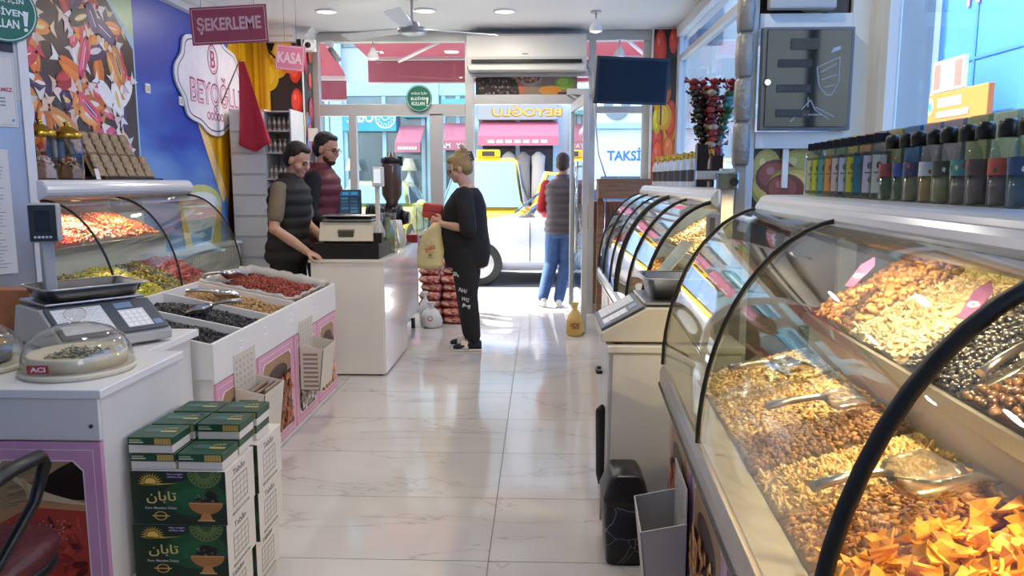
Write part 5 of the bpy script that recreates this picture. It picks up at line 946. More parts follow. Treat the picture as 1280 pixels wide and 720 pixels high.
scoop('metal scoop on the black seeds', (-1.80, 3.17, .80), .15, .0, .12, .045); scoop('metal scoop lying on the dark grey seeds', (-1.58, 3.62, .785), PI+.3, -.05, .13, .045); scoop('metal scoop pushed into the tan hazelnuts', (-1.74, 3.98, .80), .3, .0, .14, .04); scoop('metal scoop resting on the red peanuts', (-1.88, 4.45, .835), .9, .1, .13, .05)
def wall_basket(label, p, rz, wd, dp, h, hb, m, bags=0):
    t = thing('wall_basket', label, 'basket', p, rz, local=True)      # back on x=0 plane, opens up, projects to +x
    b = MB(); b.box(0, .004, -wd/2, wd/2, 0, hb); b.build('back_plate', m, t, bevel=.001)
    b = MB(); b.prism([(0, 0), (dp*.8, 0), (dp, h), (dp-.004, h), (dp*.8-.004, .004), (0, .004)], (0, -wd/2, 0), (1, 0, 0), (0, 0, 1), (0, wd, 0)); b.build('front_wall', m, t)
    for s_ in (-1, 1): b = MB(); b.prism([(0, 0), (dp*.8, 0), (dp, h), (.0, h+.03)], (0, s_*wd/2-(.004 if s_ > 0 else 0), 0), (1, 0, 0), (0, 0, 1), (0, .004, 0)); b.build('side_wall', m, t)
    P = Print((0, -wd/2-.0005, 0), (1, 0, 0), (0, 0, 1)); 
    for r in range(8):
        z = .02+r*(h-.03)/8; P.rect(.02, z, dp*.8-.006, z+(h/8)*.45, '#8a8478'); P.k -= P.step
    P.build('slots', t)
    P = Print((.0045, -wd/2, 0), (0, 1, 0), (0, 0, 1)); 
    for r in range(5):
        for c in range(5): P.rect(.015+c*(wd-.03)/5, h+.02+r*(hb-h-.03)/5, .015+c*(wd-.03)/5+.012, h+.02+r*(hb-h-.03)/5+.012, '#a39c90'); P.k -= P.step
    P.build('back_slots', t); return t
BK = mat('basket_cream', '#d2cabb', .45, var=.05)
wall_basket('cream plastic basket of paper bags hung on the bin counter', (BX1, 3.46, .22), 0, .26, .14, .24, .42, BK); wall_basket('empty cream plastic basket hung near the counter end', (BX1, 4.40, .22), 0, .26, .14, .24, .40, BK)
for k in range(9):
    b = MB(); b.cbox((BX1+.025+.011*k, 3.45+random.uniform(-.02, .02), .345+random.uniform(-.012, .012)), (.006, .19, .23), ry=.1, rx=random.uniform(-.06, .06)); tag(b.build('paper_bag', mat('bag_kraft%d' % (k % 3), ['#8b7360', '#6f5a4a', '#a68f7a'][k % 3], .8), None), 'folded brown paper bag standing in the full basket', 'paper bag', 'paper bags in the basket')
# ================================================================ ON THE LEFT CASE
def jar(label, c, r, h, cols):
    t = thing('glass_jar', label, 'jar', c); b = MB(); b.lathe([(r*.92, 0), (r, .01), (r, h*.35), (r*.97, h*.37), (r, h*.4), (r, h*.9), (r*.9, h)], 8, c, caps=True, smooth=False); b.build('body', PLASTIC, t)
    b = MB(); b.lathe([(r*.98, h*.98), (r*1.02, h), (r*1.02, h+.016), (r*.9, h+.024), (r*.5, h+.048), (r*.16, h+.058), (.012, h+.062), (.016, h+.075), (.001, h+.08)], 24, c); b.build('lid', GOLD, t)
    if cols: heap('candies', '', '', Matrix.Translation((c[0], c[1], c[2]+.006)), (-r*.62, r*.62, -r*.62, r*.62), 'gum', cols, 160, h*.45, 1.0, parent=t, material=CANDY)
jar('faceted glass jar with gold lid half full of dark mixed sweets', (-2.43, 3.93, 1.426), .07, .215, ['#3a2a1c', '#c94a3a', '#d9a53a', '#5a6a2a', '#2a1c14']); jar('faceted glass jar with gold lid next to the steel panel', (-2.46, 3.76, 1.426), .068, .215, ['#c9a08a', '#a86a6a', '#d8d0c6'])
ZS = 1.426
rk = thing('nougat_rack', 'dark sloped rack carrying wrapped nougat bars', 'rack', (-2.62, 4.7, ZS)); RKD = mat('rack_dark', '#2a2320', .5)
for r in range(2): bx('tier', (-2.61-.12*r, -2.47-.12*r, 4.33, 5.0, ZS+.135*r, ZS+.01+.135*r), RKD, rk, .001)
bx('rack_back', (-2.80, -2.78, 4.33, 5.0, ZS, ZS+.26), RKD, rk); bx('rack_side', (-2.78, -2.47, 4.32, 4.33, ZS, ZS+.02), RKD, rk); bx('rack_leg', (-2.72, -2.66, 4.33, 5.0, ZS, ZS+.135), RKD, rk)
bar = thing('nougat_bar', 'wrapped tan nougat bar leaning on the dark rack', 'nougat', (-2.6, 4.2, 1.39), 0, 'nougat bars on the rack', local=True)
bb = MB(); N_ = 9
bb.loft([[(.014*math.sin(a)+.004*math.sin(z*160), (.046+.003*math.sin(z*90))*math.cos(a), z) for a in np.linspace(0, 2*PI, 14, endpoint=False)] for z in np.linspace(0, .145, N_)]); bb.build('bar', mat('nougat_tan', '#a08767', .4, var=.5, scale=45, bump=.8, bscale=70), bar)
bb = MB(); bb.box(-.03, -.018, -.052, .052, 0, .15); bb.build('card_back', mat('nougat_board', '#9a8058', .6), bar, bevel=.002)
first = True
for r in range(2):
    for k in range(6):
        p = (-2.515-.12*r, 4.385+.108*k, ZS+.012+.135*r); o = bar if first else dup(bar, p); first = False; o['label'] = 'wrapped tan nougat bar leaning on the %s tier of the dark rack' % ('lower', 'upper')[r]; o['group'] = 'nougat bars on the %s tier' % ('lower', 'upper')[r]; o.location = p; o.rotation_euler = (0, -.40, 0)
b = MB(); b.cbox((-2.42, 4.16, ZS+.03), (.003, .06, .06), ry=-.2, rz=.2); tag(b.build('price_card', mat('card_white', '#e6e4e0', .5), None), 'small white price card between jar and nougat rack', 'card')
# printed tags on the shelf front
for nm, y in (('small grey tag sticker on the left case shelf below the jars', 3.95), ('small grey tag sticker on the left case shelf below the nougat', 4.5)):
    P = Print((-2.279, y, 1.33), (0, 1, 0), (0, 0, 1)); P.frame(0, 0, .07, .03, .002, '#a7a7a4'); P.rect(.012, .008, .05, .012, '#b0b0ac'); tag(P.build('shelf_tag', None), nm, 'tag')
# ================================================================ CASH DESK AND BEYOND
CW = mat('counter_gloss', '#e4e0d8', .15, var=.03, coat=.3)
cd = thing('cash_counter', 'glossy white cash counter block at the end of the bin counter', 'counter', (-1.45, 5.9, 0)); bx('front_panel', (-1.655, -1.135, 5.46, 5.48, .012, .835), CW, cd, .002); bx('side_panel', (-1.145, -1.125, 5.48, 6.40, .012, .835), CW, cd, .002); bx('carcass', (-1.655, -1.146, 5.482, 6.39, .03, .83), mat('carcass_white', '#d9d6d0', .4), cd, .002); bx('worktop', (-1.67, -1.115, 5.45, 6.41, .835, .858), mat('worktop_cream', '#ded8cc', .25), cd, .003); bx('plinth', (-1.64, -1.15, 5.48, 6.38, 0, .03), DGREY, cd, .001)
cd2 = thing('packing_counter', 'white raised packing counter on short legs towards the door', 'counter', (-1.45, 6.85, 0)); bx('side_panel', (-1.20, -1.18, 6.42, 7.38, .17, .835), CW, cd2, .002); bx('carcass', (-1.655, -1.201, 6.425, 7.37, .17, .83), mat('carcass_white'), cd2, .002); bx('worktop', (-1.67, -1.17, 6.415, 7.39, .835, .858), mat('worktop_cream'), cd2, .003)
bx('lower_shelf', (-1.655, -1.25, 6.43, 7.36, .08, .17), mat('carcass_white'), cd2)
for x in (-1.6, -1.23):
    for y in (6.5, 7.32): b = MB(); b.cyl((x, y, 0), (x, y, .1), .02, .02, 10); b.build('leg', DGREY, cd2)
s2, z0 = balance('cash_scale', 'cream shop scale on a black block at the cash counter', (-1.40, 5.68, .858), PI, CREAM, BLACK, None); 
bx('rating_plate', (-.055, .055, .17, .186, .16, .205), mat('plate_dark', '#4a4436', .5), s2, .003)
b = MB(); b.box(-.245, -.215, .14, .17, .115, .62); b.build('pole', mat('pole_cream', '#d6d2c6', .4), s2, bevel=.005); bx('pole_foot', (-.26, -.2, .12, .19, .115, .19), BLACK, s2); 
b = MB(); b.box(-.275, -.2, .12, .19, .52, .66); hh = b.build('display_head', mat('pole_cream'), s2, bevel=.006); bx('display_screen', (-.262, -.213, .188, .193, .545, .645), mat('lcd_pale', '#cfd6d8', .2, emit='#cfe0f0', es=.6), hh, .001)
steel_pan('shallow steel pan on the cash counter scale', (-1.40, 5.66, 1.146), 0, .36, .27, .022)
# monitor
mo = thing('pos_monitor', 'black touch monitor with blue till screen', 'monitor', (-1.60, 6.28, .858)); Mm = Matrix.Translation((-1.60, 6.28, 1.2)) @ Matrix.Rotation(.28, 4, 'Z') @ Matrix.Rotation(-.12, 4, 'X')
b = MB(); b.box(-.135, .135, 0, .035, -.15, .15, M=Mm); b.build('housing', BLACK, mo, bevel=.006); b = MB(); b.box(-.118, .118, -.003, 0, -.125, .135, M=Mm); sm_ = b.build('screen', mat('till_screen', '#0c1420', .15, emit='#12304a', es=.6), mo)
P = Print(Mm @ Vector((-.118, -.003, -.125)), Mm.to_3x3() @ Vector((1, 0, 0)), Mm.to_3x3() @ Vector((0, 0, 1))); SCR = mat('screen_print', attr=True, rough=.3); 
P.rect(0, .225, .236, .26, '#1f6f9e'); P.rect(.01, .23, .05, .255, '#d8e6ee'); P.rect(.1, .23, .15, .255, '#35b0d8'); P.rect(.17, .23, .22, .255, '#35b0d8')
for i in range(3):
    for j in range(7): P.rect(.012+.074*i, .03+.027*j, .07+.074*i, .05+.027*j, random.choice(['#2a5f7a', '#3a7f98', '#27485e', '#4a90a8'])); P.k -= P.step
P.rect(0, 0, .236, .018, '#2a7ad0'); P.rect(.18, .0, .21, .018, '#d84a3a'); P.build('screen_image', sm_, SCR)
b = MB(); b.cbox((-1.60, 6.32, .87), (.2, .18, .024)); b.tube([(-1.6, 6.33, .88), (-1.6, 6.32, 1.1)], .03, 10); b.build('stand', BLACK, mo)
# grinder
gr = thing('coffee_grinder', 'black coffee grinder with a tall brown hopper', 'grinder', (-1.33, 6.75, .858)); 
b = MB(); b.cbox((-1.36, 6.75, .93), (.3, .24, .14)); b.build('base', BLACK, gr, bevel=.015); b = MB(); b.cyl((-1.52, 6.75, 1.1), (-1.22, 6.75, 1.1), .11, .11, 24); b.cyl((-1.22, 6.75, 1.1), (-1.15, 6.75, 1.1), .07, .05, 20); b.build('motor', BLACK, gr)
for k in range(9): b = MB(); x = -1.5+.03*k; b.tube([(x, 6.75+.116*math.cos(a), 1.1+.116*math.sin(a)) for a in np.linspace(0, 2*PI, 22, endpoint=False)], .004, 5, closed=True); b.build('cooling_fin', DGREY, gr)
b = MB(); b.lathe([(.05, 1.18), (.055, 1.24), (.088, 1.3), (.09, 1.55), (.085, 1.58)], 24, (-1.30, 6.75, 0)); b.build('hopper', mat('hopper_smoke', '#5b4a42', .12, coat=.5), gr); b = MB(); b.lathe([(.092, 1.57), (.092, 1.61), (.04, 1.63), (.03, 1.66), (.001, 1.665)], 24, (-1.30, 6.75, 0)); b.build('hopper_lid', BLACK, gr); bx('hopper_clip', (-1.24, -1.2, 6.72, 6.78, 1.55, 1.63), BLACK, gr)
# small counter things
pp = thing('bottle_in_bag', 'green glass bottle wrapped in a clear carrier bag on the counter', 'bottle', (-1.19, 6.0, .858)); b = MB(); b.lathe([(.045, 0), (.05, .01), (.05, .17), (.03, .225), (.018, .25), (.018, .28)], 18, (-1.19, 6.0, .858)); b.build('body', mat('olive_glass', '#6f7f45', .15, coat=.5), pp); b = MB(); b.cyl((-1.19, 6.0, 1.138), (-1.19, 6.0, 1.165), .02, .02, 14); b.build('cap', mat('cap_dark', '#3a3a34', .4), pp)
b = MB(); rings = []
for z, r in ((.0, .07), (.06, .082), (.15, .075), (.22, .055), (.27, .05), (.31, .065)): rings.append([(-1.19+(r+.008*math.sin(5*a+z*30))*math.cos(a), 6.0+(r+.008*math.cos(4*a))*math.sin(a), .86+z) for a in np.linspace(0, 2*PI, 24, endpoint=False)])
b.loft(rings, caps=False); b.build('bag', PLASTIC, pp, solid=.001)
wb = thing('carrier_bag', 'small white carrier bag with dark print on the packing counter', 'bag', (-1.27, 6.75, .858))
b = MB(); rings = []
for z, r in ((.0, .07), (.05, .09), (.13, .085), (.19, .06), (.23, .05)): rings.append([(-1.235+(r+.01*math.sin(5*a+z*30))*math.cos(a), 6.5+(r*.8+.01*math.cos(4*a))*math.sin(a), .86+z) for a in np.linspace(0, 2*PI, 24, endpoint=False)])
b.loft(rings); b.build('film', mat('bag_white', '#d8d8d6', .5), wb)
P = Print((-1.27, 6.42, .9), (1, 0, 0), (0, 0, 1)); 
for k in range(5): P.ring(random.uniform(.01, .07), random.uniform(.02, .1), .012, .004, '#2a2a2a', 12)
P.build('print', wb)
tag(bx('card_reader', (-1.48, -1.38, 6.16, 6.24, .858, .90), mat('white_plastic'), None, .006), 'small white device standing by the till screen', 'card reader'); 
dp_ = thing('small_dispenser', 'small white dispenser on the counter beside the monitor', 'dispenser', (-1.47, 6.05, .858)); b = MB(); b.cbox((-1.47, 6.05, .885), (.09, .06, .054)); b.build('base', mat('white_plastic'), dp_, bevel=.008); b = MB(); b.cyl((-1.47, 6.05, .912), (-1.47, 6.05, .97), .02, .018, 14); b.build('nozzle', mat('white_plastic'), dp_)
tag(bx('paper_stack', (-1.52, -1.24, 6.22, 6.38, .858, .90), mat('paper_tan', '#a99a7c', .7, var=.2, scale=40, stretch=(1, 1, 12)), None, .003), 'low stack of tan papers in front of the grinder', 'papers')
tag(bx('red_box', (-1.22, -1.12, 6.98, 7.1, .858, .93), mat('box_red', '#9c2a30', .45), None, .004), 'small red box near the end of the packing counter', 'box'); tag(bx('black_tray', (-1.3, -1.17, 6.62, 6.9, .858, .872), BLACK, None, .003), 'flat black tray on the packing counter', 'tray')
# white rack with small bottles by the pillar
ck = thing('bottle_rack', 'tall white rack of small bottles by the left pillar', 'rack', (-2.5, 7.3, 0)); RW = mat('rack_white', '#d5d4d2', .45, var=.04)
bx('drawer_tower', (-2.86, -2.53, 7.1, 7.5, .3, 2.07), RW, ck, .004); bx('tower_foot', (-2.85, -2.30, 7.12, 7.5, 0, .3), RW, ck, .003)
for k in range(9): d_ = bx('drawer_front', (-2.85, -2.54, 7.085, 7.1, .33+.193*k, .50+.193*k), mat('drawer_white', '#dcdbd8', .4), ck, .004)
bx('rack_side', (-2.30, -2.285, 7.1, 7.5, .3, 2.07), RW, ck, .002); bx('rack_back', (-2.53, -2.285, 7.48, 7.5, .3, 2.07), RW, ck, .002)
SH = [.95, 1.2, 1.44, 1.68, 1.88, 2.055]
for z in SH: bx('rack_shelf', (-2.53, -2.3, 7.1, 7.48, z-.012, z), RW, ck, .002)
proto = None
for si, z in enumerate(SH[1:5]):
    for k in range(5):
        for rr in range(1):
            p = (-2.505+.045*k, 7.16, z)
            if proto is None:
                proto = thing('small_bottle', 'small pale bottle on the lowest shelf of the white rack', 'bottle', p, 0, 'bottles on the lowest rack shelf', local=True); b = MB(); b.lathe([(.016, 0), (.017, .005), (.017, .075), (.008, .092), (.008, .1)], 10); b.build('body', mat('bottle_pale', '#cfc8bb', .3), proto); b = MB(); b.lathe([(.0095, .1), (.0095, .122)], 10); b.build('cap', mat('cap_grey', '#8d8378', .4), proto); b = MB(); b.lathe([(.0175, .02), (.0175, .06)], 10, caps=False); b.build('label_band', mat('band_tan', '#8f8270', .6), proto)
            else: dup(proto, p, 0, 'small pale bottle on the %s shelf of the white rack' % ('lowest', 'second lowest', 'second highest', 'highest')[si], 'bottles on the %s rack shelf' % ('lowest', 'second lowest', 'second highest', 'highest')[si])
pn_ = tag(bx('paper_notice', (-2.36, -2.27, 7.88, 7.895, 1.82, 1.95), mat('paper_white'), None, 0), 'small white notice pinned to the left pillar', 'paper')
# ribbed radiator along the wall
rd = thing('radiator', 'low white ribbed radiator panel behind the two shop assistants', 'radiator', (-2.75, 6.4, 0)); bx('body', (-2.90, -2.80, 5.35, 7.05, .12, .84), mat('radiator_white', '#cdd2d6', .4), rd, .006); bx('top_grille', (-2.91, -2.775, 5.33, 7.07, .84, .87), mat('radiator_white'), rd, .006)
rb_ = MB(); rb_.box(-.009, .009, -.012, .012, 0, .66); me = None
for k in range(38):
    y = 5.40+.0435*k
    if me is None: o = MB(); o.box(-2.80, -2.783, y-.012, y+.012, .15, .81); o = o.build('rib', mat('radiator_white'), rd); me = o
    else: o = me.copy(); C.objects.link(o); o.location = (0, .0435*k, 0)
bx('foot', (-2.88, -2.82, 5.5, 5.55, 0, .12), GREY, rd); bx('foot', (-2.88, -2.82, 6.9, 6.95, 0, .12), GREY, rd)
# stacked red snack bags on the floor
BAGR = mat('snack_bag_film', '#a8453f', .3, coat=.3, bump=.5, bscale=25)
n = BAGR.node_tree.nodes; l = BAGR.node_tree.links; nz = n.new('ShaderNodeTexNoise'); nz.inputs['Scale'].default_value = 17; nz.inputs['Detail'].default_value = 4; tcn = n.new('ShaderNodeTexCoord'); l.new(tcn.outputs['Object'], nz.inputs['Vector'])
rmp = n.new('ShaderNodeValToRGB'); rmp.color_ramp.interpolation = 'LINEAR'; e = rmp.color_ramp.elements; e[0].position = .36; e[0].color = (*lin('#6d2226'), 1); e[1].position = .66; e[1].color = (*lin('#dcb79c'), 1); k = e.new(.46); k.color = (*lin('#a33f3c'), 1); k = e.new(.56); k.color = (*lin('#b9605a'), 1)
l.new(nz.outputs[0], rmp.inputs[0]); l.new(rmp.outputs[0], n['Principled BSDF'].inputs['Base Color'])
def snack(p, lb, rz):
    t = thing('snack_bag', lb, 'bag', p, rz, 'red snack bags, bottom layer', local=True); b = MB(); rings = []
    for k in range(13):
        u = -1+2*k/12; wv = (1-abs(u)**9)
        rings.append([(.112*u, (.09+.01*math.cos(u*3))*math.cos(a)*(.75+.25*wv), .042+(.044*wv+.004)*math.copysign(abs(math.sin(a))**.7, math.sin(a))*(1+.06*math.sin(7*u+5*a))) for a in np.linspace(0, 2*PI, 18, endpoint=False)])
    b.loft([r for r in rings]); b.build('pouch', BAGR, t); P = Print((-.06, -.088, .02), (1, 0, 0), (0, 0, 1), .0002, .009); P.ellp(.03, .02, .028, .014, '#d9b9a0'); P.ellp(.09, .025, .02, .012, '#c98f78'); P.rect(.05, .03, .075, .038, '#e6cf7a'); P.build('print', t); return t
pb = None
for lvl in range(8):
    for c in range(2):
        p = (-1.09+.225*c+.012*math.sin(lvl*2+c), 7.60+.01*math.cos(lvl*3+c), .082*lvl); ORD = ('bottom', 'second', 'third', 'fourth', 'fifth', 'sixth', 'seventh', 'top')[lvl]; lb = 'shiny red printed snack bag in the %s layer of the floor pile' % ORD
        if pb is None: pb = snack(p, lb, .05); continue
        dup(pb, p, random.uniform(-.08, .08), lb, 'red snack bags, %s layer' % ORD)
    if lvl < 6: dup(pb, (-1.0, 7.80, .082*lvl), random.uniform(-.1, .1), lb, 'red snack bags, %s layer' % ORD)
def bag(label, c, r, h, m, knot=True, pr=None, name='shopping_bag'):
    t = thing(name, label, 'bag', c); b = MB(); rings = []
    for z, k in ((0, .8), (.08, .98), (.25, 1.05), (.45, .98), (.62, .75), (.75, .4), (.82, .22), (.9, .34), (1, .5)): rings.append([(c[0]+r*k*(1+.07*math.sin(5*a+z*8))*math.cos(a), c[1]+r*.85*k*(1+.07*math.cos(4*a+z*5))*math.sin(a), c[2]+h*z) for a in np.linspace(0, 2*PI, 28, endpoint=False)])
    b.loft(rings); b.build('film', m, t)
    if pr: pr(t, c, r, h)
    return t
def prn(t, c, r, h):
    P = Print((c[0]-r*.4, c[1]-r*.98, c[2]+h*.3), (1, 0, 0), (0, 0, 1), .0003, .003); P.ring(r*.4, h*.12, r*.25, r*.07, '#b23a3a'); P.rect(r*.2, h*.02, r*.6, h*.04, '#b23a3a'); P.build('print', t)
bag('white tied carrier bag with red mark on the floor by the packing counter', (-1.055, 7.36, 0), .10, .25, mat('bag_white'), True, prn); bag('small white knotted bag leaning behind the tied floor bag', (-1.13, 7.47, 0), .06, .34, mat('bag_white'), True)
def prk(t, c, r, h):
    P = Print((c[0]-r*.6, c[1]-r*1.0, c[2]+h*.22), (1, 0, 0), (0, 0, 1), .0003, .006); P.text('DE', r*.75, h*.14, r*.7, h*.14, '#8f2f26', .03); P.ring(r*.2, h*.15, r*.2, r*.08, '#8f2f26'); P.rect(r*.2, h*.03, r*1.1, h*.05, '#8f2f26'); P.build('print', t)
bag('tan knotted carrier bag with red letters hanging at the door leaf foot', (.325, 7.0, .0), .078, .31, mat('bag_tan', '#c9a860', .5, var=.15, scale=12), True, prk)
# red crates outside the side window
for k, x in enumerate((.52, .72)):
    t = thing('red_crate', 'red crate stacked outside behind the side window ledge', 'crate', (x+.09, 8.5, 0), 0, 'red crates outside'); 
    bx('crate_body', (x, x+.18, 8.42, 8.6, .9, 1.2), mat('crate_red', '#a53232', .5), t, .006); bx('crate_stand', (x+.01, x+.17, 8.43, 8.59, 0, .9), WOOD, t)
    for q in range(4): bx('crate_slat', (x+.01+.043*q, x+.035+.043*q, 8.41, 8.42, .92, 1.18), mat('crate_dark', '#6d1f22', .5), t, 0)

b = MB(); b.tube([(.47, 8.12, 2.62), (.53, 8.1, 2.5), (.56, 8.1, 2.1), (.60, 8.1, 1.7), (.68, 8.1, 1.46)], .008, 8); tag(b.build('drain_hose', mat('hose_white', '#dcdad4', .5)), 'thin white drain hose running down from the air conditioner', 'hose')
for y, z, lb in ((5.75, 2.10, 'small white wall socket beside the candy poster'), (6.28, 2.06, 'small white wall socket next to the name plate')):
    o = tag(bx('wall_socket', (XL+.006, XL+.018, y-.035, y+.035, z-.035, z+.035), mat('white_plastic'), None, .003), lb, 'socket'); bx('socket_face', (XL+.018, XL+.02, y-.02, y+.02, z-.02, z+.02), CREAM, o, .001)
# ================================================================ RIGHT SIDE
sb_ = thing('scale_cabinet', 'narrow grey-white cabinet under the scale between the two right cases', 'cabinet', (.5, 3.22, 0)); GWM = mat('cabinet_grey_white', '#cdccc9', .35, var=.04)
bx('carcass', (.285, .80, 3.0, 3.43, .03, .745), GWM, sb_, .002); bx('worktop', (.268, .81, 2.985, 3.44, .745, .772), mat('worktop_grey', '#d3d0c8', .35), sb_, .003); bx('door', (.29, .795, 2.988, 3.0, .05, .735), GWM, sb_, .002); bx('side_panel', (.272, .286, 3.0, 3.43, .03, .745), GWM, sb_, .002); bx('plinth', (.3, .79, 3.02, 3.42, 0, .03), DGREY, sb_, .001)
b = MB(); b.tube([(.272, 3.25, .60), (.252, 3.25, .60), (.252, 3.33, .60), (.272, 3.33, .60)], .008, 8); b.build('handle', BLACK, sb_)
s3, z0 = balance('counter_scale', 'cream shop scale with side-facing keypad on the narrow cabinet', (.515, 3.21, .772), -PI/2, mat('scale_cream', '#c9c3b3', .4, var=.05))
steel_pan('deep steel pan on the cream scale', (.55, 3.21, .945), PI/2, .27, .24, .085)
# swing-lid bin
bn = thing('waste_bin', 'black swing-lid waste bin with white marble veins', 'bin', (.325, 2.80, 0))
def rr(w_, d_, z, r, c=(.325, 2.80)): return [(c[0]+sx*(w_/2-r)+r*math.cos(a), c[1]+sy*(d_/2-r)+r*math.sin(a), z) for sx, sy, a0 in ((1, 1, 0), (-1, 1, PI/2), (-1, -1, PI), (1, -1, 1.5*PI)) for a in np.linspace(a0, a0+PI/2, 5)]
b = MB(); b.loft([rr(.14, .19, 0, .03), rr(.145, .195, .01, .03), rr(.165, .215, .25, .03)])
def binmat():
    m = bpy.data.materials.new('black_marble'); m.use_nodes = True; n = m.node_tree.nodes; l = m.node_tree.links; bs = n['Principled BSDF']; tc = n.new('ShaderNodeTexCoord'); v = n.new('ShaderNodeTexVoronoi'); v.feature = 'DISTANCE_TO_EDGE'; v.inputs['Scale'].default_value = 11
    no = n.new('ShaderNodeTexNoise'); no.inputs['Scale'].default_value = 7; mx = n.new('ShaderNodeMix'); mx.data_type = 'RGBA'; mx.inputs[0].default_value = .12; l.new(tc.outputs['Object'], no.inputs['Vector']); l.new(tc.outputs['Object'], mx.inputs[6]); l.new(no.outputs['Color'], mx.inputs[7]); l.new(mx.outputs[2], v.inputs['Vector'])
    r = n.new('ShaderNodeValToRGB'); e = r.color_ramp.elements; e[0].position = 0; e[0].color = (*lin('#8a8a88'), 1); e[1].position = .018; e[1].color = (*lin('#0c0c0d'), 1); l.new(v.outputs['Distance'], r.inputs[0]); l.new(r.outputs[0], bs.inputs['Base Color']); bs.inputs['Roughness'].default_value = .3; return m
b.build('bucket', binmat(), bn); b = MB(); b.loft([rr(.172, .222, .235, .03), rr(.176, .226, .255, .03), rr(.16, .21, .275, .03), rr(.13, .19, .325, .025), rr(.10, .17, .345, .02)]); b.build('lid', mat('bin_lid_black', '#131315', .3), bn); 
b = MB(); b.prism([(-.06, 0), (.06, 0), (.045, .075), (-.045, .075)], (.325, 2.694, .268), (1, 0, 0), (0, .24, 1), (0, -.006, 0)); b.build('swing_flap', mat('bin_flap_black', '#1b1b1e', .2), bn, bevel=.003)
# rolled black bag hanging on the cabinet side
b = MB(); b.tube([(.262, 3.10, .16), (.258, 3.10, .2), (.255, 3.10, .45), (.258, 3.10, .475), (.262, 3.10, .5)], [.012, .017, .019, .022, .005], 10, ell=(1, 1.1)); tag(b.build('folded_umbrella', mat('umbrella_black', '#141416', .5)), 'slim black folded umbrella leaning on the narrow cabinet side', 'umbrella')
b = MB(); b.tube([(.262, 3.1, 0), (.262, 3.1, .17)], .005, 6); x_ = bpy.data.objects['folded_umbrella']; b.build('tip', STEEL, x_)
wall_basket('grey-white plastic basket with a clear cup, hung on the long case front', (.425, 2.2, .19), PI+math.radians(-3), .26, .13, .24, .37, mat('basket_grey', '#c4c1bc', .4, var=.05))
b = MB(); b.lathe([(.025, 0), (.033, .085), (.036, .09)], 18, (.36, 2.19, .20), caps=False); tag(b.build('plastic_cup', PLASTIC, None, solid=.0015), 'clear plastic cup inside the basket on the case front', 'cup')
# scoops in the long case
scoop('large clear plastic scoop lying across the brown peanuts', (.640, 1.36, .835), .30, .10, .21, .062, glass('scoop_clear', '#f0ece4', .16, 7., haze=.16, hazecol='#f0ece4'), .0, .16)
scoop('clear scoop with steel handle resting on the dark hazelnuts', (.72, 1.90, .845), .25, .12, .12, .04, glass('scoop_clear'), 0, .16)
scoop('steel scoop lying on the flaked almonds', (.70, 2.28, .84), .3, .1, .13, .042, CHROME, 0, .14)
for p, lb in (((1.05, 1.62, 1.05), 'steel scoop on the whole pale cashews'), ((1.0, 1.38, 1.03), 'steel scoop beside the dark grey seeds'), ((.98, 1.16, 1.02), 'steel scoop laid across the glossy raisins')): scoop(lb, p, .35, .45, .15, .045, CHROME, 0, .15)
for k, (p, rz) in enumerate((((1.02, 1.86, 1.09), .5), ((.94, 2.35, 1.10), .5))):
    t = thing('purple_tag', 'translucent purple price tag standing among the pale cashews' if k == 0 else 'translucent purple price tag at the far end of the upper shelf', 'tag', p, rz, local=True); t.rotation_euler = (0, -.5, rz+.2); b = MB(); b.prism([(0, -.014), (.12, -.022), (.17, 0), (.12, .022), (0, .014)], (0, 0, 0), (1, 0, 0), (0, 1, 0), (0, 0, .002)); b.build('blade', mat('tag_purple', '#5f3a60', .3), t); P = Print((0, 0, .002), (1, 0, 0), (0, 1, 0)); P.ring(.06, 0, .013, .003, '#e3c3da'); P.ring(.06, 0, .008, .003, '#e3c3da'); P.build('print', t)
# post with padding, electric cabinet, print and frames (partition between the cases)
pt = struct(bx('partition_frame', (.865, .905, 3.34, 3.40, 0, ZC), FRM, None, .004)); bx('stile', (1.285, 1.36, 3.34, 3.40, 0, ZC), FRM, pt)
for z0_, z1_ in ((2.045, 2.105), (1.555, 1.625)): bx('rail', (.905, 1.285, 3.335, 3.40, z0_, z1_), FRM, pt)
bx('lower_panel', (.905, 1.285, 3.37, 3.39, 0, 1.555), mat('panel_dark', '#3a2a22', .5), pt, 0); bx('upper_panel', (.905, 1.285, 3.37, 3.39, 2.105, ZC), mat('panel_dark'), pt, 0); bx('inner_bar', (1.03, 1.055, 3.35, 3.37, 1.39, 1.555), FRM, pt, .001); bx('inner_bar', (1.2, 1.225, 3.35, 3.37, 1.39, 1.555), FRM, pt, .001)
P = Print((.905, 3.369, 1.3), (1, 0, 0), (0, 0, 1)); fruits(P, .38, .255, ['#8f8a3a', '#6f2f24', '#b0a050', '#7a6a30'], 12, '#1d120d', (.06, .09), 1.2); P.build('fruit_print', pt); P = Print((.905, 3.369, 2.105), (1, 0, 0), (0, 0, 1)); fruits(P, .38, .6, ['#8fa83a', '#a8a860', '#6f8a2c', '#4a2a1c'], 16, '#2a1a12', (.07, .11), 1.); P.build('fruit_print', pt)
eb = thing('fuse_box', 'dark glass-fronted fuse box in a white frame', 'fuse box', (1.09, 3.33, 1.62)); bx('housing', (.91, 1.28, 3.29, 3.335, 1.628, 2.042), mat('fuse_grey', '#6d7174', .4), eb, .004); bx('door_glass', (.925, 1.265, 3.282, 3.29, 1.64, 2.03), mat('smoked_glass', '#23282b', .08, 0., var=.3, scale=5, spec=.5), eb, .002)
for z in (1.70, 1.80, 1.90): bx('breaker_rail', (.97, 1.11, 3.279, 3.282, z-.02, z+.012), mat('breaker_dark', '#191c1e', .4), eb, 0)
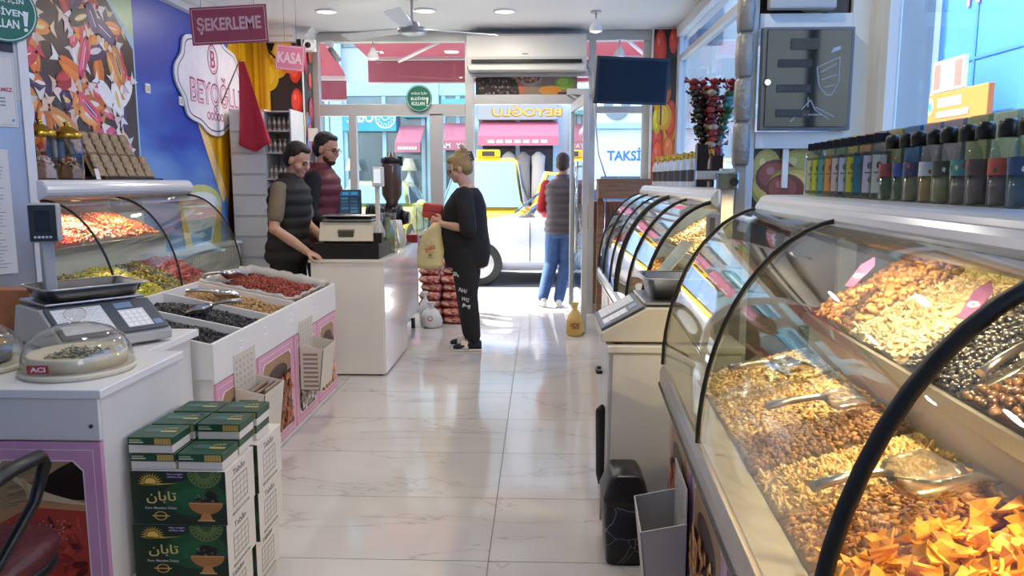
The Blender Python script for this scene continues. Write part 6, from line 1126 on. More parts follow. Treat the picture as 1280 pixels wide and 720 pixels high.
for z in (1.70, 1.80):
    for k in range(8): bx('breaker', (.975+.0165*k, .987+.0165*k, 3.277, 3.279, z-.012, z+.004), mat('breaker_grey', '#32373a', .4), eb, 0)
bx('meter_window', (1.02, 1.13, 3.278, 3.282, 1.95, 1.995), mat('meter_black', '#16181a', .3), eb, 0); b = MB(); b.cyl((.93, 3.285, 1.82), (.93, 3.27, 1.82), .014, .012, 16); b.build('lock_knob', CHROME, eb)
P = Print((1.13, 3.281, 1.66), (1, 0, 0), (0, 0, 1))  # sticker outline plus streaks drawn to look like reflections on the door glass
for a, c, d, e in ((.0, .22, .09, .26), (.09, .26, .09, .16), (.09, .16, .065, .11), (.065, .11, .04, .11), (.04, .11, .01, .15), (.01, .15, 0, .22), (.015, .2, .08, .235), (.02, .17, .08, .19), (.03, .14, .075, .15), (-.1, .0, -.02, .09), (-.02, .09, .0, .05), (.0, .05, .06, .01), (-.05, .03, .03, .03), (.0, .06, .08, .02), (-.03, .1, -.03, .06)): P.line(a, c, d, e, .005, '#8b959a')
P.poly([(.05, .275), (.09, .29), (.09, .305), (.06, .295)], '#9fb4c2'); P.build('sticker_and_glare_lines', eb)
tag(bx('junction_box', (.93, 1.2, 3.29, 3.335, 2.115, 2.30), mat('fuse_lightgrey', '#b2b5b4', .45), None, .006), 'pale grey junction box above the fuse box', 'box')
pc = thing('padded_post', 'post wrapped in grey padded sleeves beside the fuse box', 'post', (.84, 3.3, 0)); b = MB(); b.box(.815, .86, 3.28, 3.33, 0, ZC); b.build('post', mat('post_grey', '#8d8c88', .4, .4), pc, bevel=.004)
for z in (1.48, 1.66, 1.84, 2.02, 2.2, 2.38, 2.56, 2.74):
    b = MB(); b.loft([[(.838+k*.032*math.copysign(abs(math.cos(a))**.6, math.cos(a)), 3.30+k*.04*math.copysign(abs(math.sin(a))**.6, math.sin(a)), z+dz) for a in np.linspace(0, 2*PI, 20, endpoint=False)] for dz, k in ((.003, .85), (.012, .98), (.09, 1.05), (.163, .98), (.174, .85))]); b.build('padding', mat('silver_padding', '#8a8883', .35, .3, bump=.6, bscale=40), pc)
sp = thing('steel_upright', 'steel upright with clamp and grey reader beside the rounded shelf end', 'post', (.78, 3.25, .77)); b = MB(); b.box(.745, .80, 3.22, 3.27, .772, 1.47); b.build('upright', STEEL, sp, bevel=.003); b = MB(); b.cbox((.76, 3.2, 1.42), (.09, .05, .07)); b.build('clamp', CHROME, sp, bevel=.006); b = MB(); b.cyl((.785, 3.19, 1.415), (.785, 3.165, 1.415), .018, .016, 16); b.build('clamp_knob', BLACK, sp)
bx('arm', (.64, .76, 3.2, 3.23, 1.425, 1.46), STEEL, sp); bx('reader_body', (.695, .745, 3.2, 3.26, 1.12, 1.29), mat('reader_grey', '#8e8f8d', .4), sp, .01); bx('reader_face', (.70, .72, 3.196, 3.2, 1.17, 1.27), DGREY, sp, .002)
# bottles on the near shelf
def flat_bottle(label, lc, liquid, grp):
    t = thing('flat_bottle', label, 'bottle', (0, 0, 0), 0, grp, local=True); b = MB(); b.loft([[(sx*wx, sy*wy, z) for sx, sy in ((1, 1), (-1, 1), (-1, -1), (1, -1))] for z, wx, wy in ((0, .021, .014), (.004, .023, .016), (.128, .023, .016), (.137, .012, .010), (.142, .010, .010))]); b.build('body', GLASS, t, bevel=.004)
    b = MB(); b.box(-.0195, .0195, -.0125, .0125, .006, .118); b.build('liquid', mat('liq_'+liquid, liquid, .08, coat=.3), t, bevel=.003); b = MB(); b.box(-.0165, .0165, -.0125, .0125, .138, .160); b.build('cap', mat('cap_black', '#0d0d0e', .3), t, bevel=.002)
    b = MB(); b.box(-.015, .015, -.0172, -.0166, .016, .108); lb = b.build('paper_label', mat('lab_'+lc, lc, .6), t); P = Print((-.019, -.0172, .018), (1, 0, 0), (0, 0, 1), .0001, .0003); P.ellp(.019, .065, .006, .009, '#5a5248'); P.ellp(.022, .03, .006, .008, '#6a6258'); P.rect(.008, .046, .03, .049, '#6a6458'); P.build('label_print', lb); return t
def round_bottle(label, liquid, wrap, cols, grp):
    t = thing('round_bottle', label, 'bottle', (0, 0, 0), 0, grp, local=True); b = MB(); b.lathe([(.022, 0), (.025, .004), (.025, .1), (.022, .118), (.014, .132), (.012, .138)], 22); b.build('body', GLASS, t); b = MB(); b.lathe([(.001, .004), (.0225, .004), (.0225, .062), (.001, .062)], 20); b.build('liquid', mat('liqr_'+liquid, liquid, .1, coat=.3), t)
    b = MB(); b.lathe([(.015, .135), (.0155, .158), (.014, .166), (.009, .171), (.001, .172)], 20); b.build('cap', mat('cap_black'), t); b = MB(); b.lathe([(.0254, .062), (.0254, .095)], 22, caps=False); lb = b.build('sleeve_label', mat('wrap_'+wrap, wrap, .4), t)
    b2 = MB()
    for k in range(14): a = 2*PI*k/14; z = .068+.02*random.random(); b2.add([(.0257*math.cos(a+d), .0257*math.sin(a+d), z+e) for d, e in ((-.12, 0), (.1, -.004), (.14, .006), (-.06, .008))], [(0, 1, 2, 3)], 0, False, random.choice(cols))
    b2.build('label_print', PRINT, lb); return t
RN = Matrix.Translation(near.location) @ Matrix.Rotation(near.rotation_euler[2], 4, 'Z')
def onshelf(u, v): p = RN @ Vector((u, v, 1.3725)); return (p.x, p.y, p.z)
fl_ = [('#c9c68f', '#8a8462', 'pale olive'), ('#c6cc3c', '#7d8a3a', 'lime yellow'), ('#5fa7a8', '#3f6f74', 'teal'), ('#e0a24a', '#8a6a3a', 'amber'), ('#d9c8bd', '#6f5f58', 'beige'), ('#c3cfe0', '#3a3632', 'pale blue'), ('#cfd04a', '#6a6a3c', 'mustard yellow'), ('#2f7f96', '#24505c', 'deep teal'), ('#d6d3dc', '#4a4a52', 'pale lilac'), ('#cdd8cf', '#555f58', 'pale mint')]
k_ = 0
for i in range(10):
    c, q, nm = fl_[i]; t = flat_bottle('flat clear bottle with %s label and black cap on the long case shelf' % nm, c, q, 'flat bottles on the long case shelf'); t.location = onshelf(.46, 2.20-.064*i); t.rotation_euler = (0, 0, -.62)
    t.scale = (1.1, 1.1, 1.05)
rl = [('#2f4a2c', '#8f3a34', 'dark green', 'red'), ('#35502e', '#2f4f8a', 'dark green', 'blue'), ('#6f6a4a', '#3f3f5c', 'olive', 'indigo'), ('#8a7430', '#b9c4c6', 'amber', 'silver'), ('#7d7a50', '#3f4a34', 'khaki', 'leaf green'), ('#6d625a', '#4f8f86', 'grey brown', 'turquoise'), ('#5d5450', '#5a4a44', 'smoky', 'brown'), ('#64544e', '#b5553f', 'rosy brown', 'coral'), ('#3d5560', '#2f4a6a', 'slate blue', 'navy')]
for i, (lq, wr_, n1, n2) in enumerate(rl):
    t = round_bottle('round cologne bottle with %s liquid, %s sleeve and black cap' % (n1, n2), lq, wr_, ['#d9d2c6', '#3a5a3a', '#b5553f', '#2f4f7a', wr_], 'round cologne bottles'); t.location = onshelf(.46+.004*(i % 2), 1.555-.073*i); t.scale = (1.12, 1.12, .93)
bc = ['#8f8a55', '#4f8a76', '#a8a04a', '#c98a4a', '#7d7670', '#8d8c50', '#2f6a9a', '#8f8892', '#9a929c', '#97a06a', '#b9d0b0', '#c2d4b4']
for i in range(12):
    b = MB(); p = onshelf(.545, 2.2-.105*i); b.cbox((p[0], p[1], p[2]+.09), (.07, .088, .18), rz=-.05); nm = ['olive', 'sea green', 'moss yellow', 'orange tan', 'grey', 'khaki', 'blue', 'mauve grey', 'dusty lilac', 'sage', 'pale green', 'light mint'][i]
    o = tag(b.build('cologne_carton', mat('carton_%d' % i, bc[i], .5, var=.15, scale=30), None, bevel=.002), '%s boxed cologne standing behind the bottle row' % nm, 'box', 'boxed colognes'); bx('carton_flap', (p[0]-.03, p[0]+.03, p[1]-.04, p[1]+.04, p[2]+.18, p[2]+.182), mat('carton_%d' % i), o, 0)
# gold-capped bottles on the far case
g0 = None
for k in range(16):
    p = (.86+.045*(k % 2)+.004*k, 5.85-.105*k*.9, 1.386)
    if g0 is None:
        g0 = thing('gold_cap_bottle', 'slender clear bottle with gold cap on the far case shelf', 'bottle', p, 0, 'gold-capped bottles', local=True); b = MB(); b.lathe([(.02, 0), (.022, .004), (.022, .13), (.01, .165), (.01, .175)], 14); b.build('body', mat('bottle_milky', '#c9c9c2', .15, coat=.4), g0); b = MB(); b.lathe([(.013, .172), (.014, .195), (.01, .2), (.015, .205), (.001, .212)], 14); b.build('cap', GOLD, g0); b = MB(); b.lathe([(.0223, .03), (.0223, .1)], 14, caps=False); b.build('label_band', mat('band_dark', '#4a423c', .5), g0)
    else: dup(g0, p)
for x, z1, lb in ((.90, 1.62, 'tall black box beside the gold-capped bottles'), (.985, 1.56, 'shorter black box beside the gold-capped bottles')): tag(bx('black_box', (x-.03, x+.03, 4.36, 4.42, 1.386, z1), mat('box_black', '#1a1413', .35), None, .002), lb, 'box')
# wrapped lollipop bouquet
lb_ = thing('sweet_bouquet', 'tall bouquet of wrapped sweets on sticks in a red wrapper', 'sweets', (.98, 4.55, 1.386)); b = MB(); b.lathe([(.04, 0), (.045, .01), (.05, .12), (.075, .2), (.07, .21)], 18, (.98, 4.55, 1.386)); b.build('wrapper', mat('wrapper_red', '#8a1f28', .3, var=.2, scale=20), lb_)
for s_, (dx, dy, tilt, cl) in enumerate(((-.06, .0, -.10, ['#2a3a22', '#3a2420', '#1c1614']), (.0, -.03, .0, ['#7a1f28', '#c9b7a0', '#a83a3a']), (.06, .0, .14, ['#3a6a4a', '#4aa0b0', '#2a2a2c']), (-.03, .05, -.04, ['#3a2220', '#5a2a24']), (.035, .05, .22, ['#c94a4a', '#e0c0b8', '#8a2a30']), (.0, .02, .06, ['#b8a04a', '#4a2a1c']))):
    b = MB(); x, y = .98+dx, 4.55+dy; b.tube([(x*.5+.49, y*.5+2.275, 1.45), (x+tilt*.45, y, 1.99)], .004, 5); b.build('stick', WOOD, lb_)
    for k in range(15):
        f_ = k/14; z = 1.53+.45*f_; xx = x*.4+.98*.6+(x-.98)*.6*f_+tilt*.45*f_+random.uniform(-.008, .008); yy = y+random.uniform(-.01, .01); b = MB(); Mr = Matrix.Rotation(random.uniform(0, 3), 4, 'Z') @ Matrix.Rotation(random.uniform(-.6, .6), 4, 'X'); b.ell((xx, yy, z), (.036, .028, .02), 8, 6, M=Mr)
        for q in range(5): a = random.uniform(0, 2*PI); c_, s__ = math.cos(a), math.sin(a); b.add([(xx+.02*c_, yy+.02*s__, z), (xx+.055*c_-.012*s__, yy+.055*s__+.012*c_, z+random.uniform(-.01, .03)), (xx+.055*c_+.012*s__, yy+.055*s__-.012*c_, z+random.uniform(-.01, .03))], [(0, 1, 2)], 0)
        c = random.choice(cl) if k < 13 else '#8f2a30'; b.build('sweet', mat('sw_'+c, c, .2, coat=.6, var=.4, scale=60), lb_)
# white papers leaning inside the far case
for k, (y, lbx, c1) in enumerate(((3.95, 'white leaflet with red and blue print leaning in the far case', '#b23a44'), (4.6, 'plain white sheet leaning in the far case', '#c9d2dc'))):
    t = thing('leaflet', lbx, 'paper', (.80, y, .80)); o = np.array((.72, y-.17, .86)); ex = np.array((0, 1., 0)); ey = np.array((.62, 0, .78)); b = MB(); b.prism([(0, 0), (.34, 0), (.34, .26), (0, .26)], o, ex, ey, (-.0015, 0, .001)); b.build('sheet', mat('paper_bright', '#e6eaee', .5), t)
    P = Print(o+np.array((-.003, 0, .002)), -ex, ey); P.nrm = np.array((-.78, 0, .62)); P.rect(-.3, .05, -.04, .14, c1); P.rect(-.3, .15, -.16, .2, '#3f5fa8' if k == 0 else '#dfe4e8'); P.rect(-.13, .15, -.04, .22, '#e0b93a' if k == 0 else '#dfe4e8'); P.build('print', t)
# ================================================================ PEOPLE  (local: +Y forward, +X the person's right)
def remesh(o, vox, it=4, f=.5):
    m = o.modifiers.new('remesh', 'REMESH'); m.mode = 'VOXEL'; m.voxel_size = vox; m.use_smooth_shade = True
    if it: s_ = o.modifiers.new('smooth', 'SMOOTH'); s_.factor = f; s_.iterations = it
    return o
def V(*a): return np.array(a, float)
def unit(v): return v/(np.linalg.norm(v)+1e-9)
def limb(b, pts, rads, n=14, ell=None):
    b.tube(pts, rads, n, ell=ell)
    for p, r in zip(pts, rads): b.ell(p, (r*.99, r*.99, r*.99), 12, 8)
def rings(levels, lean, off=0., n=30, quilt=0., pitch=.09):
    out = []
    zs = np.array([q[0] for q in levels])
    fine = np.linspace(zs[0], zs[-1], max(int((zs[-1]-zs[0])/.012), 4)) if quilt else zs
    for z in fine:
        cy = np.interp(z, zs, [q[3] for q in levels])+lean*max(z-.95, 0); k = 1+quilt*(abs(math.sin(PI*z/pitch))**.6-.6) if quilt else 1
        rx = (np.interp(z, zs, [q[1] for q in levels])+off)*k; ry = (np.interp(z, zs, [q[2] for q in levels])+off)*k
        out.append([(rx*math.copysign(abs(math.cos(a))**.88, math.cos(a)), cy+ry*math.copysign(abs(math.sin(a))**.88, math.sin(a)), z) for a in np.linspace(0, 2*PI, n, endpoint=False)])
    return out
def hand(b, w, d, side, nrm, curl=.5, s=1.):
    d, side, nrm = unit(d), unit(side), unit(nrm); M_ = Matrix((Vector(side), Vector(d), Vector(nrm))).transposed()
    b.ell(w+d*.045*s, (.04*s, .052*s, .016*s), 14, 10, M=M_)
    for k, (o_, L) in enumerate(((-.03, .068), (-.01, .08), (.011, .075), (.03, .058))):
        p = w+d*.082*s+side*o_*s; pts = [w+d*.06*s+side*o_*s*.9, p]; dd = d.copy()
        for q in range(3): c = math.cos(curl*.8); si = math.sin(curl*.8); dd = unit(dd*c+nrm*si); nrm2 = nrm; p = p+dd*L*s/3; pts.append(p)
        b.tube(pts, [.0105*s, .0105*s, .0098*s, .009*s, .0075*s], 8); b.ell(pts[-1], (.0075*s,)*3, 8, 6)
    p0 = w+d*.02*s-side*.03*s; pts = [p0, p0-side*.028*s+d*.02*s+nrm*.01*s, p0-side*.034*s+d*.05*s+nrm*.022*s, p0-side*.026*s+d*.07*s+nrm*.03*s]; b.tube(pts, [.014*s, .0125*s, .011*s, .008*s], 8); b.ell(pts[-1], (.008*s,)*3, 8, 6)
BASE = [(.80, .135, .10, 0), (.88, .165, .115, -.005), (.95, .165, .115, 0), (1.05, .145, .103, .005), (1.18, .150, .108, .01), (1.32, .172, .115, .005), (1.40, .165, .10, 0), (1.45, .11, .075, -.005), (1.48, .06, .055, -.005)]
def person(label, loc, rz, S, skin, levels, arms, legs, head, lean=0., hip=.085, sh=.185):
    t = thing('person', label, 'person', loc, rz, local=True); t.scale = (S, S, S); b = MB(); b.loft(rings(levels, lean))
    top = levels[-2]; ny = top[3]+lean*(1.45-.95)
    hc = V(0, ny+head.get('fwd', .05), head.get('z', 1.635)); nk = V(0, ny+.0, 1.44)
    limb(b, [nk, hc+V(0, -.015, -.06)], [.056, .054])
    Rh = Matrix.Rotation(head.get('yaw', 0), 4, 'Z') @ Matrix.Rotation(head.get('pitch', 0), 4, 'X') @ Matrix.Rotation(head.get('roll', 0), 4, 'Y')
    def he(c, r, bb=b, n=18, k=12): bb.ell(hc+np.array(Rh @ Vector(c)), r, n, k, M=Rh)
    for c, r in (((0, -.012, .03), (.075, .095, .094)), ((0, .03, -.035), (.060, .062, .082)), ((0, .06, -.09), (.034, .030, .026)), ((0, .082, .012), (.047, .014, .012)), ((0, .100, -.03), (.013, .016, .014)), ((0, .092, -.012), (.010, .014, .028)), ((0, .086, -.062), (.023, .010, .008)), ((.075, -.005, -.015), (.011, .02, .03)), ((-.075, -.005, -.015), (.011, .02, .03)), ((.045, .05, -.04), (.02, .03, .03)), ((-.045, .05, -.04), (.02, .03, .03))): he(c, r)
    for s_ in (1, -1):
        el, wr_, hd, pn, curl = arms[s_]; shp = V(s_*sh, levels[-3][3]+lean*.45, 1.395); el, wr_ = V(*el), V(*wr_)
        limb(b, [shp, (shp+el)/2+V(s_*.004, 0, 0), el, (el+wr_)/2, wr_], [.056, .05, .042, .039, .028]); hand(b, wr_, V(*hd), np.cross(unit(V(*hd)), unit(V(*pn)))*1., V(*pn), curl)
        kn, an, toe = [V(*q) for q in legs[s_]]; hp = V(s_*hip, 0, .90); limb(b, [hp, (hp+kn)/2, kn, kn*.6+an*.4+V(0, -.012, 0), an], [.088, .076, .056, .052, .036]); limb(b, [an+V(0, -.02, -.02), (an+toe)/2+V(0, 0, -.01), toe], [.036, .034, .026])
    sk_ = mat('skin_'+skin, skin, .5, var=.08, scale=30); o = remesh(b.build('body', sk_, t), .0065, 3)
    # eyes and brows
    for s_ in (1, -1):
        e = MB(); he((s_*.030, .080, -.006), (.013, .007, .006), e, 12, 8); e.build('eye', mat('eye_dark', '#1e1512', .2), t)
        if head.get('brow', True): e = MB(); pts = [hc+np.array(Rh @ Vector((s_*x, y, z))) for x, y, z in ((.015, .095, .014), (.032, .092, .02), (.05, .078, .014))]; e.tube(pts, [.004, .0045, .0025], 6); e.build('eyebrow', mat('brow_'+head['hair'], head['hair'], .8), t)
    return t, hc, Rh, he
def garment(t, name, m, levels, lean, off, z0, z1, sleeves=None, sh=.185, quilt=0., pitch=.09, legs=None, hip=.085, vox=.009, shy=0., cap=.066, legr=(.105, .095, .078, .07, .058), collar=None):
    b = MB(); zs = [q[0] for q in levels]
    lv = [(z, *[float(np.interp(z, zs, [q[i] for q in levels])) for i in (1, 2, 3)]) for z in sorted({z0, z1, *[z for z in zs if z0 < z < z1]})]
    b.loft(rings(lv, lean, off, quilt=quilt, pitch=pitch))
    if sleeves is not None:
        for s_ in (1, -1):
            shp = V(s_*sh, shy, 1.395); b.ell(shp+V(-s_*.012, 0, 0), (cap, cap, cap*.95), 14, 10)
            if sleeves.get(s_): pts = [shp]+[V(*p) for p in sleeves[s_][0]]; limb(b, pts, sleeves[s_][1])
    if legs:
        for s_ in (1, -1): kn, an = V(*legs[s_][0]), V(*legs[s_][1]); hp = V(s_*hip, 0, .90); limb(b, [hp, (hp+kn)/2, kn, (kn+an)/2, an], list(legr))
    if collar: b.lathe([(.062, 1.43), (.088, 1.44), (.084, 1.485), (.078, 1.525), (.066, 1.525), (.062, 1.46)], 24, (0, collar, 0), caps=False); b.lathe([(.001, 1.42), (.085, 1.42), (.085, 1.45), (.001, 1.45)], 24, (0, collar, 0))
    o = b.build(name, m, t); remesh(o, vox, 3); return o
def shoe(t, name, an, toe, m, sole='#e8e6e2', w_=.042):
    an, toe = V(*an), V(*toe); d = unit(V(toe[0]-an[0], toe[1]-an[1], 0)); s_ = V(-d[1], d[0], 0); z0 = min(an[2]-.075, .0); b = MB(); rg = []
    for u, ww, h in ((-.075, .028, .07), (-.06, .036, .085), (-.01, .037, .085), (.05, .04, .07), (.11, .045, .055), (.155, .04, .045), (.18, .02, .032)):
        c = V(an[0], an[1], 0)+d*u; zb = (an[2]-.085)+(toe[2]-.03-(an[2]-.085))*max((u)/.18, 0); zb = max(zb, .012); rg.append([c+s_*ww*math.cos(a)*w_/.042+V(0, 0, zb+h*.5+h*.5*math.sin(a)) for a in np.linspace(0, 2*PI, 14, endpoint=False)])
    b.loft([r for r in rg]); o = b.build(name, m, t)
    b = MB(); rg2 = [[(p[0], p[1], min(q[2] for q in r)-.010+.014*(math.sin(2*PI*k/14) > 0)) for k, p in enumerate(r)] for r in rg]; b.loft(rg2); b.build('sole', mat('sole_'+sole, sole, .6), o); return o
def haircap(t, he, name, col, parts, vox=.007):
    b = MB()
    for c, r in parts: he(c, r, b, 18, 12)
    return remesh(b.build(name, mat('hair_'+col, col, .6, var=.35, scale=45, bump=.6, bscale=120), t), vox, 2)
NAVY = mat('jeans_blue', '#3d5f94', .8, var=.25, scale=14, bump=.2, bscale=200); BLK = mat('black_cotton', '#121214', .85, var=.2, scale=10, bump=.15, bscale=90)
STAND = {1: ((.095, .02, .50), (.10, -.02, .09), (.115, .13, .03)), -1: ((-.095, .02, .50), (-.10, -.02, .09), (-.115, .13, .03))}
SHORT = [((0, -.026, .046), (.081, .095, .09)), ((0, -.05, -.004), (.078, .074, .082)), ((0, .022, .092), (.056, .056, .028))]
# young assistant: dark padded vest, olive tee
arms = {1: ((.27, .03, 1.115), (.16, .235, .935), (-.12, .9, -.3), (-.3, -.2, -1), .6), -1: ((-.25, .06, 1.12), (-.12, .25, 1.0), (.3, .9, -.3), (.2, -.2, -1), .6)}
t, hc, Rh, he = person('person in black padded sleeveless vest and olive tee leaning a hand on the cash counter', (-1.885, 5.66, 0), -PI/2-.12, 1.70/1.75, '#c69a82', BASE, arms, STAND, {'pitch': -.42, 'yaw': -.15, 'fwd': .075, 'z': 1.62, 'hair': '#17110e'}, lean=.08)
garment(t, 'tee_shirt', mat('olive_tee', '#7d6f58', .85, bump=.15, bscale=80), BASE, .08, .008, .9, 1.46, {1: (((.235, .04, 1.27), (.252, .035, 1.20)), (.061, .060, .058)), -1: (((-.225, .05, 1.27), (-.24, .06, 1.2)), (.061, .060, .058))}, shy=.035)
garment(t, 'padded_vest', mat('vest_black', '#211f1f', .75, var=.15, scale=20), BASE, .08, .034, .84, 1.475, {}, quilt=.10, pitch=.085, shy=.035, cap=.06, collar=.04)
garment(t, 'trousers', BLK, BASE, .0, .016, .80, .97, None, legs=STAND)
for s_ in (1, -1): shoe(t, 'shoe', STAND[s_][1], STAND[s_][2], mat('shoe_black', '#141416', .5), '#2a2a2a')
haircap(t, he, 'hair', '#17110e', SHORT)
# bespectacled assistant: burgundy vest, black sleeves
arms = {1: ((.27, .02, 1.12), (.20, .2, .98), (-.1, .9, -.35), (-.3, -.2, -1), .5), -1: ((-.26, .04, 1.12), (-.16, .25, 1.0), (.2, .9, -.3), (.2, -.2, -1), .5)}
t, hc, Rh, he = person('person in burgundy padded vest with black sleeves and glasses at the till', (-1.81, 6.28, 0), -PI/2-.05, 1.80/1.75, '#c08f78', BASE, arms, STAND, {'pitch': -.22, 'yaw': -.25, 'fwd': .06, 'z': 1.63, 'hair': '#1d1512'}, lean=.04)
garment(t, 'black_top', mat('black_knit', '#131216', .85), BASE, .04, .010, .9, 1.50, {1: (((.262, .02, 1.13), (.205, .19, .99)), (.07, .06, .045)), -1: (((-.25, .04, 1.13), (-.165, .24, 1.01)), (.07, .06, .045))}, shy=.02)
garment(t, 'padded_vest', mat('vest_burgundy', '#63222f', .6, var=.12, scale=20), BASE, .04, .036, .86, 1.475, {}, quilt=.10, pitch=.09, shy=.02, cap=.058, collar=.02)
garment(t, 'trousers', BLK, BASE, .0, .016, .80, .97, None, legs=STAND)
for s_ in (1, -1): shoe(t, 'shoe', STAND[s_][1], STAND[s_][2], mat('shoe_black'), '#2a2a2a')
haircap(t, he, 'hair', '#1d1512', SHORT); b = MB()
for c, r in (((0, .052, -.092), (.040, .040, .030)), ((.045, .03, -.07), (.016, .03, .03)), ((-.045, .03, -.07), (.016, .03, .03))): he(c, r, b)
remesh(b.build('beard', mat('beard_dark', '#3a281f', .8, var=.3, scale=80), t), .006, 2)
b = MB()
for s_ in (1, -1):
    ctr = Vector((s_*.032, .104, -.004)); b.tube([hc+np.array(Rh @ (ctr+Vector((.021*math.cos(a), -.006*abs(math.cos(a)), .017*math.sin(a))))) for a in np.linspace(0, 2*PI, 16, endpoint=False)], .0018, 6, closed=True); b.tube([hc+np.array(Rh @ Vector(q)) for q in ((s_*.053, .1, .0), (s_*.076, .05, .0), (s_*.08, -.01, -.0))], .0018, 6)
b.tube([hc+np.array(Rh @ Vector(q)) for q in ((-.011, .106, .0), (.011, .106, .0))], .0018, 6); b.build('glasses', BLACK, t)
# customer: black tee and trousers, blonde bun, slides
WB = [(.74, .17, .165, 0), (.80, .18, .18, 0), (.88, .195, .195, 0), (.95, .20, .20, .01), (1.05, .19, .195, .02), (1.18, .185, .185, .02), (1.30, .185, .165, .01), (1.40, .165, .115, -.005), (1.45, .11, .075, -.01), (1.48, .06, .055, -.01)]
WL = {1: ((.10, .02, .50), (.10, -.01, .09), (.115, .13, .03)), -1: ((-.085, -.01, .50), (-.09, -.06, .09), (-.10, .08, .03))}
arms = {-1: ((-.275, -.04, 1.10), (-.12, .21, 1.14), (.25, .9, .3), (.85, -.15, -.1), .8), 1: ((.27, .0, 1.10), (.10, .23, 1.15), (-.2, .9, .3), (-.85, -.1, -.1), .8)}
wo_ = person('person with blonde clipped-up hair in black tee and trousers holding a red wallet', (-.615, 6.43, 0), PI/2, 1.64/1.75, '#c79c86', WB, arms, WL, {'pitch': -.34, 'yaw': .05, 'fwd': .075, 'z': 1.625, 'hair': '#6e5638'}, lean=.0, hip=.09); t, hc, Rh, he = wo_
garment(t, 'tee_shirt', BLK, WB, .0, .02, .755, 1.455, {1: (((.262, -.005, 1.22), (.275, .0, 1.11)), (.075, .075, .078)), -1: (((-.268, -.03, 1.22), (-.28, -.04, 1.11)), (.075, .075, .078))}, cap=.075)
tr_ = garment(t, 'trousers', mat('black_trousers', '#17181c', .85, var=.15, scale=10), WB, .0, .012, .80, .97, None, legs={k: (v[0], (v[1][0], v[1][1], .13)) for k, v in WL.items()}, hip=.09, legr=(.14, .125, .095, .085, .068))
P = Print((-.188, .02, .40), (0, -1, 0), (0, 0, 1), .0002, .004)
for k, (w_, z, x) in enumerate((('SNS', .30, -.05), ('NAI', .16, .0), ('WG', .08, .02), ('M', .02, .03))): P.text(w_, .0+x, z, .07, .035, '#c9c9cc', .02, rot=-.3)
P.build('lettering', tr_)
for s_ in (1, -1):
    shoe(t, 'sock', WL[s_][1], WL[s_][2], mat('sock_navy', '#1c2233', .9), '#d9d4cc', .05); an, toe = WL[s_][1], WL[s_][2]; b = MB(); b.tube([(an[0]+.052*math.cos(a), an[1]+.075, .02+.072*math.sin(a)) for a in np.linspace(.0, PI, 12)], .009, 8, ell=(4.0, .7)); b.build('slide_strap', mat('strap_white', '#d6cfc4', .6, var=.15, scale=60), t)
    b = MB(); b.tube([(an[0], an[1]-.01, .06), (an[0], an[1]-.015, .115)], [.043, .042], 16); b.build('sock_cuff', mat('sock_navy'), t)
haircap(t, he, 'hair', '#a58a5c', [((0, -.03, .045), (.084, .098, .094)), ((0, -.06, .0), (.078, .07, .085)), ((0, .02, .088), (.062, .062, .040)), ((.055, .01, .03), (.026, .045, .05)), ((-.055, .01, .03), (.026, .045, .05)), ((0, -.10, .055), (.055, .045, .06)), ((.01, -.09, .12), (.05, .04, .045)), ((0, -.05, .125), (.05, .05, .035))])
b = MB()
for k in range(16): a = random.uniform(-1.1, 1.1); pp_ = [(.02*math.sin(a), -.1, .12), (.05*math.sin(a), -.115+.03*random.random(), .155), (.085*math.sin(a), -.11+.05*random.random(), .165+.03*math.cos(a))]; b.tube([hc+np.array(Rh @ Vector(q)) for q in pp_], [.012, .008, .002], 6)
for s_ in (-1, 1): b.tube([hc+np.array(Rh @ Vector(q)) for q in ((s_*.068, .05, .05), (s_*.078, .06, -.02), (s_*.07, .06, -.09))], [.012, .008, .002], 6)
b.build('loose_strands', mat('hair_ash', '#c2ad84', .6, var=.3, scale=60), t)
b = MB(); 
for k in range(4): z = .02+.024*k; b.tube([hc+np.array(Rh @ Vector((x, -.148+.35*abs(x), z+.01))) for x in (-.05, -.02, 0, .02, .05)], .006, 6)
b.tube([hc+np.array(Rh @ Vector((0, -.15, z))) for z in (.02, .06, .105)], .009, 6); b.build('hair_claw', mat('claw_grey', '#3a3832', .35), t)
b = MB()
for s_ in (1, -1): ctr = Vector((s_*.032, .105, -.006)); b.tube([hc+np.array(Rh @ (ctr+Vector((.022*math.cos(a), 0, .02*math.sin(a))))) for a in np.linspace(0, 2*PI, 14, endpoint=False)], .0018, 5, closed=True); b.tube([hc+np.array(Rh @ Vector(q)) for q in ((s_*.054, .1, .0), (s_*.077, .05, .0), (s_*.08, -.0, .0))], .0016, 5)
b.build('glasses', BLACK, t)
wl = thing('wallet', 'red leather wallet in the hands of the customer in black', 'wallet', (-.90, 6.43, 1.11)); b = MB(); b.cbox((-.90, 6.44, 1.17), (.17, .055, .125), ry=.12, rz=.05); b.build('cover', mat('wallet_red', '#b5423c', .4, var=.12, scale=20), wl, bevel=.018, seg=3); b = MB(); b.cbox((-.90, 6.44, 1.167), (.155, .058, .006), ry=.12, rz=.05); b.build('zip', mat('zip_dark', '#5c1f20', .4), wl)
cb = thing('shopping_bag', 'cream carrier bag with red print hanging from the customer\'s wrist', 'bag', (-.92, 6.33, .70)); b = MB(); rg = []
for z, wx, wy, dx in ((.70, .10, .03, .0), (.74, .105, .04, 0), (.85, .11, .042, .0), (.95, .088, .04, .0), (1.02, .06, .035, .02), (1.08, .025, .02, .04)): rg.append([(-.90+dx+(wx+.006*math.sin(7*a+z*40))*math.cos(a)-.18*(z-.9)*-.3, 6.31+(wy+.005*math.cos(5*a+z*30))*math.sin(a), z) for a in np.linspace(0, 2*PI, 28, endpoint=False)])
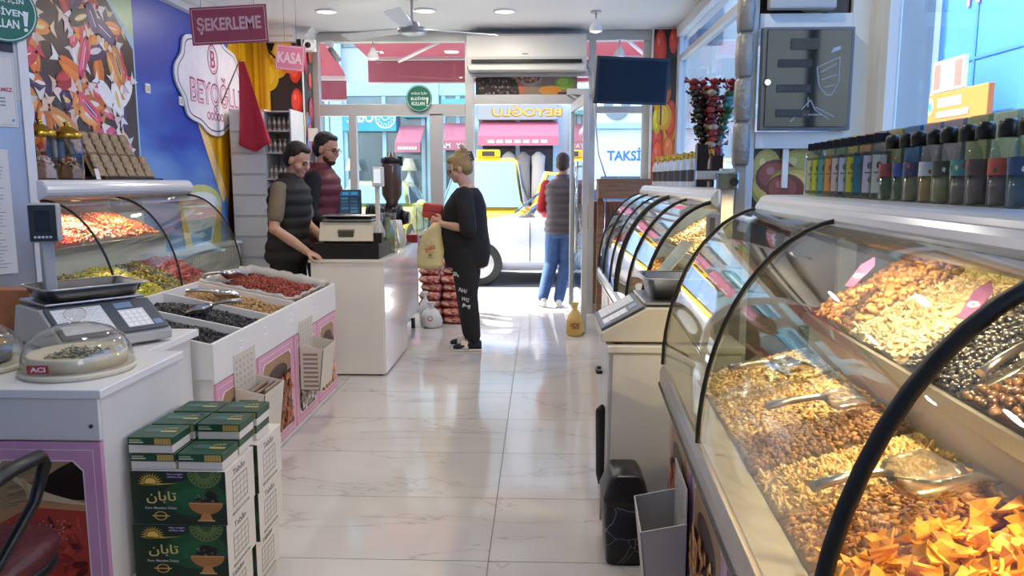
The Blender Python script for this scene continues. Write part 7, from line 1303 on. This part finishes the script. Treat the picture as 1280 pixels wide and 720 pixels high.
b.loft(rg); b.build('film', mat('bag_cream', '#cfc08f', .55, var=.1, scale=14), cb); b = MB(); b.tube([(-.875, 6.31, 1.06), (-.85, 6.33, 1.10), (-.85, 6.38, 1.125)], [.012, .009, .008], 8); b.build('handles', mat('bag_cream'), cb)
P = Print((-.985, 6.262, .78), (1, 0, 0), (0, 0, 1), .0003, .004); P.text('SNEZ', .085, .09, .09, .03, '#b5483f', .02, rot=.35); P.ring(.07, .135, .028, .003, '#c98a78'); P.rect(.05, .055, .12, .062, '#c98a78'); P.rect(.07, .025, .1, .045, '#8a8468'); P.rect(.06, .01, .12, .016, '#8a8468'); P.build('print', cb)
b = MB(); b.ell((-.86, 6.33, 1.07), (.03, .025, .035)); tag(b.build('red_packet', mat('packet_red', '#c8404a', .4, var=.3, scale=40), None), 'crumpled red packet in the top of the cream carrier bag', 'packet')
# passer-by outside the door
ML = {1: ((.05, .06, .50), (-.02, -.10, .10), (-.03, .04, .03)), -1: ((-.13, .04, .49), (-.20, -.14, .12), (-.24, -.02, .035))}
arms = {1: ((.27, .0, 1.12), (.24, .16, .92), (0, .7, -.7), (-.8, .2, 0), .5), -1: ((-.26, .04, 1.12), (-.22, .22, 1.05), (.1, .9, -.2), (.8, .2, 0), .5)}
t, hc, Rh, he = person('person in grey padded vest, red sleeves and blue jeans walking out of the door', (.25, 8.75, -.005), -.12, 1.72/1.75, '#a87a62', BASE, arms, ML, {'pitch': -.15, 'fwd': .04, 'hair': '#2a201b'}, lean=.03)
garment(t, 'red_shirt', mat('shirt_red', '#a8232f', .8), BASE, .03, .010, .88, 1.49, {1: (((.262, .0, 1.13), (.24, .15, .95)), (.07, .058, .045)), -1: (((-.25, .04, 1.13), (-.22, .2, 1.06)), (.07, .058, .045))}, shy=.015)
garment(t, 'padded_vest', mat('vest_grey', '#47434c', .6, var=.15, scale=20), BASE, .03, .036, .84, 1.475, {}, quilt=.10, pitch=.085, shy=.015, cap=.06, collar=.015)
garment(t, 'jeans', NAVY, BASE, .0, .016, .80, .97, None, legs=ML, legr=(.108, .098, .082, .074, .066))
for s_ in (1, -1): shoe(t, 'shoe', ML[s_][1], ML[s_][2], mat('shoe_white', '#d8d8d6', .5))
haircap(t, he, 'hair', '#2a201b', SHORT)
